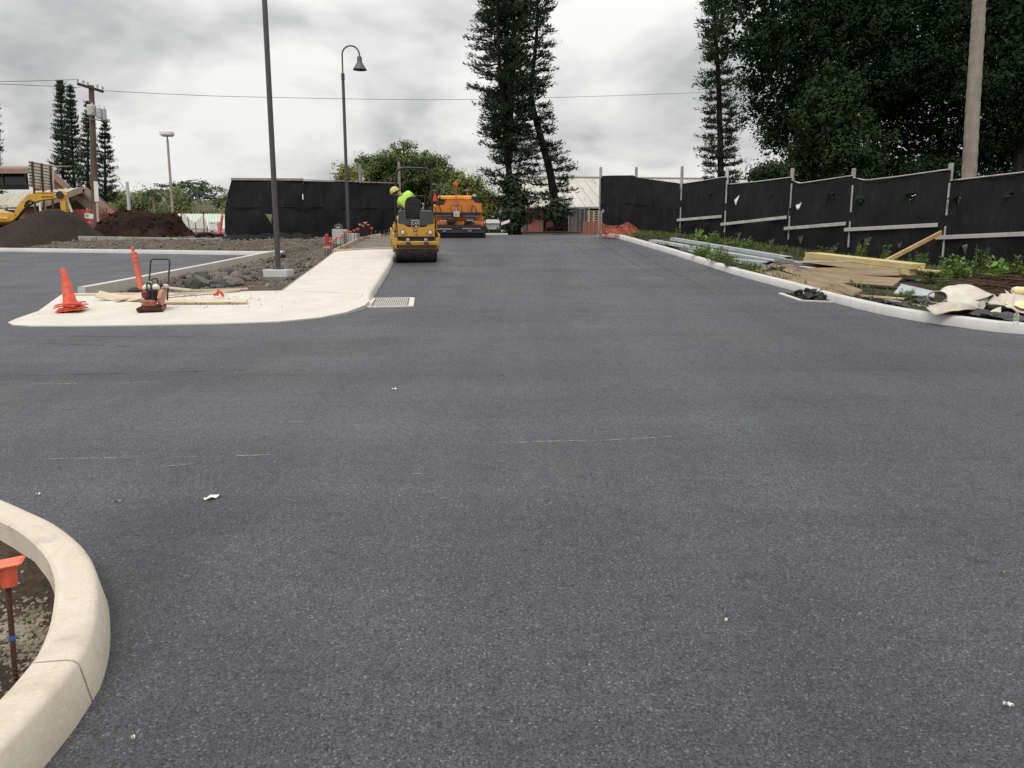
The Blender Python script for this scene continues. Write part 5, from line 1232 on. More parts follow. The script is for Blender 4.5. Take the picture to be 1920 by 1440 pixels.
E_ = [('pel','wai'),('wai','che'),('che','nk0'),('nk0','nk1'),('nk1','hd'),('hd','hd2'),('che','rs'),('rs','re'),('re','rw'),('rw','rh'),('che','ls'),('ls','le'),('le','lw'),('lw','lh'),('pel','rhip'),('rhip','rk'),('rk','ra'),('ra','rt'),('pel','lhip'),('lhip','lk'),('lk','la'),('la','lt')]
RAD = dict(pel=(.15,.12), wai=(.14,.11), che=(.17,.12), nk0=.065, nk1=.06, hd=.095, hd2=.085, rs=.07, re=.045, rw=.032, rh=.036, ls=.07, le=.045, lw=.032, lh=.036, rhip=.085, rk=.06, ra=.045, rt=.04, lhip=.085, lk=.06, la=.045, lt=.04)
body = skin_mesh('body', [J[n_] for n_ in names_], [(ix[a], ix[b]) for a, b in E_], [RAD[n_] for n_ in names_], M['skin'], per)
for hn, w0 in (('rh', 1), ('lh', -1)):                                # five fingers closed over rim and rail
    hv = Vector(J[hn])
    for k in range(5):
        o_ = Vector(((k-2)*.017*w0, 0, 0)); ln = (.05,.07,.076,.07,.055)[k]; q = [hv+o_, hv+o_+Vector((0, ln*.6, .012)), hv+o_+Vector((0, ln, -.022)), hv+o_+Vector((0, ln*.7, -.045))]
        if k == 0: q = [hv+Vector((-.03*w0,-.01,0)), hv+Vector((-.05*w0,.02,-.005)), hv+Vector((-.04*w0,.05,-.02))]
        mb = MB(); mb.tube(q, [.011]+[.0095]*(len(q)-2)+[.007], 7); mb.build('finger', M['skin'], body)
def sub_skin(name, keys, edges, radii, mat):
    i2 = {n_: i for i, n_ in enumerate(keys)}; return skin_mesh(name, [keys[k] for k in keys], [(i2[a], i2[b]) for a, b in edges], [radii[k] for k in keys], mat, per)
lerpv = lambda a, b, t: tuple(Vector(a).lerp(Vector(b), t))
K = dict(hem=lerpv(J['pel'],J['wai'],.15), wai=J['wai'], che=J['che'], col=lerpv(J['che'],J['nk1'],.80), rs=J['rs'], r2=lerpv(J['rs'],J['re'],.75), ls=J['ls'], l2=lerpv(J['ls'],J['le'],.7))
sub_skin('shirt', K, [('hem','wai'),('wai','che'),('che','col'),('che','rs'),('rs','r2'),('che','ls'),('ls','l2')], dict(hem=(.20,.17), wai=(.215,.17), che=(.235,.17), col=.11, rs=.115, r2=.09, ls=.115, l2=.09), M['hivis'])
K = dict(pel=J['pel'], rhip=J['rhip'], rk=J['rk'], ra=J['ra'], lhip=J['lhip'], lk=J['lk'], la=J['la'])
sub_skin('trousers', K, [('pel','rhip'),('rhip','rk'),('rk','ra'),('pel','lhip'),('lhip','lk'),('lk','la')], dict(pel=(.165,.135), rhip=.10, rk=.075, ra=.065, lhip=.10, lk=.075, la=.065), M['trouser'])
for s_ in ('r','l'):
    mb = MB(); a = Vector(J[s_+'a']); mb.box(a+Vector((0,.08,-.05)), (.10,.28,.10), None, .035); mb.build('boot', M['rubber'], per)
hv = Vector(J['hd']).lerp(Vector(J['hd2']), .5); ha = Vector((-.45,.10,.88)).normalized()
mb = MB(); mb.lathe([(.155,.0),(.16,.008),(.135,.02),(.133,.06),(.118,.10),(.085,.135),(.04,.152),(.0,.156)], hv+ha*.015, ha, 24); hat = mb.build('hard_hat', M['hat'], per)
mb = MB(); fx_ = Vector((-.5,.8,-.3)).normalized(); mb.prism([(-.08,.12),(.08,.12),(.05,.20),(-.05,.20)], hv+ha*.02, ha.cross(fx_).normalized(), fx_, ha*.01); mb.build('hat_peak', M['hat'], hat)
for q in (-1, 1):
    sd_ = ha.cross(fx_).normalized()*q; mb = MB(); mb.lathe([(.012,0),(.026,.008),(.02,.018)], hv+sd_*.098-ha*.02, sd_, 10); mb.build('ear', M['skin'], body)
mb = MB(); mb.lathe([(.002,-.02),(.013,0),(.004,.035)], hv+fx_*.10-ha*.03, ha, 8); mb.build('nose', M['skin'], body)
for q in (-1, 1):
    sd_ = ha.cross(fx_).normalized()*q; mb = MB(); mb.lathe([(.002,-.008),(.009,0),(.002,.008)], hv+fx_*.092+sd_*.034-ha*.01, fx_, 8); mb.build('eye', M['hair'], body)
mb = MB(); mb.box(hv+fx_*.09-ha*.068, (.045,.012,.008)); mb.build('mouth', M['red_maroon'], body)
mb = MB(); mb.lathe([(.10,-.055),(.106,-.03),(.104,.01)], hv-fx_*.012, ha, 18); mb.build('hair', M['hair'], per)
# ---------------- paver
pg = P(858.5, 446.3); S_ = pg.y/F*1.006/6.86
pav = T('asphalt_paver', 'orange asphalt paver with black screed seen from behind at the crest', 'paver', tuple(pg), rot=(math.atan(.05), 0, R(4)))
def zx(x): return (x-1020)*S_
def zz_(y): return (1003-y)*S_
def pbox(nm, x0, x1, y0, y1, dep, dy, mat, ch=.012, par=None):
    mb = MB(); mb.box(((zx(x0)+zx(x1))/2, dy+dep/2, (zz_(y0)+zz_(y1))/2), (abs(zx(x1)-zx(x0)), dep, abs(zz_(y0)-zz_(y1))), None, ch); return mb.build(nm, M[mat], par or pav)
scr = pbox('screed', 735, 1345, 855, 985, .5, .25, 'black')
pbox('screed_plate', 740, 1350, 960, 1000, .4, .32, 'steel_dark', .01, scr); pbox('rear_step', 735, 1350, 915, 945, .22, .0, 'black')
for x0, x1, y in ((738,942,893),(1078,1305,887),(800,880,790),(1130,1220,785),(830,872,918),(1145,1195,914),(1205,1275,803)): pbox('step_tread', x0, x1, y-6, y+6, .05, -.03, 'galv', .003, scr)
for x0, x1 in ((700,742),(1340,1372)): e_ = pbox('end_gate', x0, x1, 840, 1000, 1.0, .05, 'black', .03)
pbox('mid_body', 690, 1335, 715, 860, .6, .75, 'paver_orange', .03)
for k in range(3): pbox('mid_rib', 760+k*210, 900+k*210, 800, 850, .15, .55, 'paver_orange', .03)
pbox('cross_beam', 708, 1305, 685, 722, .15, .45, 'black')
mb = MB(); mb.prism([(zx(690),zz_(690)),(zx(1332),zz_(690)),(zx(1325),zz_(575)),(zx(1240),zz_(568)),(zx(1225),zz_(535)),(zx(870),zz_(535)),(zx(850),zz_(600)),(zx(700),zz_(605))], (0,.62,0), (1,0,0), (0,0,1), (0,.5,0)); mb.build('rear_panel', M['paver_orange'], pav)
mb = MB(); mb.box((zx(1010),2.6,zz_(760)), (zx(1320)-zx(700),3.2,zz_(560)-zz_(900)), None, .06); mb.build('tractor_body', M['paver_orange'], pav)
for s_ in (-1,1):
    mb = MB(); mb.prism([(-1.4,.3),(-1.2,.08),(1.2,.08),(1.4,.3),(1.2,.55),(-1.2,.55)], (zx(1010)+s_*.85-.13,2.9,0), (0,1,0), (0,0,1), (.26,0,0)); mb.build('crawler_track', M['rubber'], pav)
    mb = MB(); mb.tube([(zx(1010)+s_*1.02,.3,zz_(840)),(zx(1010)+s_*1.05,1.6,zz_(760)),(zx(1010)+s_*1.05,3.2,zz_(800))], .06, 8); mb.build('tow_arm', M['paver_orange'], pav)
mb = MB(); mb.prism([(-.9,.5),(.9,.5),(1.15,1.2),(1.05,1.2),(.82,.6),(-.82,.6),(-1.05,1.2),(-1.15,1.2)], (zx(1010),4.3,0), (1,0,0), (0,0,1), (0,1.3,0)); mb.build('hopper', M['paver_orange'], pav)
pbox('guard_bar', 802, 1210, 480, 530, .14, .9, 'paver_bar', .035)
for x0, x1, y0, y1 in ((742,802,500,600),(1208,1300,478,580)):
    c_ = pbox('console', x0, x1, y0, y1, .3, .75, 'black', .03); pbox('console_screen', x0+6, x0+48, y0-14, y0+14, .04, .72, 'plate_white', .004, c_)
for x0, x1, y in ((1255,1335,590),(790,860,572)): pbox('armrest', x0, x1, y-12, y+12, .3, .72, 'black', .01)
mb = MB(); mb.tube([(zx(1003),.55,zz_(700)),(zx(1003),.55,zz_(545))], .03, 8); mb.build('mast_foot', M['galv'], pav)
mb = MB(); mb.tube([(zx(1003),.55,zz_(550)),(zx(1003),.55,zz_(362))], .02, 8); ms_ = mb.build('mast', M['orange'], pav); pbox('beacon_box', 977, 1030, 320, 366, .15, .48, 'orange', .02, ms_)
mb = MB(); mb.tube([(zx(1153),1.6,zz_(560)),(zx(1153),1.6,zz_(425))], .025, 8); mu = mb.build('aerial_pole', M['plate_white'], pav)
mb = MB(); mb.lathe([(.03,-.02),(.13,-.01),(.135,.02),(.09,.07),(.02,.09)], (zx(1150),1.6,zz_(420)), seg=20); mb.build('aerial_dome', pm('dark_green_dome', (.05,.075,.06), (.04,.06,.05), 5, .4), mu)
pbox('number_plate', 970, 1045, 680, 742, .03, .38, 'plate_white', .004)
for dy_ in (-10, 4, 16): pbox('plate_line', 982, 1034, 708+dy_-3, 708+dy_+3, .006, .375, 'old_concrete', 0)
mb = MB(); mb.tube(arc_pts([(zx(937),.5,zz_(690)),(zx(937),.5,zz_(606)),(zx(1073),.5,zz_(606)),(zx(1073),.5,zz_(690))], .05, 4), .013, 7); mb.build('guard_loop', M['black'], pav)
for pts in ([(702,620),(740,640),(752,690)],[(1195,595),(1240,620),(1262,690)],[(790,600),(812,680)],[(1215,600),(1190,680)],[(760,740),(820,790),(900,760)],[(1060,770),(1140,800),(1250,750)],[(940,840),(980,790),(1000,770)],[(1372,760),(1378,900)]):
    mb = MB(); mb.tube([(zx(x),.42,zz_(y)) for x, y in pts], .02, 7); mb.build('hose', M['rubber'], pav)
for x0, x1, y in ((740,950,730),(1080,1290,733)): pbox('hydraulic_rod', x0, x1, y-8, y+8, .05, .5, 'galv', .01)
for x in (880, 1115): pbox('extension_block', x, x+120, 760, 820, .3, .4, 'black', .03)
# ---------------- excavator behind the dark heap
YE = 43.0; ex = T('excavator', 'yellow excavator with raised boom behind the dark spoil heap', 'excavator', (0, 0, 0))
def xprism(nm, pxs, y0, dep, mat, par=None):
    mb = MB(); pts = [W(x, y, YE) for x, y in pxs]; mb.prism([(p.x, p.z) for p in pts], (0,y0,0), (1,0,0), (0,0,1), (0,dep,0)); return mb.build(nm, M[mat], par or ex)
boom = xprism('boom', [(29,404),(36,387),(47,374),(58,364.5),(66,363.2),(112,363.8),(117,367),(112,371.5),(90,374),(74,377),(64,381),(56,384),(47,392),(40,401),(36,410)], YE-.2, .4, 'dig_yellow')
text_part('boom_lettering', 'KOMATSU', .125, M['black'], boom, tuple(W(89,369,YE-.215)-Vector((0,0,0))), (math.pi/2, R(-1), 0), .004, sx=1.15)
arm = xprism('dipper_arm', [(113,357.5),(119,359),(124,365),(127,396),(126,412),(121,412),(118,396),(114,371)], YE-.16, .32, 'dig_yellow')
mb = MB(); mb.tube([W(68,361.5,YE), W(95,361.5,YE)], .10, 10); mb.build('arm_cylinder', M['dig_yellow'], ex)
mb = MB(); mb.tube([W(94,361.3,YE), W(116,360,YE)], .05, 8); mb.build('cylinder_rod', M['galv'], ex)
mb = MB(); mb.tube([W(125,371,YE), W(135,398,YE)], .06, 8); mb.build('bucket_link', M['plate_white'], ex)
for dy_ in (-.3,.3):
    mb = MB(); mb.tube([W(30,412,YE+dy_), W(44,396,YE+dy_), W(55,383,YE+dy_)], .075, 8); mb.build('boom_cylinder', M['black'], ex)
mb = MB(); mb.tube([W(x, y, YE-.24) for x, y in ((46,388),(50,379),(56,375),(62,378),(60,384))], .05, 7); mb.build('hydraulic_hose', M['black'], ex)
mb = MB(); mb.lathe([(.2,-.24),(.2,.24)], W(116,366,YE), (0,1,0), 14); mb.build('pivot_pin', M['steel_dark'], ex)
xprism('boom_foot', [(20,410),(26,404),(34,402),(37,409),(30,414),(20,416)], YE-.35, .7, 'dig_yellow')
hs = xprism('house', [(-120,390),(-20,392),(3,398),(8,407),(17,410),(19,417),(12,421.5),(-5,424),(-120,426)], YE-1.1, 2.2, 'dig_yellow')
xprism('house_skirt', [(-120,418),(-4,417),(12,414),(12,416),(-4,420),(-120,421)], YE-1.12, .05, 'black', hs)
xprism('cab', [(-90,330),(-45,331),(-30,360),(-28,392),(-92,392)], YE-1.0, 1.1, 'glass_dark')
xprism('engine_grille', [(-2,386),(6,394),(12,405),(8,407),(0,398),(-8,393),(-20,391),(-20,386)], YE-1.13, .06, 'machine_grey', hs)
for dy_ in (-1.15,.65): mb = MB(); q = W(-60,440,YE); mb.prism([(-2.0,.45),(-1.7,0),(1.7,0),(2.0,.45),(1.7,.85),(-1.7,.85)], (q.x,YE+dy_,q.z-.4), (1,0,0), (0,0,1), (0,.5,0)); mb.build('crawler_track', M['rubber'], ex)
xprism('bucket', [(118,408),(128,406),(136,398),(140,412),(132,428),(116,428)], YE-.45, .9, 'steel_dark')
# ---------------- plate compactor on the walk
cg = P(283, 581, .06); cg.z = zwalk(cg.x, cg.y+.05)
com = T('plate_compactor', 'rusty orange plate compactor with tall black handle on the walk', 'compactor', tuple(cg), R(17))
k_ = 1/1173*.95
def cx_(x): return (x-690)*k_
def cz_(y): return (1262-y)*k_
mb = MB(); pr = [(-.27,.06),(-.25,.012),(-.22,.0),(.20,.0),(.26,.02),(.30,.09),(.285,.095),(.245,.035),(.19,.022),(-.215,.022),(-.24,.03),(-.255,.065)]
mb.prism([(a, b) for a, b in pr], (-.20,.10,0), (0,1,0), (0,0,1), (.40,0,0)); bpl = mb.build('base_plate', M['rust'], com)
for s_ in (-1,1):
    mb = MB(); mb.box((s_*.19,.10,.045), (.02,.44,.05), None, .006); mb.build('plate_rib', M['compact_orange'], bpl)
mb = MB(); mb.box((cx_(675),.0,.13), (.21,.16,.13), None, .03); mb.build('exciter_housing', M['compact_orange'], com)
mb = MB(); mb.box((0,.13,.155), (.30,.34,.03), None, .01); mb.build('engine_deck', M['compact_orange'], com)
mb = MB(); mb.box((cx_(710),.12,.27), (.20,.22,.20), None, .02)
for k in range(5): mb.box((cx_(710),.005,.20+.03*k), (.17,.02,.012))
mb.build('engine', M['black'], com)
mb = MB(); mb.box((cx_(620),.14,cz_(775)), (.12,.20,.10), None, .035); mb.box((cx_(800),.14,cz_(775)), (.12,.2,.11), None, .035); tank = mb.build('fuel_tank', M['cream'], com)
mb = MB(); mb.lathe([(.03,0),(.035,.01),(.03,.03)], (cx_(690),.12,cz_(690)), seg=12); mb.build('tank_cap', M['plate_white'], tank)
mb = MB(); mb.lathe([(.07,-.03),(.075,0),(.05,.03)], (cx_(600),.02,cz_(920)), (-.5,-1,0), 18); mb.build('recoil_starter', M['red_maroon'], com)
mb = MB(); mb.tube(arc_pts([(cx_(655),-.06,cz_(1020)),(cx_(660),-.06,cz_(670)),(cx_(740),-.06,cz_(670)),(cx_(755),-.06,cz_(1020))], .03, 4), .013, 8); mb.build('front_guard', M['black'], com)
mb = MB(); mb.tube(arc_pts([(cx_(700),.25,cz_(700)),(cx_(715),.25,cz_(595)),(cx_(815),.25,cz_(600)),(cx_(825),.25,cz_(690))], .03, 4), .012, 8); mb.build('lifting_bail', M['black'], com)
mb = MB(); mb.box((cx_(860),.2,cz_(740)), (.08,.1,.09), None, .02); mb.build('muffler', M['black'], com)
mb = MB(); pts = [(math.cos(a)*.15*(1 if math.sin(a) > 0 else .75), math.sin(a)*.15+.0) for a in np.linspace(0, 2*math.pi, 22, endpoint=False)]
mb.prism([(a*.8, b*.95) for a, b in pts], (cx_(880),.05,cz_(985)), Vector((.30,.95,0)), Vector((.18,.0,.98)), (.05,-.016,0)); mb.build('belt_guard', M['compact_guard'], com)
mb = MB(); mb.tube(arc_pts([(cx_(625),.22,cz_(1040)),(cx_(645),.28,cz_(700)),(cx_(700),.38,cz_(188)),(cx_(1075),.38,cz_(195)),(cx_(1022),.28,cz_(700)),(cx_(985),.22,cz_(1060))], .055, 6), .0145, 9); mb.build('handle', M['black'], com)
mb = MB(); mb.box((cx_(975),.24,cz_(760)), (.09,.05,.07), None, .015); mb.build('handle_bracket', M['transformer'], com)

# ================================================================ SPOIL HEAPS AND LEFT-HAND CLUTTER
def mound(name, label, prof, Yc, slope, mat, lump, seed, dx=.18, sharp=1.0, back=3.5, front=3.6):
    pts = [W(x, y, Yc) for x, y in prof]; f = lerp1([(p.x, p.z) for p in pts]); x0, x1 = min(p.x for p in pts), max(p.x for p in pts)
    def fn(u, v):
        x = x0-.4+(x1-x0+.8)*u; y = Yc-front+(front+back)*v; n = hnoise(x*1.3+seed, y*1.3, 1.0)*lump+hnoise(x*4+seed, y*4, 1.2)*lump*.45+hnoise(x*9, y*9+seed, 1.3)*lump*.2
        d = abs(y-Yc); z = f(x)-slope*(math.sqrt(d*d+.12)-.3)+n; g = zsoil(x, y)-.06
        return (x, y, max(z, g))
    mb = MB(); mb.grid(fn, int((x1-x0)/dx), int((front+back)/dx)); return tag(mb.build(name, M[mat], fix=False, smooth=80), label, 'soil heap')
mound('soil_heap', 'smooth dark grey soil heap behind the far lot kerb', [(-120,470),(-60,447),(0,427),(29,415),(60,401),(83,392.5),(100,391),(117,393.5),(144,405),(162,419),(180,431),(197,443),(215,460)], 37.3, .66, 'pile_dark', .02, 3)
mound('soil_heap', 'lumpy brown soil heap between the utility pole and the fence', [(140,455),(165,437),(190,411),(210,399),(235,391.5),(250,393),(262,389.5),(275,394),(285,397),(300,402),(312,404),(322,399),(331,403),(345,420),(357,432),(370,441),(380,450)], 40.6, .72, 'pile_brown', .15, 8, .10, front=3.4)
pl = []; heap = bpy.data.objects['soil_heap.001']; hv_ = [v.co.copy() for v in heap.data.vertices]
for i in range(900):
    v = random.choice(hv_)
    if v.z > zsoil(v.x, v.y)+.05: pl.append((tuple(v), random.choice((.03,.04,.06,.09,.13)), i))
scatter_join('clods', PEB, pl, M['pile_brown'], heap)['kind'] = 'stuff'
for i, (px, py, s_) in enumerate(((385,441,.5),(398,440,.35),(410,442,.3),(375,443,.28))):
    q = W(px, py, 38.5); o = link_mesh('earth_clod', ROCKS[i % 6].copy(), None, bed_o); o.data.materials.clear(); o.data.materials.append(M['pile_brown']); o.location = (q.x, q.y, zsoil(q.x, q.y)+.05); o.scale = (s_, s_*.8, s_*.6)
def net_mat(name, cell, op, col):
    b = NB(name); b.fin(col, .7); tr = b.N.new('ShaderNodeBsdfTransparent'); ms = b.N.new('ShaderNodeMixShader')
    g1 = b.math('GREATER_THAN', b.math('FRACT', b.math('MULTIPLY', b.N.new('ShaderNodeSeparateXYZ').outputs[0], 1.0)), .5)
    sx = b.N.new('ShaderNodeSeparateXYZ'); b.L.new(b.co(), sx.inputs[0])
    u = b.math('FRACT', b.math('MULTIPLY', b.math('ADD', sx.outputs[0], sx.outputs[1]), 1/cell)); v = b.math('FRACT', b.math('MULTIPLY', sx.outputs[2], 1/cell))
    f = b.math('MAXIMUM', b.math('LESS_THAN', u, op), b.math('LESS_THAN', v, op)); b.L.new(f, ms.inputs[0])
    tr_ = tr.outputs[0]; b.L.new(tr_, ms.inputs[1]); b.L.new(b.b.outputs[0], ms.inputs[2]); b.L.new(ms.outputs[0], b.o.inputs[0]); return b.m
M['net'] = net_mat('barrier_net', .055, .22, (.40,.095,.05)); M['net2'] = net_mat('barrier_net_fine', .05, .26, (.30,.075,.045))
def net_fence(label, top, bot, Y0, Y1, seed, mat='net'):
    n = len(top); t = T('safety_net', label, 'safety net', (0, 0, 0)); ft = lerp1([(i/(n-1), i) for i in range(n)])
    def fn(u, v):
        k = u*(n-1); i = min(int(k), n-2); q = k-i; Y = Y0+(Y1-Y0)*u; a = W(top[i][0]+(top[i+1][0]-top[i][0])*q, top[i][1]+(top[i+1][1]-top[i][1])*q, Y); b = W(bot[i][0]+(bot[i+1][0]-bot[i][0])*q, bot[i][1]+(bot[i+1][1]-bot[i][1])*q, Y)
        p = b.lerp(a, v); p.y += .12*math.sin(u*23+seed+v*3); return p
    mb = MB(); mb.grid(fn, 60, 10); mb.build('net', M[mat], t, fix=False)
    for i in range(n):
        a = W(*top[i], Y0+(Y1-Y0)*i/(n-1)); b = W(*bot[i], Y0+(Y1-Y0)*i/(n-1)); mb = MB(); mb.tube([b-Vector((0,0,.5)), a+Vector((0,0,.05))], .025, 6); mb.build('stake', M['rust'], t)
    return t
net_fence('orange safety net strung behind the heaps left of the utility pole', [(90,392),(130,392),(165,393),(200,391),(222,388),(236,397)], [(90,425),(130,425),(165,425),(200,425),(222,425),(236,425)], 47.5, 46, 1, 'net2')
net_fence('tangled orange net draped between heap and white cabinet', [(338,392),(352,408),(366,419),(382,398),(388,425)], [(345,430),(357,432),(368,433),(382,434),(390,434)], 44, 45, 2)
def delineator(label, foot, top, mat, rad=.055, base=True):
    foot, top = Vector(foot), Vector(top); ax = (top-foot); h = ax.length; ax.normalize(); t = T('delineator_post', label, 'delineator', tuple(foot))
    mb = MB(); mb.lathe([(rad*1.15,.0),(rad*1.1,h*.1),(rad,h*.12),(rad*.92,h*.62),(rad*.92,h*.86),(rad*.6,h*.885),(rad*.45,h*.90),(rad*.6,h*.93),(rad*.5,h*.98),(rad*.2,h)], (0,0,0), ax, 14); mb.build('tube', M[mat], t)
    for f_ in (.66,.76,.845):
        mb = MB(); mb.lathe([(rad*.9,-.02),(rad*1.06,-.012),(rad*1.06,.012),(rad*.9,.02)], ax*h*f_, ax, 14); mb.build('grip_ring', M['orange_faded'], t)
    if base: mb = MB(); mb.lathe([(.2,.0),(.2,.04),(.13,.085),(.08,.09)], (-.10,.06,-.01), (0.05,0,1), 8); mb.build('rubber_base', M['rubber'], t)
    return t
df = P(266, 549, .12); delineator('leaning orange delineator post beside the plate compactor', (df.x, df.y, zwalk(df.x, df.y)), W(248,462,df.y+.05), 'orange_faded', .058)
delineator('thin orange delineator standing at the left fence end', W(412.5,438,37.4), W(417.5,399,37.4), 'orange', .06, False)
delineator('second orange delineator leaning against the left fence end', W(409.5,438,38.2), W(414.5,414,38.2), 'orange', .07, False)
d_ = delineator('orange delineator with a small white notice beside the utility pole', W(169,420,44), W(163,390,44), 'orange', .085, False)
mb = MB(); q = W(167,405,43.85)-Vector(d_.location); mb.box(q, (.48,.02,.27), (0,R(6),0)); nb_ = mb.build('notice', M['sign_white'], d_)
mb = MB(); mb.box(q+Vector((-.1,-.014,.02)), (.16,.006,.12), (0,R(6),0)); mb.build('notice_print', M['old_concrete'], nb_)
# cone stack
cn = P(135, 582.5, .05); cn.z = zwalk(cn.x, cn.y)
for i in range(4):
    t = T('traffic_cone', ('lowest cone of the orange stack on the walk tip', 'second lowest cone of the orange stack on the walk tip', 'second highest cone of the orange stack on the walk tip', 'topmost orange traffic cone of the stack on the walk tip')[i], 'traffic cone', (cn.x-.005*i, cn.y, cn.z+.024+.036*i), 0, 'stacked traffic cones', rot=(R(1), R(-6), R((8,20,-5,12)[i])))
    mb = MB(); wv = .19
    def fb(u, v): a, b = (u-.5)*2, (v-.5)*2; return (a*wv, b*wv, .022-.012*(a*a*b*b)*(1 if i else .3)+.004*math.sin(a*3+i))
    g = MB(); g.grid(fb, 8, 8); n_ = len(g.v); g.v += [(x, y, z-.022) for x, y, z in g.v]; g.f += [tuple(n_+j for j in f[::-1]) for f in list(g.f)]
    ring_ = [j for j in range(9)]+[9*j+8 for j in range(1,9)]+[72+j for j in range(7,-1,-1)]+[9*j for j in range(7,0,-1)]; g.f += [(ring_[j], ring_[(j+1) % 32], ring_[(j+1) % 32]+n_, ring_[j]+n_) for j in range(32)]
    g.build('base', M['orange'], t)
    hh = .60 if i == 3 else .58; mb.lathe([(.125,.018),(.115,.036),(.103,.052),(.036,hh-.01),(.03,hh),(.02,hh),(.02,hh-.03)], seg=24, cap=False); mb.build('cone_body', M['orange'], t)
mb = MB(); mb.box((cn.x+.17, cn.y-.12, cn.z+.02), (.07,.05,.04), (0,0,.4), .012); tag(mb.build('rubber_scrap', M['rubber']), 'small black rubber scrap beside the cone stack', 'scrap')
# planks lying on the walk
def plank_px(name, label, a, b, wd, th, mat, lift=0.0, zf=zwalk, dz=.12, cat='plank', group=None, bow=0.0, lift2=None, roll=0.0):
    p, q = P(*a, dz), P(*b, dz); p.z = zf(p.x, p.y)+th/2+lift; q.z = zf(q.x, q.y)+th/2+(lift if lift2 is None else lift2); c = (p+q)/2; d = q-p; ln = d.length
    rz = math.atan2(d.y, d.x); t_ = math.asin(d.z/ln); mb = MB(); n = 10
    def sec(i):
        u = i/n; x = (u-.5)*ln; z = -bow*math.sin(math.pi*u)+bow*.5; return [(x,-wd/2,z-th/2),(x,wd/2,z-th/2),(x,wd/2,z+th/2),(x,-wd/2,z+th/2)]
    for i in range(n+1): mb.v += sec(i)
    for i in range(n):
        for k in range(4): mb.f.append((i*4+k, i*4+(k+1) % 4, i*4+4+(k+1) % 4, i*4+4+k))
    mb.f += [(3,2,1,0), (n*4,n*4+1,n*4+2,n*4+3)]; o = mb.build(name, M[mat], smooth=20); o.location = c; o.rotation_euler = (roll, -t_, rz); return tag(o, label, cat, group)
GP = 'planks on the walk'
plank_px('plank', 'bowed pale plank left of the plate compactor', (186,561), (272,563), .17, .02, 'pale_plank', .07, bow=.09, group=GP, roll=R(38))
plank_px('plank', 'thin pale plank running behind the delineator foot', (140,555.5), (272,553.5), .07, .03, 'pale_plank', .0, group=GP)
plank_px('plank', 'middle pale plank crossing behind the plate compactor', (215,563.5), (450,549), .10, .03, 'pale_plank', .03, group=GP)
plank_px('plank', 'lowest long plank right of the plate compactor with grit on it', (300,565.5), (463,565), .15, .03, 'pale_plank', .03, group=GP, roll=R(18))
plank_px('plank', 'short pale plank on top behind the compactor handle', (308,549.5), (360,554), .09, .03, 'pale_plank', .08, group=GP)
plank_px('plank', 'dark thin edge plank nearest the rocks', (330,551), (465,547.5), .08, .03, 'form_board', .03, group=GP)
mb = MB(); q = P(409, 556, .14)
for dx_, dz_, a in ((0,.07,.3),(.07,.05,-.5),(-.03,.05,1.1)): mb.box((q.x+dx_, q.y, zwalk(q.x, q.y)+dz_+.03), (.05,.03,.12), (.2,a,.3), .006)
tag(mb.build('orange_scrap', M['orange']), 'small orange plastic scrap on the planks', 'scrap')
pl = []
for i in range(210):
    q = P(random.gauss(395, 55) if i < 300 else random.uniform(180, 480), random.gauss(561, 5) if i < 300 else random.uniform(556, 590), .13)
    pl.append(((q.x, q.y, zwalk(q.x, q.y)+.01+(.03 if i < 220 else 0)), random.choice((.004,.006,.009,.013)), i))
scatter_join('asphalt_grit', PEB, pl, M['rubber'], walk)['kind'] = 'stuff'
# scored joint where the walk meets its flush corner
mb = MB(); ja, jb = Vector(WL[0]), kerb_at(14.9)-knorm*.17
for i in range(13):
    c = ja.lerp(Vector((jb.x, jb.y)), i/12)
    for s_ in (-.006, .006): mb.v.append((c.x, c.y+s_, zwalk(c.x, c.y)+.003))
mb.f = [(2*i, 2*i+1, 2*i+3, 2*i+2) for i in range(12)]; mb.build('scored_joint', M['old_concrete'], walk, fix=False)
# ---- forms, base course and mesh beyond the finished walk
bc = [xy(kerb_at(WFIN+.05)-knorm*.19), xy(kerb_at(WEND)-knorm*.19), WLEND, (wl_fin[0]+.02, WFIN+.05)]
zbase = lambda x, y: H(x, y)+.075
struct(fill('base_course', bc, zbase, .4, M['base_course']))
def form(label, pts, wd, hh, lift):
    t = T('form_board', label, 'form board', (0, 0, 0), 0, 'timber forms of the unfinished walk')
    for a, b in zip(pts, pts[1:]):
        a, b = Vector(a), Vector(b); mb = MB(); mb.beam(Vector((a.x,a.y,H(a.x,a.y)+lift)), Vector((b.x,b.y,H(b.x,b.y)+lift)), wd, hh, .006); mb.build('board', M['form_board'], t)
fpath = [Vector(wl_fin).lerp(Vector(WLEND), k/4)-Vector((.03,0)) for k in range(5)]
form('long timber form along the left side of the unfinished walk', [tuple(p) for p in fpath], .045, .2, .12)
fp2 = [Vector(WL[0]).lerp(Vector(wl_fin), k/4)-Vector((.025,0)) for k in range(5)]
form('thin stripped timber form along the left edge of the finished walk', [tuple(p) for p in fp2], .025, .12, .09)
a, b = Vector(wl_fin)+Vector((.0,.08)), kerb_at(WFIN+.08)-knorm*.20
form('timber bulkhead across the end of the finished walk', [(a.x,a.y),(b.x,b.y)], .05, .16, .13)
form('timber form across the far end of the unfinished walk', [(WLEND[0]-.05,WEND),(WLEND[0]+.5,WEND+.05)], .05, .22, .13)
t = T('reinforcing_mesh', 'bent steel mesh laid over the gravel inside the forms', 'steel mesh', (0, 0, 0)); mb = MB()
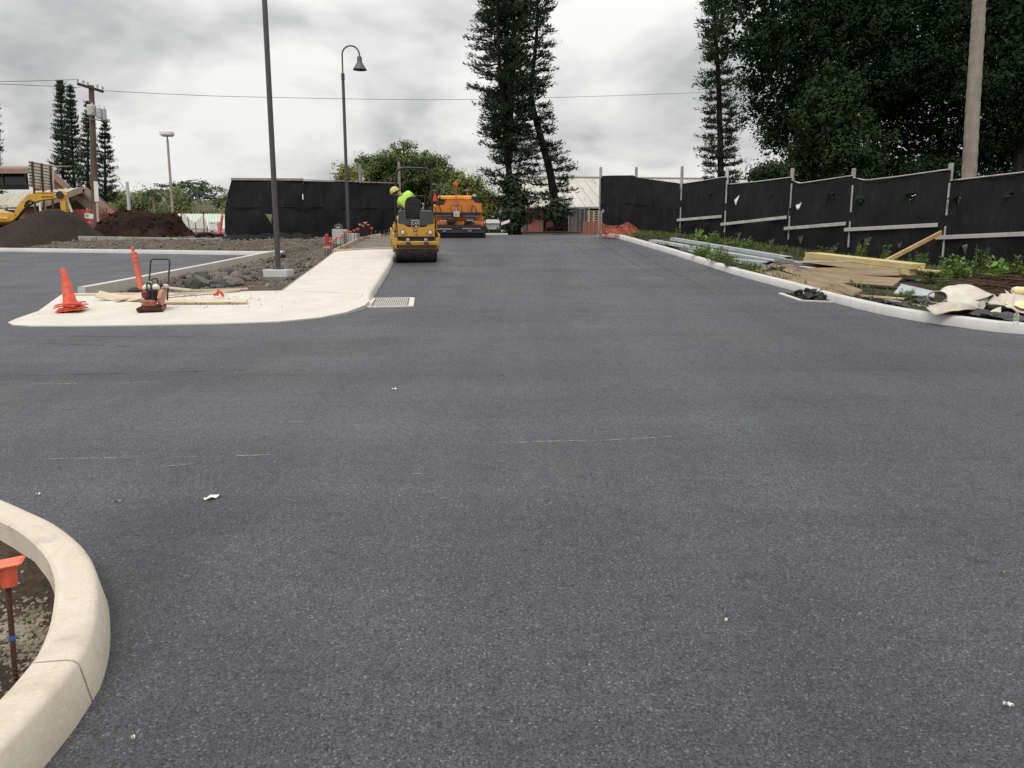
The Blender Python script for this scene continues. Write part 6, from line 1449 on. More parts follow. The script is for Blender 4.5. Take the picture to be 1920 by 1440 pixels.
for k in range(34):
    y = WFIN+.3+k*.23; l_ = Vector(wl_fin).lerp(Vector(WLEND), (y-WFIN)/(WEND-WFIN)); r__ = kerb_at(y)-knorm*.25; pts = []
    for i in range(9): p = Vector((l_.x+.1, y)).lerp(r__, i/8); pts.append((p.x, p.y, zbase(p.x, p.y)+.05+.025*math.sin(i*1.3+k)+ (.12*(k-30)/4 if k > 30 else 0)))
    mb.tube(pts, .0065, 4)
for k in range(8):
    pts = []
    for i in range(16): y = WFIN+.25+i*.5; l_ = Vector(wl_fin).lerp(Vector(WLEND), (y-WFIN)/(WEND-WFIN)); r__ = kerb_at(y)-knorm*.25; p = Vector((l_.x+.12, y)).lerp(Vector((r__.x, r__.y)), k/7); pts.append((p.x, p.y, zbase(p.x, p.y)+.055+.03*math.sin(i*1.7+k*2)))
    pts += [(pts[-1][0], pts[-1][1]+.05, pts[-1][2]+.25)]; mb.tube(pts, .0065, 4)
mb.build('wires', pm('mesh_steel', (.30,.28,.25), (.18,.13,.10), 14, .6, .5), t, fix=False)['kind'] = 'stuff'
# ---- capped rebar stakes along the form
def cap_shape(mb, c, s_=1.0, ax=(0,0,1)):
    ax = Vector(ax).normalized(); mb.lathe([(.022*s_,-.045*s_),(.03*s_,-.005*s_)], c, ax, 8); x, y, d = frame_dir(ax); Mx = Matrix((x, y, d)).transposed(); mb.box(Vector(c)+d*.006*s_, (.10*s_,.10*s_,.022*s_), Mx, .008*s_)
STK = [((845,362),(845,470)),((868,368),(870,452)),((884,356),(880,440)),((900,300),(900,422)),((936,290),(935,397)),((950,272),(950,408)),((966,254),(968,372)),((1008,252),(1012,412)),((1030,227),(1032,328)),((1048,192),(1057,368)),((1068,186),(1068,292)),((1092,192),(1090,282)),((1116,196),(1118,272)),((1155,180),(1155,262)),((1190,166),(1200,242)),((1212,118),(1205,228)),((1245,132),(1250,212)),((1262,100),(1265,216)),((1277,99),(1278,212)),((1302,122),(1290,216)),((1337,157),(1300,208))]
ords = 'first second third fourth fifth sixth seventh eighth ninth tenth eleventh twelfth thirteenth fourteenth fifteenth sixteenth seventeenth eighteenth nineteenth twentieth twenty-first'.split()
for i, (c, b) in enumerate(STK):
    cpx = (460+c[0]/5.647, 400+c[1]/5.647); bpx = (460+b[0]/5.647, 400+b[1]/5.647); y = 21.2+12*(i/len(STK))**.8; bq = P(*bpx, 0.0, zsoil)
    y = min(bq.y, 33.0) if i < 10 else 28.5+4.6*(i-10)/11; q = W(*bpx, y); tp = W(*cpx, y); q.z = min(q.z, zsoil(q.x, y)+.1)-.1
    t = T('rebar_stake', f'{ords[i]} capped rebar stake along the walk form, counted from the near end', 'rebar stake', tuple(q), 0, 'capped rebar stakes along the walk form'); d = tp-q
    mb = MB(); mb.tube([(0,0,0), tuple(d)], .011, 6); mb.build('bar', M['rust'], t); mb = MB(); cap_shape(mb, d, 1.15, d); mb.build('cap', M['cap_pale'] if i in (0,1,2,9,10,17,18,15) else M['cap'], t)
# concrete box with hose, red can, wire stand
q = P(633, 457.5, 0, zsoil); tz = W(633, 429.5, q.y).z; wd = 22/F*q.y; t = T('concrete_box', 'grey concrete box beside the capped stakes', 'concrete box', tuple(q), R(-8)); h_ = tz-q.z
mb = MB(); mb.box((0,.3,h_/2-.1), (wd,.5,h_+.2), None, .015); mb.build('box', M['grey_box'], t); mb = MB(); mb.box((wd*.5+.22,.5,h_*.36), (.5,.4,h_*.75), None, .015); mb.build('side_block', M['grey_box'], t)
t2 = T('hose_fitting', 'curled dark hose fitting on top of the grey concrete box', 'hose', (q.x, q.y+.25, tz)); mb = MB(); mb.tube(arc_pts([(-.14,0,0),(-.14,0,.12),(.02,0,.2),(.15,0,.13),(.15,0,0)], .08, 4), .04, 8); mb.build('hose', M['machine_grey'], t2); mb = MB(); mb.box((-.02,.05,.09), (.2,.1,.1), None, .03); mb.build('clamp', M['transformer'], t2)
q = P(613.5, 457.5, 0, zsoil); q.z = zsoil(q.x, q.y); h_ = W(613.5, 437.5, q.y).z-q.z; t = T('fuel_can', 'red can standing beside the grey concrete box', 'can', tuple(q)); mb = MB(); mb.box((0,0,h_*.46), (.15,.13,h_*.9), None, .03); mb.build('body', M['red_plastic'], t); mb = MB(); mb.tube(arc_pts([(-.05,0,h_*.88),(-.05,0,h_*1.02),(.05,0,h_*1.02),(.05,0,h_*.88)], .02, 3), .012, 6); mb.build('handle', M['black'], t)
mb = MB(); mb.tube([(-.05,.02,h_*.8),(-.16,.02,.0)], .008, 5); mb.build('prop_wire', M['galv'], t)
# ---- drain beside the walk nose
gq = [P(*p) for p in ((689,577),(699.5,560.5),(773,559.5),(770.5,575))]
t = T('drain_grate', 'pale framed drain grate at the nose of the walk kerb', 'drain', (0, 0, 0))
def gp(u, v, dz): a = gq[0].lerp(gq[3], u); b = gq[1].lerp(gq[2], u); p = a.lerp(b, v); return Vector((p.x, p.y, H(p.x, p.y)+dz))
mb = MB(); mb.add([gp(.02,.04,.006), gp(.98,.04,.006), gp(.98,.96,.006), gp(.02,.96,.006)], [(0,1,2,3)]); mb.build('pit_shade_sheet', M['black'], t, fix=False)  # flat black sheet on the asphalt paints the darkness of the pit
for (u0, v0, u1, v1, wv) in ((-.02,0,1.02,0,.07),(-.02,1,1.02,1,.05),(0,.0,0,1,.10),(1,.0,1,1,.10)):
    mb = MB(); mb.beam(gp(u0,v0,.006), gp(u1,v1,.006), wv, .03, .004); mb.build('frame', M['concrete'], t)
for i in range(17):
    mb = MB(); u = .12+.76*i/16; mb.beam(gp(u,.06,.010), gp(u,.94,.010), .012, .006); mb.build('bar', M['plate_white'], t)
for i in range(5):
    mb = MB(); v = .18+.64*i/4; mb.beam(gp(.08,v,.011), gp(.92,v,.011), .035, .006); mb.build('cross_bar', M['plate_white'], t)
# ---- foreground stake with big cap
cb_ = P(28, 1272, .11); cb_.z = zisl(cb_.x, cb_.y)-.05; ctop = W(12, 1062, cb_.y-.01); t = T('rebar_stake', 'rusty rebar stake with an orange square cap in the foreground island', 'rebar stake', tuple(cb_)); d = ctop-cb_
mb = MB(); mb.tube([(0,0,0)]+[tuple(d*f_) for f_ in (.25,.5,.75,1.0)], .0078, 10)
for k in range(26):
    p = d*(.05+.92*k/26); mb.lathe([(.0078,-.003),(.0092,0),(.0078,.003)], p, d.normalized()+Vector((.25,0,0)), 8)
mb.build('bar', M['rust'], t)
mb = MB(); mb.lathe([(.0098,-.008),(.0102,0),(.0098,.008)], d*.465, d, 10); mb.build('tape', M['blue_tape'], t)
axc = (d.normalized()+Vector((-.16,.1,0))).normalized(); x_, y_, d3 = frame_dir(axc)
mb = MB(); mb.lathe([(.020,-.062),(.0215,-.060),(.0265,-.004),(.028,.0)], d, axc, 20); cp_o = mb.build('cap', M['cap'], t)
mb = MB(); Mx = Matrix.Rotation(.45, 3, axc) @ Matrix((x_, y_, d3)).transposed(); mb.box(d+axc*.008, (.092,.092,.014), Mx, .006); mb.build('cap_plate', M['cap'], cp_o)
# ---- litter on the asphalt
def litter(label, px, py, l, wd, rz, mat='litter_white'):
    q = P(px, py); mb = MB(); mb.grid(lambda u, v: ((u-.5)*l, (v-.5)*wd*math.sin(math.pi*min(max(u,.06),.97))**.7, .006+.012*math.sin(u*5+v*2)**2), 10, 3); o = mb.build('litter_scrap', M[mat], fix=False); o.location = q; o.rotation_euler = (0, 0, rz); tag(o, label, 'litter', 'litter on the asphalt')
litter('largest white plastic scrap on the asphalt left of centre', 398, 935, .10, .045, .9)
litter('pale sliver on the asphalt left of the largest white scrap', 222, 943, .06, .012, .2, 'pebble')
litter('small white chip on the asphalt above the foreground kerb', 73, 929, .03, .012, .1)
litter('tiny cream chip on the asphalt right of centre in the foreground', 1361, 1167, .012, .012, .5)
litter('tiny white chip near the bottom edge beside the foreground kerb', 251, 1388, .012, .009, .5)
litter('pale bluish shred on the asphalt at the lower right', 1890, 1326, .03, .007, -.4)
litter('cream speck on the asphalt at the right edge', 1880, 1077, .03, .006, -.6, 'pebble')
litter('white speck on the asphalt in the middle distance', 740, 731, .05, .02, .1)

# ================================================================ MATERIAL STACKED ON THE RIGHT VERGE
def VG(px, py, dz=0.0): p = P(px, py, dz, zverge); return p
def beam_px(name, label, a, b, wd, ht, mat, za=0.0, zb=None, cat='beam', group=None, ch=.006, dots=False, chan=False):
    """long member whose near lower edge runs through pixels a -> b, lifted za/zb over the verge"""
    zb = za if zb is None else zb; p, q = VG(*a, za), VG(*b, zb); c = (p+q)/2+Vector((0,0,ht/2)); d = q-p; ln = d.length; t = T(name, label, cat, tuple(c), 0, group)
    t.rotation_euler = (0, -math.asin(d.z/ln), math.atan2(d.y, d.x)); mb = MB()
    if chan:
        for (y, z, sy, sz) in ((0,ht/2-.006,wd,.012),(-wd/2+.006,0,.012,ht),(wd/2-.006,0,.012,ht)): mb.box((0,y,z), (ln,sy,sz), None, .002)
    else: mb.box((0,0,0), (ln,wd,ht), None, ch)
    mb.build('body', M[mat], t)
    if dots:
        n_ = int(ln/.55)
        for k in range(n_):
            for y in (-.2, .22):
                m2 = MB(); m2.lathe([(.022,0),(.022,.003)], ((k+.5-n_/2)*.55+.2*(y > 0), y*wd, ht/2), (0,0,1), 10); m2.build('bolt_hole', M['black'], t)
    return t
M['galv_pale'] = pm('pale_galvanised_steel', (.50,.53,.55), (.40,.42,.44), 3, .5, .25, bump=.1)
GB = 'galvanised beams on the verge'
beam_px('steel_beam', 'far galvanised channel nearest the fence cloth', (1262,451), (1478,488), .24, .10, 'galv_pale', .10, group=GB, chan=True)
beam_px('steel_beam', 'wide galvanised channel with a row of bolt holes', (1224,453.5), (1468,496), .32, .08, 'galv_pale', .06, group=GB, dots=True, chan=True)
beam_px('steel_beam', 'thin galvanised angle lying under the wide channel', (1266,464), (1302,474.5), .08, .05, 'galv_pale', .02, group=GB)
beam_px('steel_beam', 'short heavy galvanised box beam in front of the channels', (1377,493), (1522,512), .20, .13, 'galv_pale', .02, group=GB)
beam_px('steel_beam', 'dull steel rail behind the lumber stack', (1455,489), (1500,499), .1, .1, 'galv', .2, group=GB)
mb = MB(); q = VG(1450, 497, .2); mb.grid(lambda u, v: (q.x-.25+.5*u, q.y-.2+.4*v, q.z+.05+.05*math.sin(u*7)*math.cos(v*5)), 10, 8); tag(mb.build('black_sheet_scrap', M['plastic_black'], fix=False), 'black plastic scrap lying on the galvanised channels', 'plastic sheet')
# lumber stack on bearers
GL = 'new lumber stack'
for k, (x, l) in enumerate(((1535,''),(1590,''),(1660,''))):
    q = VG(x, 503+(x-1535)*.17); mb = MB(); mb.box((0,0,.07), (.1,.9,.14), None, .006); o = mb.build('bearer', M['dark_wood']); o.location = (q.x+.1, q.y+.15, zverge(q.x, q.y)-.02); o.rotation_euler = (0,0,R(22)); tag(o, f'{("left","middle","right")[k]} dark bearer under the yellow lumber stack', 'bearer', 'bearers under the lumber')
LA, LB = VG(1505, 502), VG(1702, 529); dl = (LB-LA).normalized(); nl = Vector((-dl.y, dl.x, 0)).normalized(); ln = (LB-LA).length
nm = [['front lower','front upper'],['middle lower','middle upper'],['rear lower','rear upper']]
for r_i in range(3):
    for lv in range(2):
        L2 = ln*(1.0, .97, .9)[r_i]; sh = (0,.1,-.05)[r_i]+.05*lv; c = LA+dl*(L2/2+sh)+nl*(.10+.2*r_i); c.z = (zverge(LA.x, LA.y)+zverge(LB.x, LB.y))/2+.20+.128*lv
        mb = MB(); mb.box((0,0,0), (L2,.19,.125), None, .006); o = mb.build('lumber_beam', M['lumber'], smooth=20); o.location = c; o.rotation_euler = (0, -math.asin((LB.z-LA.z)/ln), math.atan2(dl.y, dl.x)); tag(o, f'{nm[r_i][lv]} yellow beam of the new lumber stack', 'lumber', GL)
c = LA+dl*(ln+.05)+nl*.3; mb = MB(); mb.box((0,0,0), (.9,.2,.04), None, .004); o = mb.build('lumber_board', M['lumber']); o.location = (c.x, c.y, zverge(c.x, c.y)+.26); o.rotation_euler = (0,R(2),math.atan2(dl.y, dl.x)); tag(o, 'thin yellow board sticking out of the lumber stack end', 'board')
beam_px('plank', 'grey weathered plank lying on the back of the lumber stack', (1490,493), (1598,492.5), .1, .04, 'rail_wood', .36, cat='plank')
# leaning board, boards in front
p0 = W(1622.5,525,17.6); p0.z = zverge(p0.x, p0.y)+.12; p1 = W(1765,436,19.15); mb = MB(); mb.beam(Vector((0,0,0)), p1-p0, .04, .10, .004); o = mb.build('leaning_board', M['pine_plank'], smooth=20); o.location = p0; tag(o, 'long pine board leaning up from the lumber stack to the fence', 'board')
GBR = 'old boards on the verge'
plank_px('plank', 'long brown board nearest the right kerb, left end up', (1424,507), (1588,554), .24, .035, 'old_ply', .07, zf=zverge, dz=.14, group=GBR, roll=R(22))
plank_px('plank', 'second long brown board crossing over the nearest one', (1450,503), (1607,556), .22, .035, 'old_ply', .13, zf=zverge, dz=.16, group=GBR, roll=R(30))
plank_px('plank', 'brown board laid flat before the lumber stack', (1517,519), (1684,523), .27, .03, 'old_ply', .17, zf=zverge, dz=.2, group=GBR, roll=R(38))
plank_px('plank', 'wide brown plywood sheet with square right end', (1530,531), (1682,545), .42, .022, 'old_ply', .14, zf=zverge, dz=.14, group=GBR, roll=R(20))
plank_px('plank', 'thin pale batten running towards the canvas', (1600,554), (1742,570), .06, .03, 'pale_plank', .05, zf=zverge, dz=.14, group=GBR)
plank_px('plank', 'second thin pale batten just behind the first', (1650,563), (1735,579), .05, .025, 'pale_plank', .02, zf=zverge, dz=.1, group=GBR)
mb = MB(); a = [VG(x, y, .12) for x, y in ((1676,549),(1752,556),(1752,546),(1690,532))]; mb.add(a+[q-Vector((0,0,.02)) for q in a], [(0,1,2,3),(7,6,5,4),(0,4,5,1),(1,5,6,2),(2,6,7,3),(3,7,4,0)]); tag(mb.build('zinc_sheet', M['galv_pale'], smooth=0), 'pale zinc sheet under the plywood beside the weeds', 'metal sheet')
# dark plastic and dirt beneath
def crumple(name, label, cx, cy, wd, dp, hh, mat, seed, cat='plastic sheet', dz=.1, rz=0.0, n=26):
    q = VG(cx, cy, dz); r_ = random.Random(seed); ph = [r_.uniform(0, 6) for _ in range(4)]
    def fn(u, v):
        x, y = (u-.5)*wd, (v-.5)*dp; e_ = math.sin(math.pi*u)*math.sin(math.pi*v); X = q.x+x*math.cos(rz)-y*math.sin(rz); Y = q.y+x*math.sin(rz)+y*math.cos(rz); X = max(X, rk_x(Y)+.24+.05*math.sin(Y*9))
        return (X+.04*math.sin(v*19+ph[0]), Y+.04*math.sin(u*21+ph[1]), zverge(X, Y)+.012+hh*e_**.6*(.6+.4*math.sin(u*11+ph[2])*math.sin(v*9+ph[3]))+hh*.35*abs(math.sin(u*23+v*13+ph[1]))*e_)
    mb = MB(); mb.grid(fn, n, n); return tag(mb.build(name, M[mat], fix=False, smooth=70), label, cat)
crumple('black_sheet', 'crumpled black plastic between battens and kerb', 1672, 567, 1.3, .4, .10, 'plastic_black', 1, rz=R(-77))
crumple('black_sheet', 'black plastic folds beneath the cream canvas', 1850, 587, 1.0, 1.0, .12, 'plastic_black', 2, rz=R(-60))
crumple('black_sheet', 'dark plastic sheet end left of the canvas loop', 1728, 561, .7, .45, .12, 'plastic_black', 5, rz=R(-70))
# cream canvas: domed fold, a rolled loop at its left and a front fold
t = T('canvas_tarp', 'large crumpled cream canvas with a looped fold at its left end', 'tarp', (0, 0, 0)); c0 = VG(1802, 578, .1); s_ = c0.y/F
def cz(px, py, dy=0.0): return W(px, py, c0.y+dy)
def sheet(name, rows, nu=40, sag=0.0, mat='tarp', wr=.02, seed=0, th=None):
    """surface lofted through rows of (px, py, dy) curves"""
    R3 = [[cz(*p) for p in r_] for r_ in rows]; m = len(R3)
    def cr(pts, t_):
        n = len(pts); k = t_*(n-1); i = min(int(k), n-2); q = k-i; a, b, c, d = pts[max(i-1,0)], pts[i], pts[i+1], pts[min(i+2,n-1)]; return .5*((2*b)+(-a+c)*q+(2*a-5*b+4*c-d)*q*q+(-a+3*b-3*c+d)*q**3)
    def fn(u, v): p = cr([cr(r_, u) for r_ in R3], v); return p+Vector((wr*.4*math.sin(v*17+u*5+seed), wr*.6*math.sin(u*19+v*7+seed), wr*math.sin(u*13+v*5+seed)*math.sin(v*8+seed)+wr*1.3*hnoise(u*5+seed, v*3, .9)))
    mb = MB(); mb.grid(fn, nu, 20); o = mb.build(name, M[mat], t, fix=False, smooth=80); md = o.modifiers.new('th', 'SOLIDIFY'); md.thickness = .008; return o
sheet('top_fold', [[(1760,556,.2),(1785,568,.0),(1812,569,-.05),(1840,560,-.05),(1862,556,.0)], [(1760,546,.35),(1780,540,.3),(1810,541,.25),(1845,548,.25),(1866,556,.25)], [(1765,548,.8),(1785,535,.7),(1805,534.5,.7),(1835,540,.65),(1860,552,.6)], [(1770,556,1.1),(1790,548,1.2),(1810,548,1.2),(1835,550,1.1),(1862,560,.9)]], wr=.022, seed=1)
sheet('front_fold', [[(1738,577,-.05),(1752,586,-.2),(1785,587,-.3),(1815,582,-.28),(1842,580,-.2),(1846,572,-.1)], [(1741,572,.0),(1758,574,-.14),(1785,568,-.2),(1815,567,-.2),(1838,568,-.12),(1850,562,.0)], [(1750,570,.15),(1765,568,.1),(1790,564,.06),(1815,562,.05),(1838,558,.05),(1856,556,.1)]], wr=.02, seed=2)
lp = [(1775,566),(1768,569),(1752,568),(1741,563),(1738,555),(1744,548.5),(1757,545.5),(1768,546.5),(1775,552),(1776,560),(1768,567)]
sheet('loop_fold', [[(x, y, -.02) for x, y in lp], [(x, y+.5, .14) for x, y in lp], [(x+1, y+1, .3) for x, y in lp]], wr=.004, seed=3, nu=60)
sheet('hanging_strip', [[(1836,566,-.2),(1840,580,-.22),(1841,590,-.24)], [(1846,564,-.15),(1844,578,-.2),(1842,589,-.24)]], nu=16, wr=.004, seed=4)
t = T('canvas_tarp', 'second cream canvas spread at the right edge of the picture', 'tarp', (0, 0, 0))
sheet('main_fold', [[(1852,568,-.1),(1880,574,-.15),(1905,583,-.2),(1940,590,-.25)], [(1862,557,.2),(1885,553,.2),(1910,560,.15),(1945,566,.1)], [(1870,556,.5),(1890,550,.5),(1912,551,.5),(1945,555,.5)], [(1880,560,.9),(1895,556,.9),(1915,556,.9),(1945,560,.9)]], wr=.03, seed=6)
sheet('peak_fold', [[(1884,543,.4),(1889,551,.35),(1893,558,.3)], [(1886,544,.4),(1897,553,.36),(1904,560,.3)]], nu=12, wr=.004, seed=7)
sheet('yellow_fold', [[(1885,569,-.06),(1905,574,-.12),(1940,580,-.2)], [(1890,562,.06),(1910,564,.04),(1945,570,.0)]], nu=20, wr=.01, seed=8, mat='tarp_yellow')
t = T('rolled_sack', 'rolled yellow sack on the canvas at the right edge', 'sack', (0, 0, 0)); mb = MB(); a, b = cz(1897,545,.35), cz(1960,549,.35); rr = 8.5*s_
mb.tube([a, a.lerp(b,.04), a.lerp(b,.12), a.lerp(b,.5), b], [rr*.3, rr*.8, rr, rr*1.02, rr], 18); mb.build('roll', M['tarp_yellow'], t)
mb = MB(); mb.grid(lambda u, v: cz(1845+32*u, 591-9*math.sin(u*1.6)*v+6*u*(1-v)-7*u, -.35+.1*v), 12, 6); tag(mb.build('canvas_scrap', M['tarp'], fix=False), 'small torn canvas scrap lying on the kerb edge', 'canvas scrap')
# bottle
bq = VG(1905, 603, .12); bq.z = H(bq.x, bq.y)+.152; t = T('plastic_bottle', 'clear plastic bottle with green label standing on the kerb', 'bottle', tuple(bq))
def clear():
    b = NB('clear_plastic'); b.fin((.9,.92,.92), .08); b.b.inputs['Transmission Weight'].default_value = .85; b.b.inputs['IOR'].default_value = 1.2; return b.m
mb = MB(); mb.lathe([(.028,0),(.033,.005),(.033,.06),(.030,.07),(.033,.08),(.033,.135),(.028,.155),(.014,.185),(.013,.195)], seg=18); mb.build('bottle_body', clear(), t)
mb = MB(); mb.lathe([(.0338,.085),(.0338,.135)], seg=18, cap=False); mb.build('label_band', pm('green_label', (.08,.32,.06), (.5,.55,.4), 40, .4), t)
mb = MB(); mb.lathe([(.015,.193),(.015,.21),(.012,.212)], seg=12); mb.build('bottle_cap', M['plate_white'], t)
# rusty rebar and mesh heap behind the canvas
t = T('rebar_heap', 'dark brown heap of rusty bars and wire behind the canvas', 'rebar heap', (0, 0, 0)); mb = MB(); r_ = random.Random(9); hc = VG(1880, 552, .1)
for k in range(90):
    x = hc.x+r_.gauss(.35,.28); y = hc.y+r_.gauss(.5,.25); z = zverge(x, y)+abs(r_.gauss(.16,.11)); a = r_.gauss(-.15,.35); l = r_.uniform(.4,1.0); dx_, dy_ = math.cos(a)*l/2, math.sin(a)*l/2; dz_ = r_.uniform(-.05,.05)
    mb.tube([(x-dx_,y-dy_,z-dz_),(x,y,z+r_.uniform(0,.04)),(x+dx_,y+dy_,z+dz_)], r_.choice((.007,.009,.012)), 5)
mb.build('bars', M['rust'], t, fix=False)['kind'] = 'stuff'
mb = MB(); mb.tube([VG(1745,523,.35), VG(1800,524,.42), VG(1850,532,.4), VG(1900,540,.35)], .014, 6); mb.tube([VG(1760,528,.3), VG(1830,526,.4), VG(1890,531,.42)], .011, 6); mb.build('long_bar', M['rust'], t)
def mnd(u, v): x = hc.x-.4+1.6*u; y = hc.y+.1+1.0*v; return (x, y, zverge(x, y)-.03+.26*(math.sin(math.pi*u)*math.sin(math.pi*v))**.6+.04*hnoise(x*6, y*6, 1))
mb = MB(); mb.grid(mnd, 26, 16); mb.build('rust_debris', M['soil_dark'], t, fix=False)
# right-hand drain with asphalt lumps
gq2 = [P(*p) for p in ((1503,564.5),(1463,551),(1535,549),(1566,567))]
t = T('drain_grate', 'drain beside the right kerb partly buried under asphalt lumps', 'drain', (0, 0, 0)); up = lambda p, dz: Vector((p.x, p.y, H(p.x, p.y)+dz))
mb = MB(); mb.add([up(p, .006) for p in gq2], [(0,1,2,3)]); mb.build('pit_shade_sheet', M['black'], t, fix=False)  # no pit below: its shade is painted as a black sheet
for a, b, wv in ((gq2[1],gq2[0],.09),(gq2[0],gq2[3],.05)):
    mb = MB(); mb.beam(up(a,.008), up(b,.008), wv, .03, .004); mb.build('frame', M['concrete'], t)
for k in range(9):
    mb = MB(); a = gq2[0].lerp(gq2[3], (k+.5)/9); b = gq2[1].lerp(gq2[2], (k+.5)/9); mb.beam(up(a,.014), up(b,.014), .02, .02); mb.build('bar', M['steel_dark'], t)
ah = T('asphalt_heap', 'small heap of black asphalt lumps on the right-hand drain', 'asphalt heap')
for i in range(26):
    u = random.uniform(.25,1.0); v = random.betavariate(2,3); q = gq2[0].lerp(gq2[3], u).lerp(gq2[1].lerp(gq2[2], u), v); o = link_mesh('lump', ROCKS[i % 6], None, ah); o.material_slots[0].link = 'OBJECT'; o.material_slots[0].material = M['rubber']
    s2 = random.choice((.04,.06,.08,.10)); o.location = (q.x, q.y, H(q.x, q.y)+.02+s2*.4+.05*math.sin(math.pi*v)*(u > .5)); o.scale = (s2, s2, s2); o.rotation_euler = (random.random(), random.random(), random.random()*6)
# orange barrier net slumped at the fence's far end
t = T('safety_net', 'slumped orange safety net at the far end of the right fence', 'safety net', (0, 0, 0))
tp = [(1127,417),(1135,421),(1150,423),(1166,421),(1178,415),(1187,422),(1198,432),(1212,442)]; bt = [(1128,442),(1136,443),(1150,443),(1166,443),(1180,444),(1190,444),(1200,444),(1213,444)]
def nf(u, v):
    k = u*7; i = min(int(k), 6); q = k-i; a = W(tp[i][0]+(tp[i+1][0]-tp[i][0])*q, tp[i][1]+(tp[i+1][1]-tp[i][1])*q, 31.6-.6*u); b = W(bt[i][0]+(bt[i+1][0]-bt[i][0])*q, bt[i][1]+(bt[i+1][1]-bt[i][1])*q, 31.0-.6*u); p = b.lerp(a, v); p.y += .15*math.sin(u*17+v*4); return p
mb = MB(); mb.grid(nf, 50, 12); mb.build('front_layer', M['net'], t, fix=False); mb = MB(); mb.grid(lambda u, v: nf(u, v*.75)+Vector((0, .25+.1*math.sin(u*9), -.02)), 50, 12); mb.build('back_layer', M['net2'], t, fix=False)
mb = MB(); q = W(1127,443,31.5); mb.beam(q-Vector((0,0,.2)), W(1127.5,395,31.5), .06, .06); mb.build('stake', M['post_wood'], t)
mb = MB(); mb.box(W(1131,396,31.45), (.07,.04,.12), None, .01); mb.build('lock', M['galv'], t)
# ---------------------------------------------------------------- weeds
def weed(label, px, py, hh, n, spread, kind, seed, mat='leaf_weed', dz=.02, group='weeds along the right fence'):
    q = VG(px, py, dz); rg = np.random.default_rng(seed); t = T('weed_plant', label, 'plant', (q.x, q.y, zverge(q.x, q.y)), 0, group); Cs, Ds, Ls, Ws = [], [], [], []; st = MB()
    for k in range(n):
        a = rg.uniform(0, 6.3); r_ = rg.uniform(0, spread); h_ = hh*rg.uniform(.55, 1.1); b0 = np.array([math.cos(a)*r_*.6, math.sin(a)*r_*.6, 0]); tp_ = b0+np.array([math.cos(a)*spread*.4*rg.random(), math.sin(a)*spread*.4*rg.random(), h_]); st.tube([b0, (b0+tp_)/2+rg.normal(size=3)*.02, tp_], [.006,.005,.002], 4, cap=False)
        m = {'fine': 26, 'broad': 6, 'mid': 15}[kind]; u = rg.uniform(.15, 1.0, m); C = b0+(tp_-b0)*u[:, None]; D = unit(m, rg); D[:, 2] = np.abs(D[:, 2])*.5-.05; D /= np.linalg.norm(D, axis=1, keepdims=True)
        l = {'fine': .07, 'broad': .22, 'mid': .11}[kind]*rg.uniform(.7, 1.3, m)*(1.15-.5*u); Cs.append(C+D*l[:, None]*.6); Ds.append(D); Ls.append(l); Ws.append(l*{'fine': .35, 'broad': .85, 'mid': .5}[kind])
    st.build('stems', M['leaf_weed'], t, fix=False, smooth=0)['kind'] = 'stuff'; V, Q = blades(np.concatenate(Cs), np.concatenate(Ds), np.concatenate(Ls), np.concatenate(Ws), rg); np_mesh('leaves', V, Q, M[mat], t)
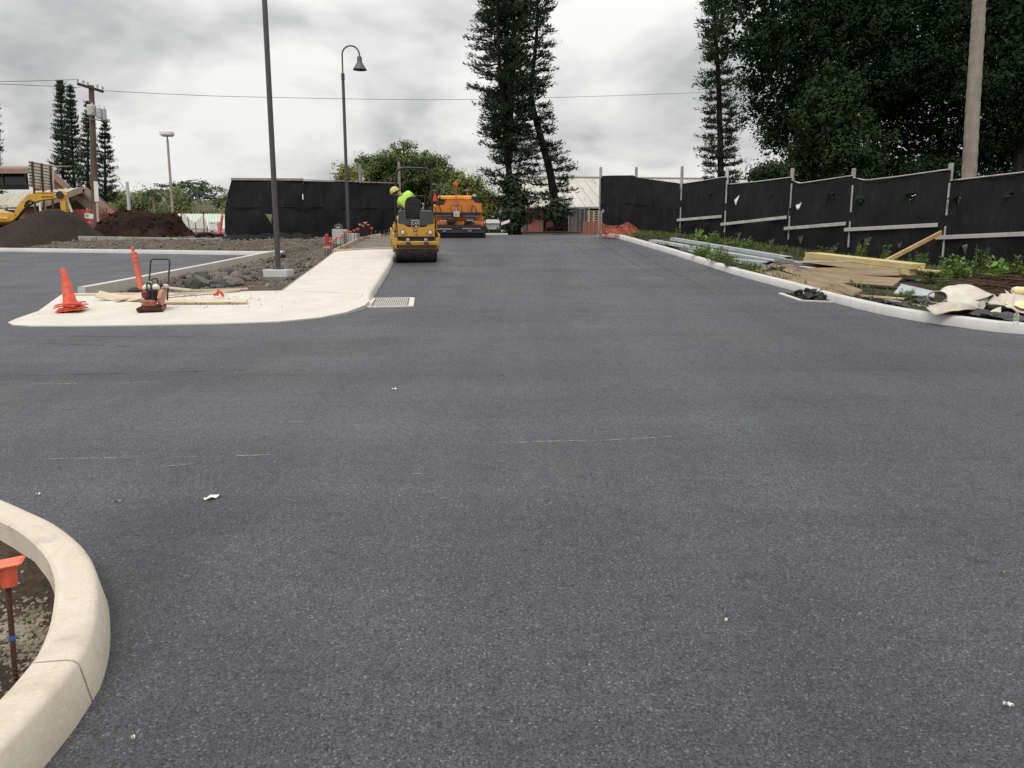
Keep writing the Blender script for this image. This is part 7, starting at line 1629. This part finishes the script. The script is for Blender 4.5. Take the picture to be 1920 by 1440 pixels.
WD = [('low weeds in front of the orange net',1195,446,.28,16,.5,'fine','grass'),('low weeds left of the galvanised channels',1225,449,.30,14,.5,'fine','grass'),('thin weed at the foot of the black cloth corner',1272,452,.5,6,.2,'fine','leaf_weed'),('round-leaved plant behind the galvanised channels',1310,456,.42,7,.22,'broad','leaf_broad'),
      ('bushy weed right of the round-leaved plant',1338,462,.5,12,.28,'mid','leaf_weed'),('bushy weed under the third fence panel',1375,470,.42,14,.35,'mid','leaf_weed'),('second bushy weed under the third fence panel',1398,472,.45,12,.3,'mid','leaf_weed'),('sparse weed under the far rail',1430,476,.35,9,.35,'fine','leaf_weed'),
      ('bright weeds between channel and kerb, upper clump',1315,482,.42,16,.35,'mid','leaf_weed'),('bright weeds between channel and kerb, lower clump',1345,492,.42,18,.35,'mid','leaf_weed'),('grassy tuft beside the kerb left of the box beam',1372,500,.3,16,.3,'fine','grass'),('low grass near the kerb below the box beam',1400,507,.2,14,.3,'fine','grass'),
      ('weed behind the left end of the lumber stack',1548,489,.45,8,.3,'mid','leaf_weed'),('tall weed behind the lumber stack',1614,494,.55,9,.25,'mid','leaf_weed'),('weed behind the leaning board',1655,500,.55,8,.25,'mid','leaf_weed'),('small broad weed behind the leaning board foot',1676,506,.35,5,.2,'broad','leaf_weed'),
      ('fine weed left of the batten post',1722,513,.5,14,.3,'fine','leaf_weed'),('dense weed right of the lumber stack end',1752,530,.4,18,.35,'mid','leaf_weed'),('dark weed under the near rail',1778,519,.5,12,.3,'mid','leaf_weed'),('bright leafy weed left of the broad-leaved plant',1803,521,.5,14,.35,'mid','leaf_broad'),
      ('tall seeding weed under the near rail',1835,520,.7,10,.3,'fine','leaf_weed'),('broad-leaved plant behind the rusty bars',1872,522,.45,9,.3,'broad','leaf_broad'),('weed at the right edge under the rail',1908,524,.5,12,.3,'mid','leaf_weed'),('low weed in front of the zinc sheet',1700,560,.2,9,.2,'fine','leaf_weed'),('small weed over the canvas back',1775,540,.3,12,.3,'fine','leaf_weed'),('green weed beside the plank ends',1462,489,.25,9,.2,'mid','leaf_weed')]
for i, (lb, px, py, hh, n, sp_, kd, mt) in enumerate(WD): weed(lb, px, py, hh, n, sp_, kd, 200+i, mt)
# grass and ground cover along the fence and kerb: uncountable
rg = np.random.default_rng(3); Cs, Ds, Ls = [], [], []
for i in range(1000):
    f_ = rg.random(); px = rg.uniform(1190, 1960) if f_ < .7 else rg.uniform(1200, 1480); Yk = None
    i0 = rg.integers(1, 7); A, B = FX[i0], FX[i0+1]; u = rg.random(); off = abs(rg.normal())*.45+.05
    if f_ < .82: x, y = A[0]+(B[0]-A[0])*u-off*.8, A[1]+(B[1]-A[1])*u-off*.5
    else: y = rg.uniform(12, 31); x = rk_x(y)+.25+abs(rg.normal())*.5
    if x < rk_x(y)+.2: continue
    b = np.array([x, y, zverge(x, y)]); m = 9; d = rg.normal(size=(m, 3))*.5; d[:, 2] = 1; d /= np.linalg.norm(d, axis=1, keepdims=True); l = rg.uniform(.06, .22, m)
    Cs.append(b+rg.normal(size=(m, 3))*np.array([.05,.05,0])+d*l[:, None]*.5); Ds.append(d); Ls.append(l)
Ls = np.concatenate(Ls); V, Q = blades(np.concatenate(Cs), np.concatenate(Ds), Ls, Ls*.12+.004, rg); np_mesh('verge_grass', V, Q, M['grass'], verge)['kind'] = 'stuff'
# a few dry tufts on the far bank
Cs, Ds, Ls = [], [], []
for i in range(60):
    x = rg.uniform(-24, -7.5); y = ykerb(x)+rg.uniform(.6, 4.5); b = np.array([x, y, zsoil(x, y)]); m = 7; d = rg.normal(size=(m, 3))*.6; d[:, 2] = 1; d /= np.linalg.norm(d, axis=1, keepdims=True); l = rg.uniform(.08, .2, m); Cs.append(b+rg.normal(size=(m, 3))*np.array([.06,.06,0])+d*l[:, None]*.5); Ds.append(d); Ls.append(l)
Ls = np.concatenate(Ls); V, Q = blades(np.concatenate(Cs), np.concatenate(Ds), Ls, Ls*.12+.006, rg); np_mesh('bank_grass', V, Q, M['grass'], bed_o)['kind'] = 'stuff'
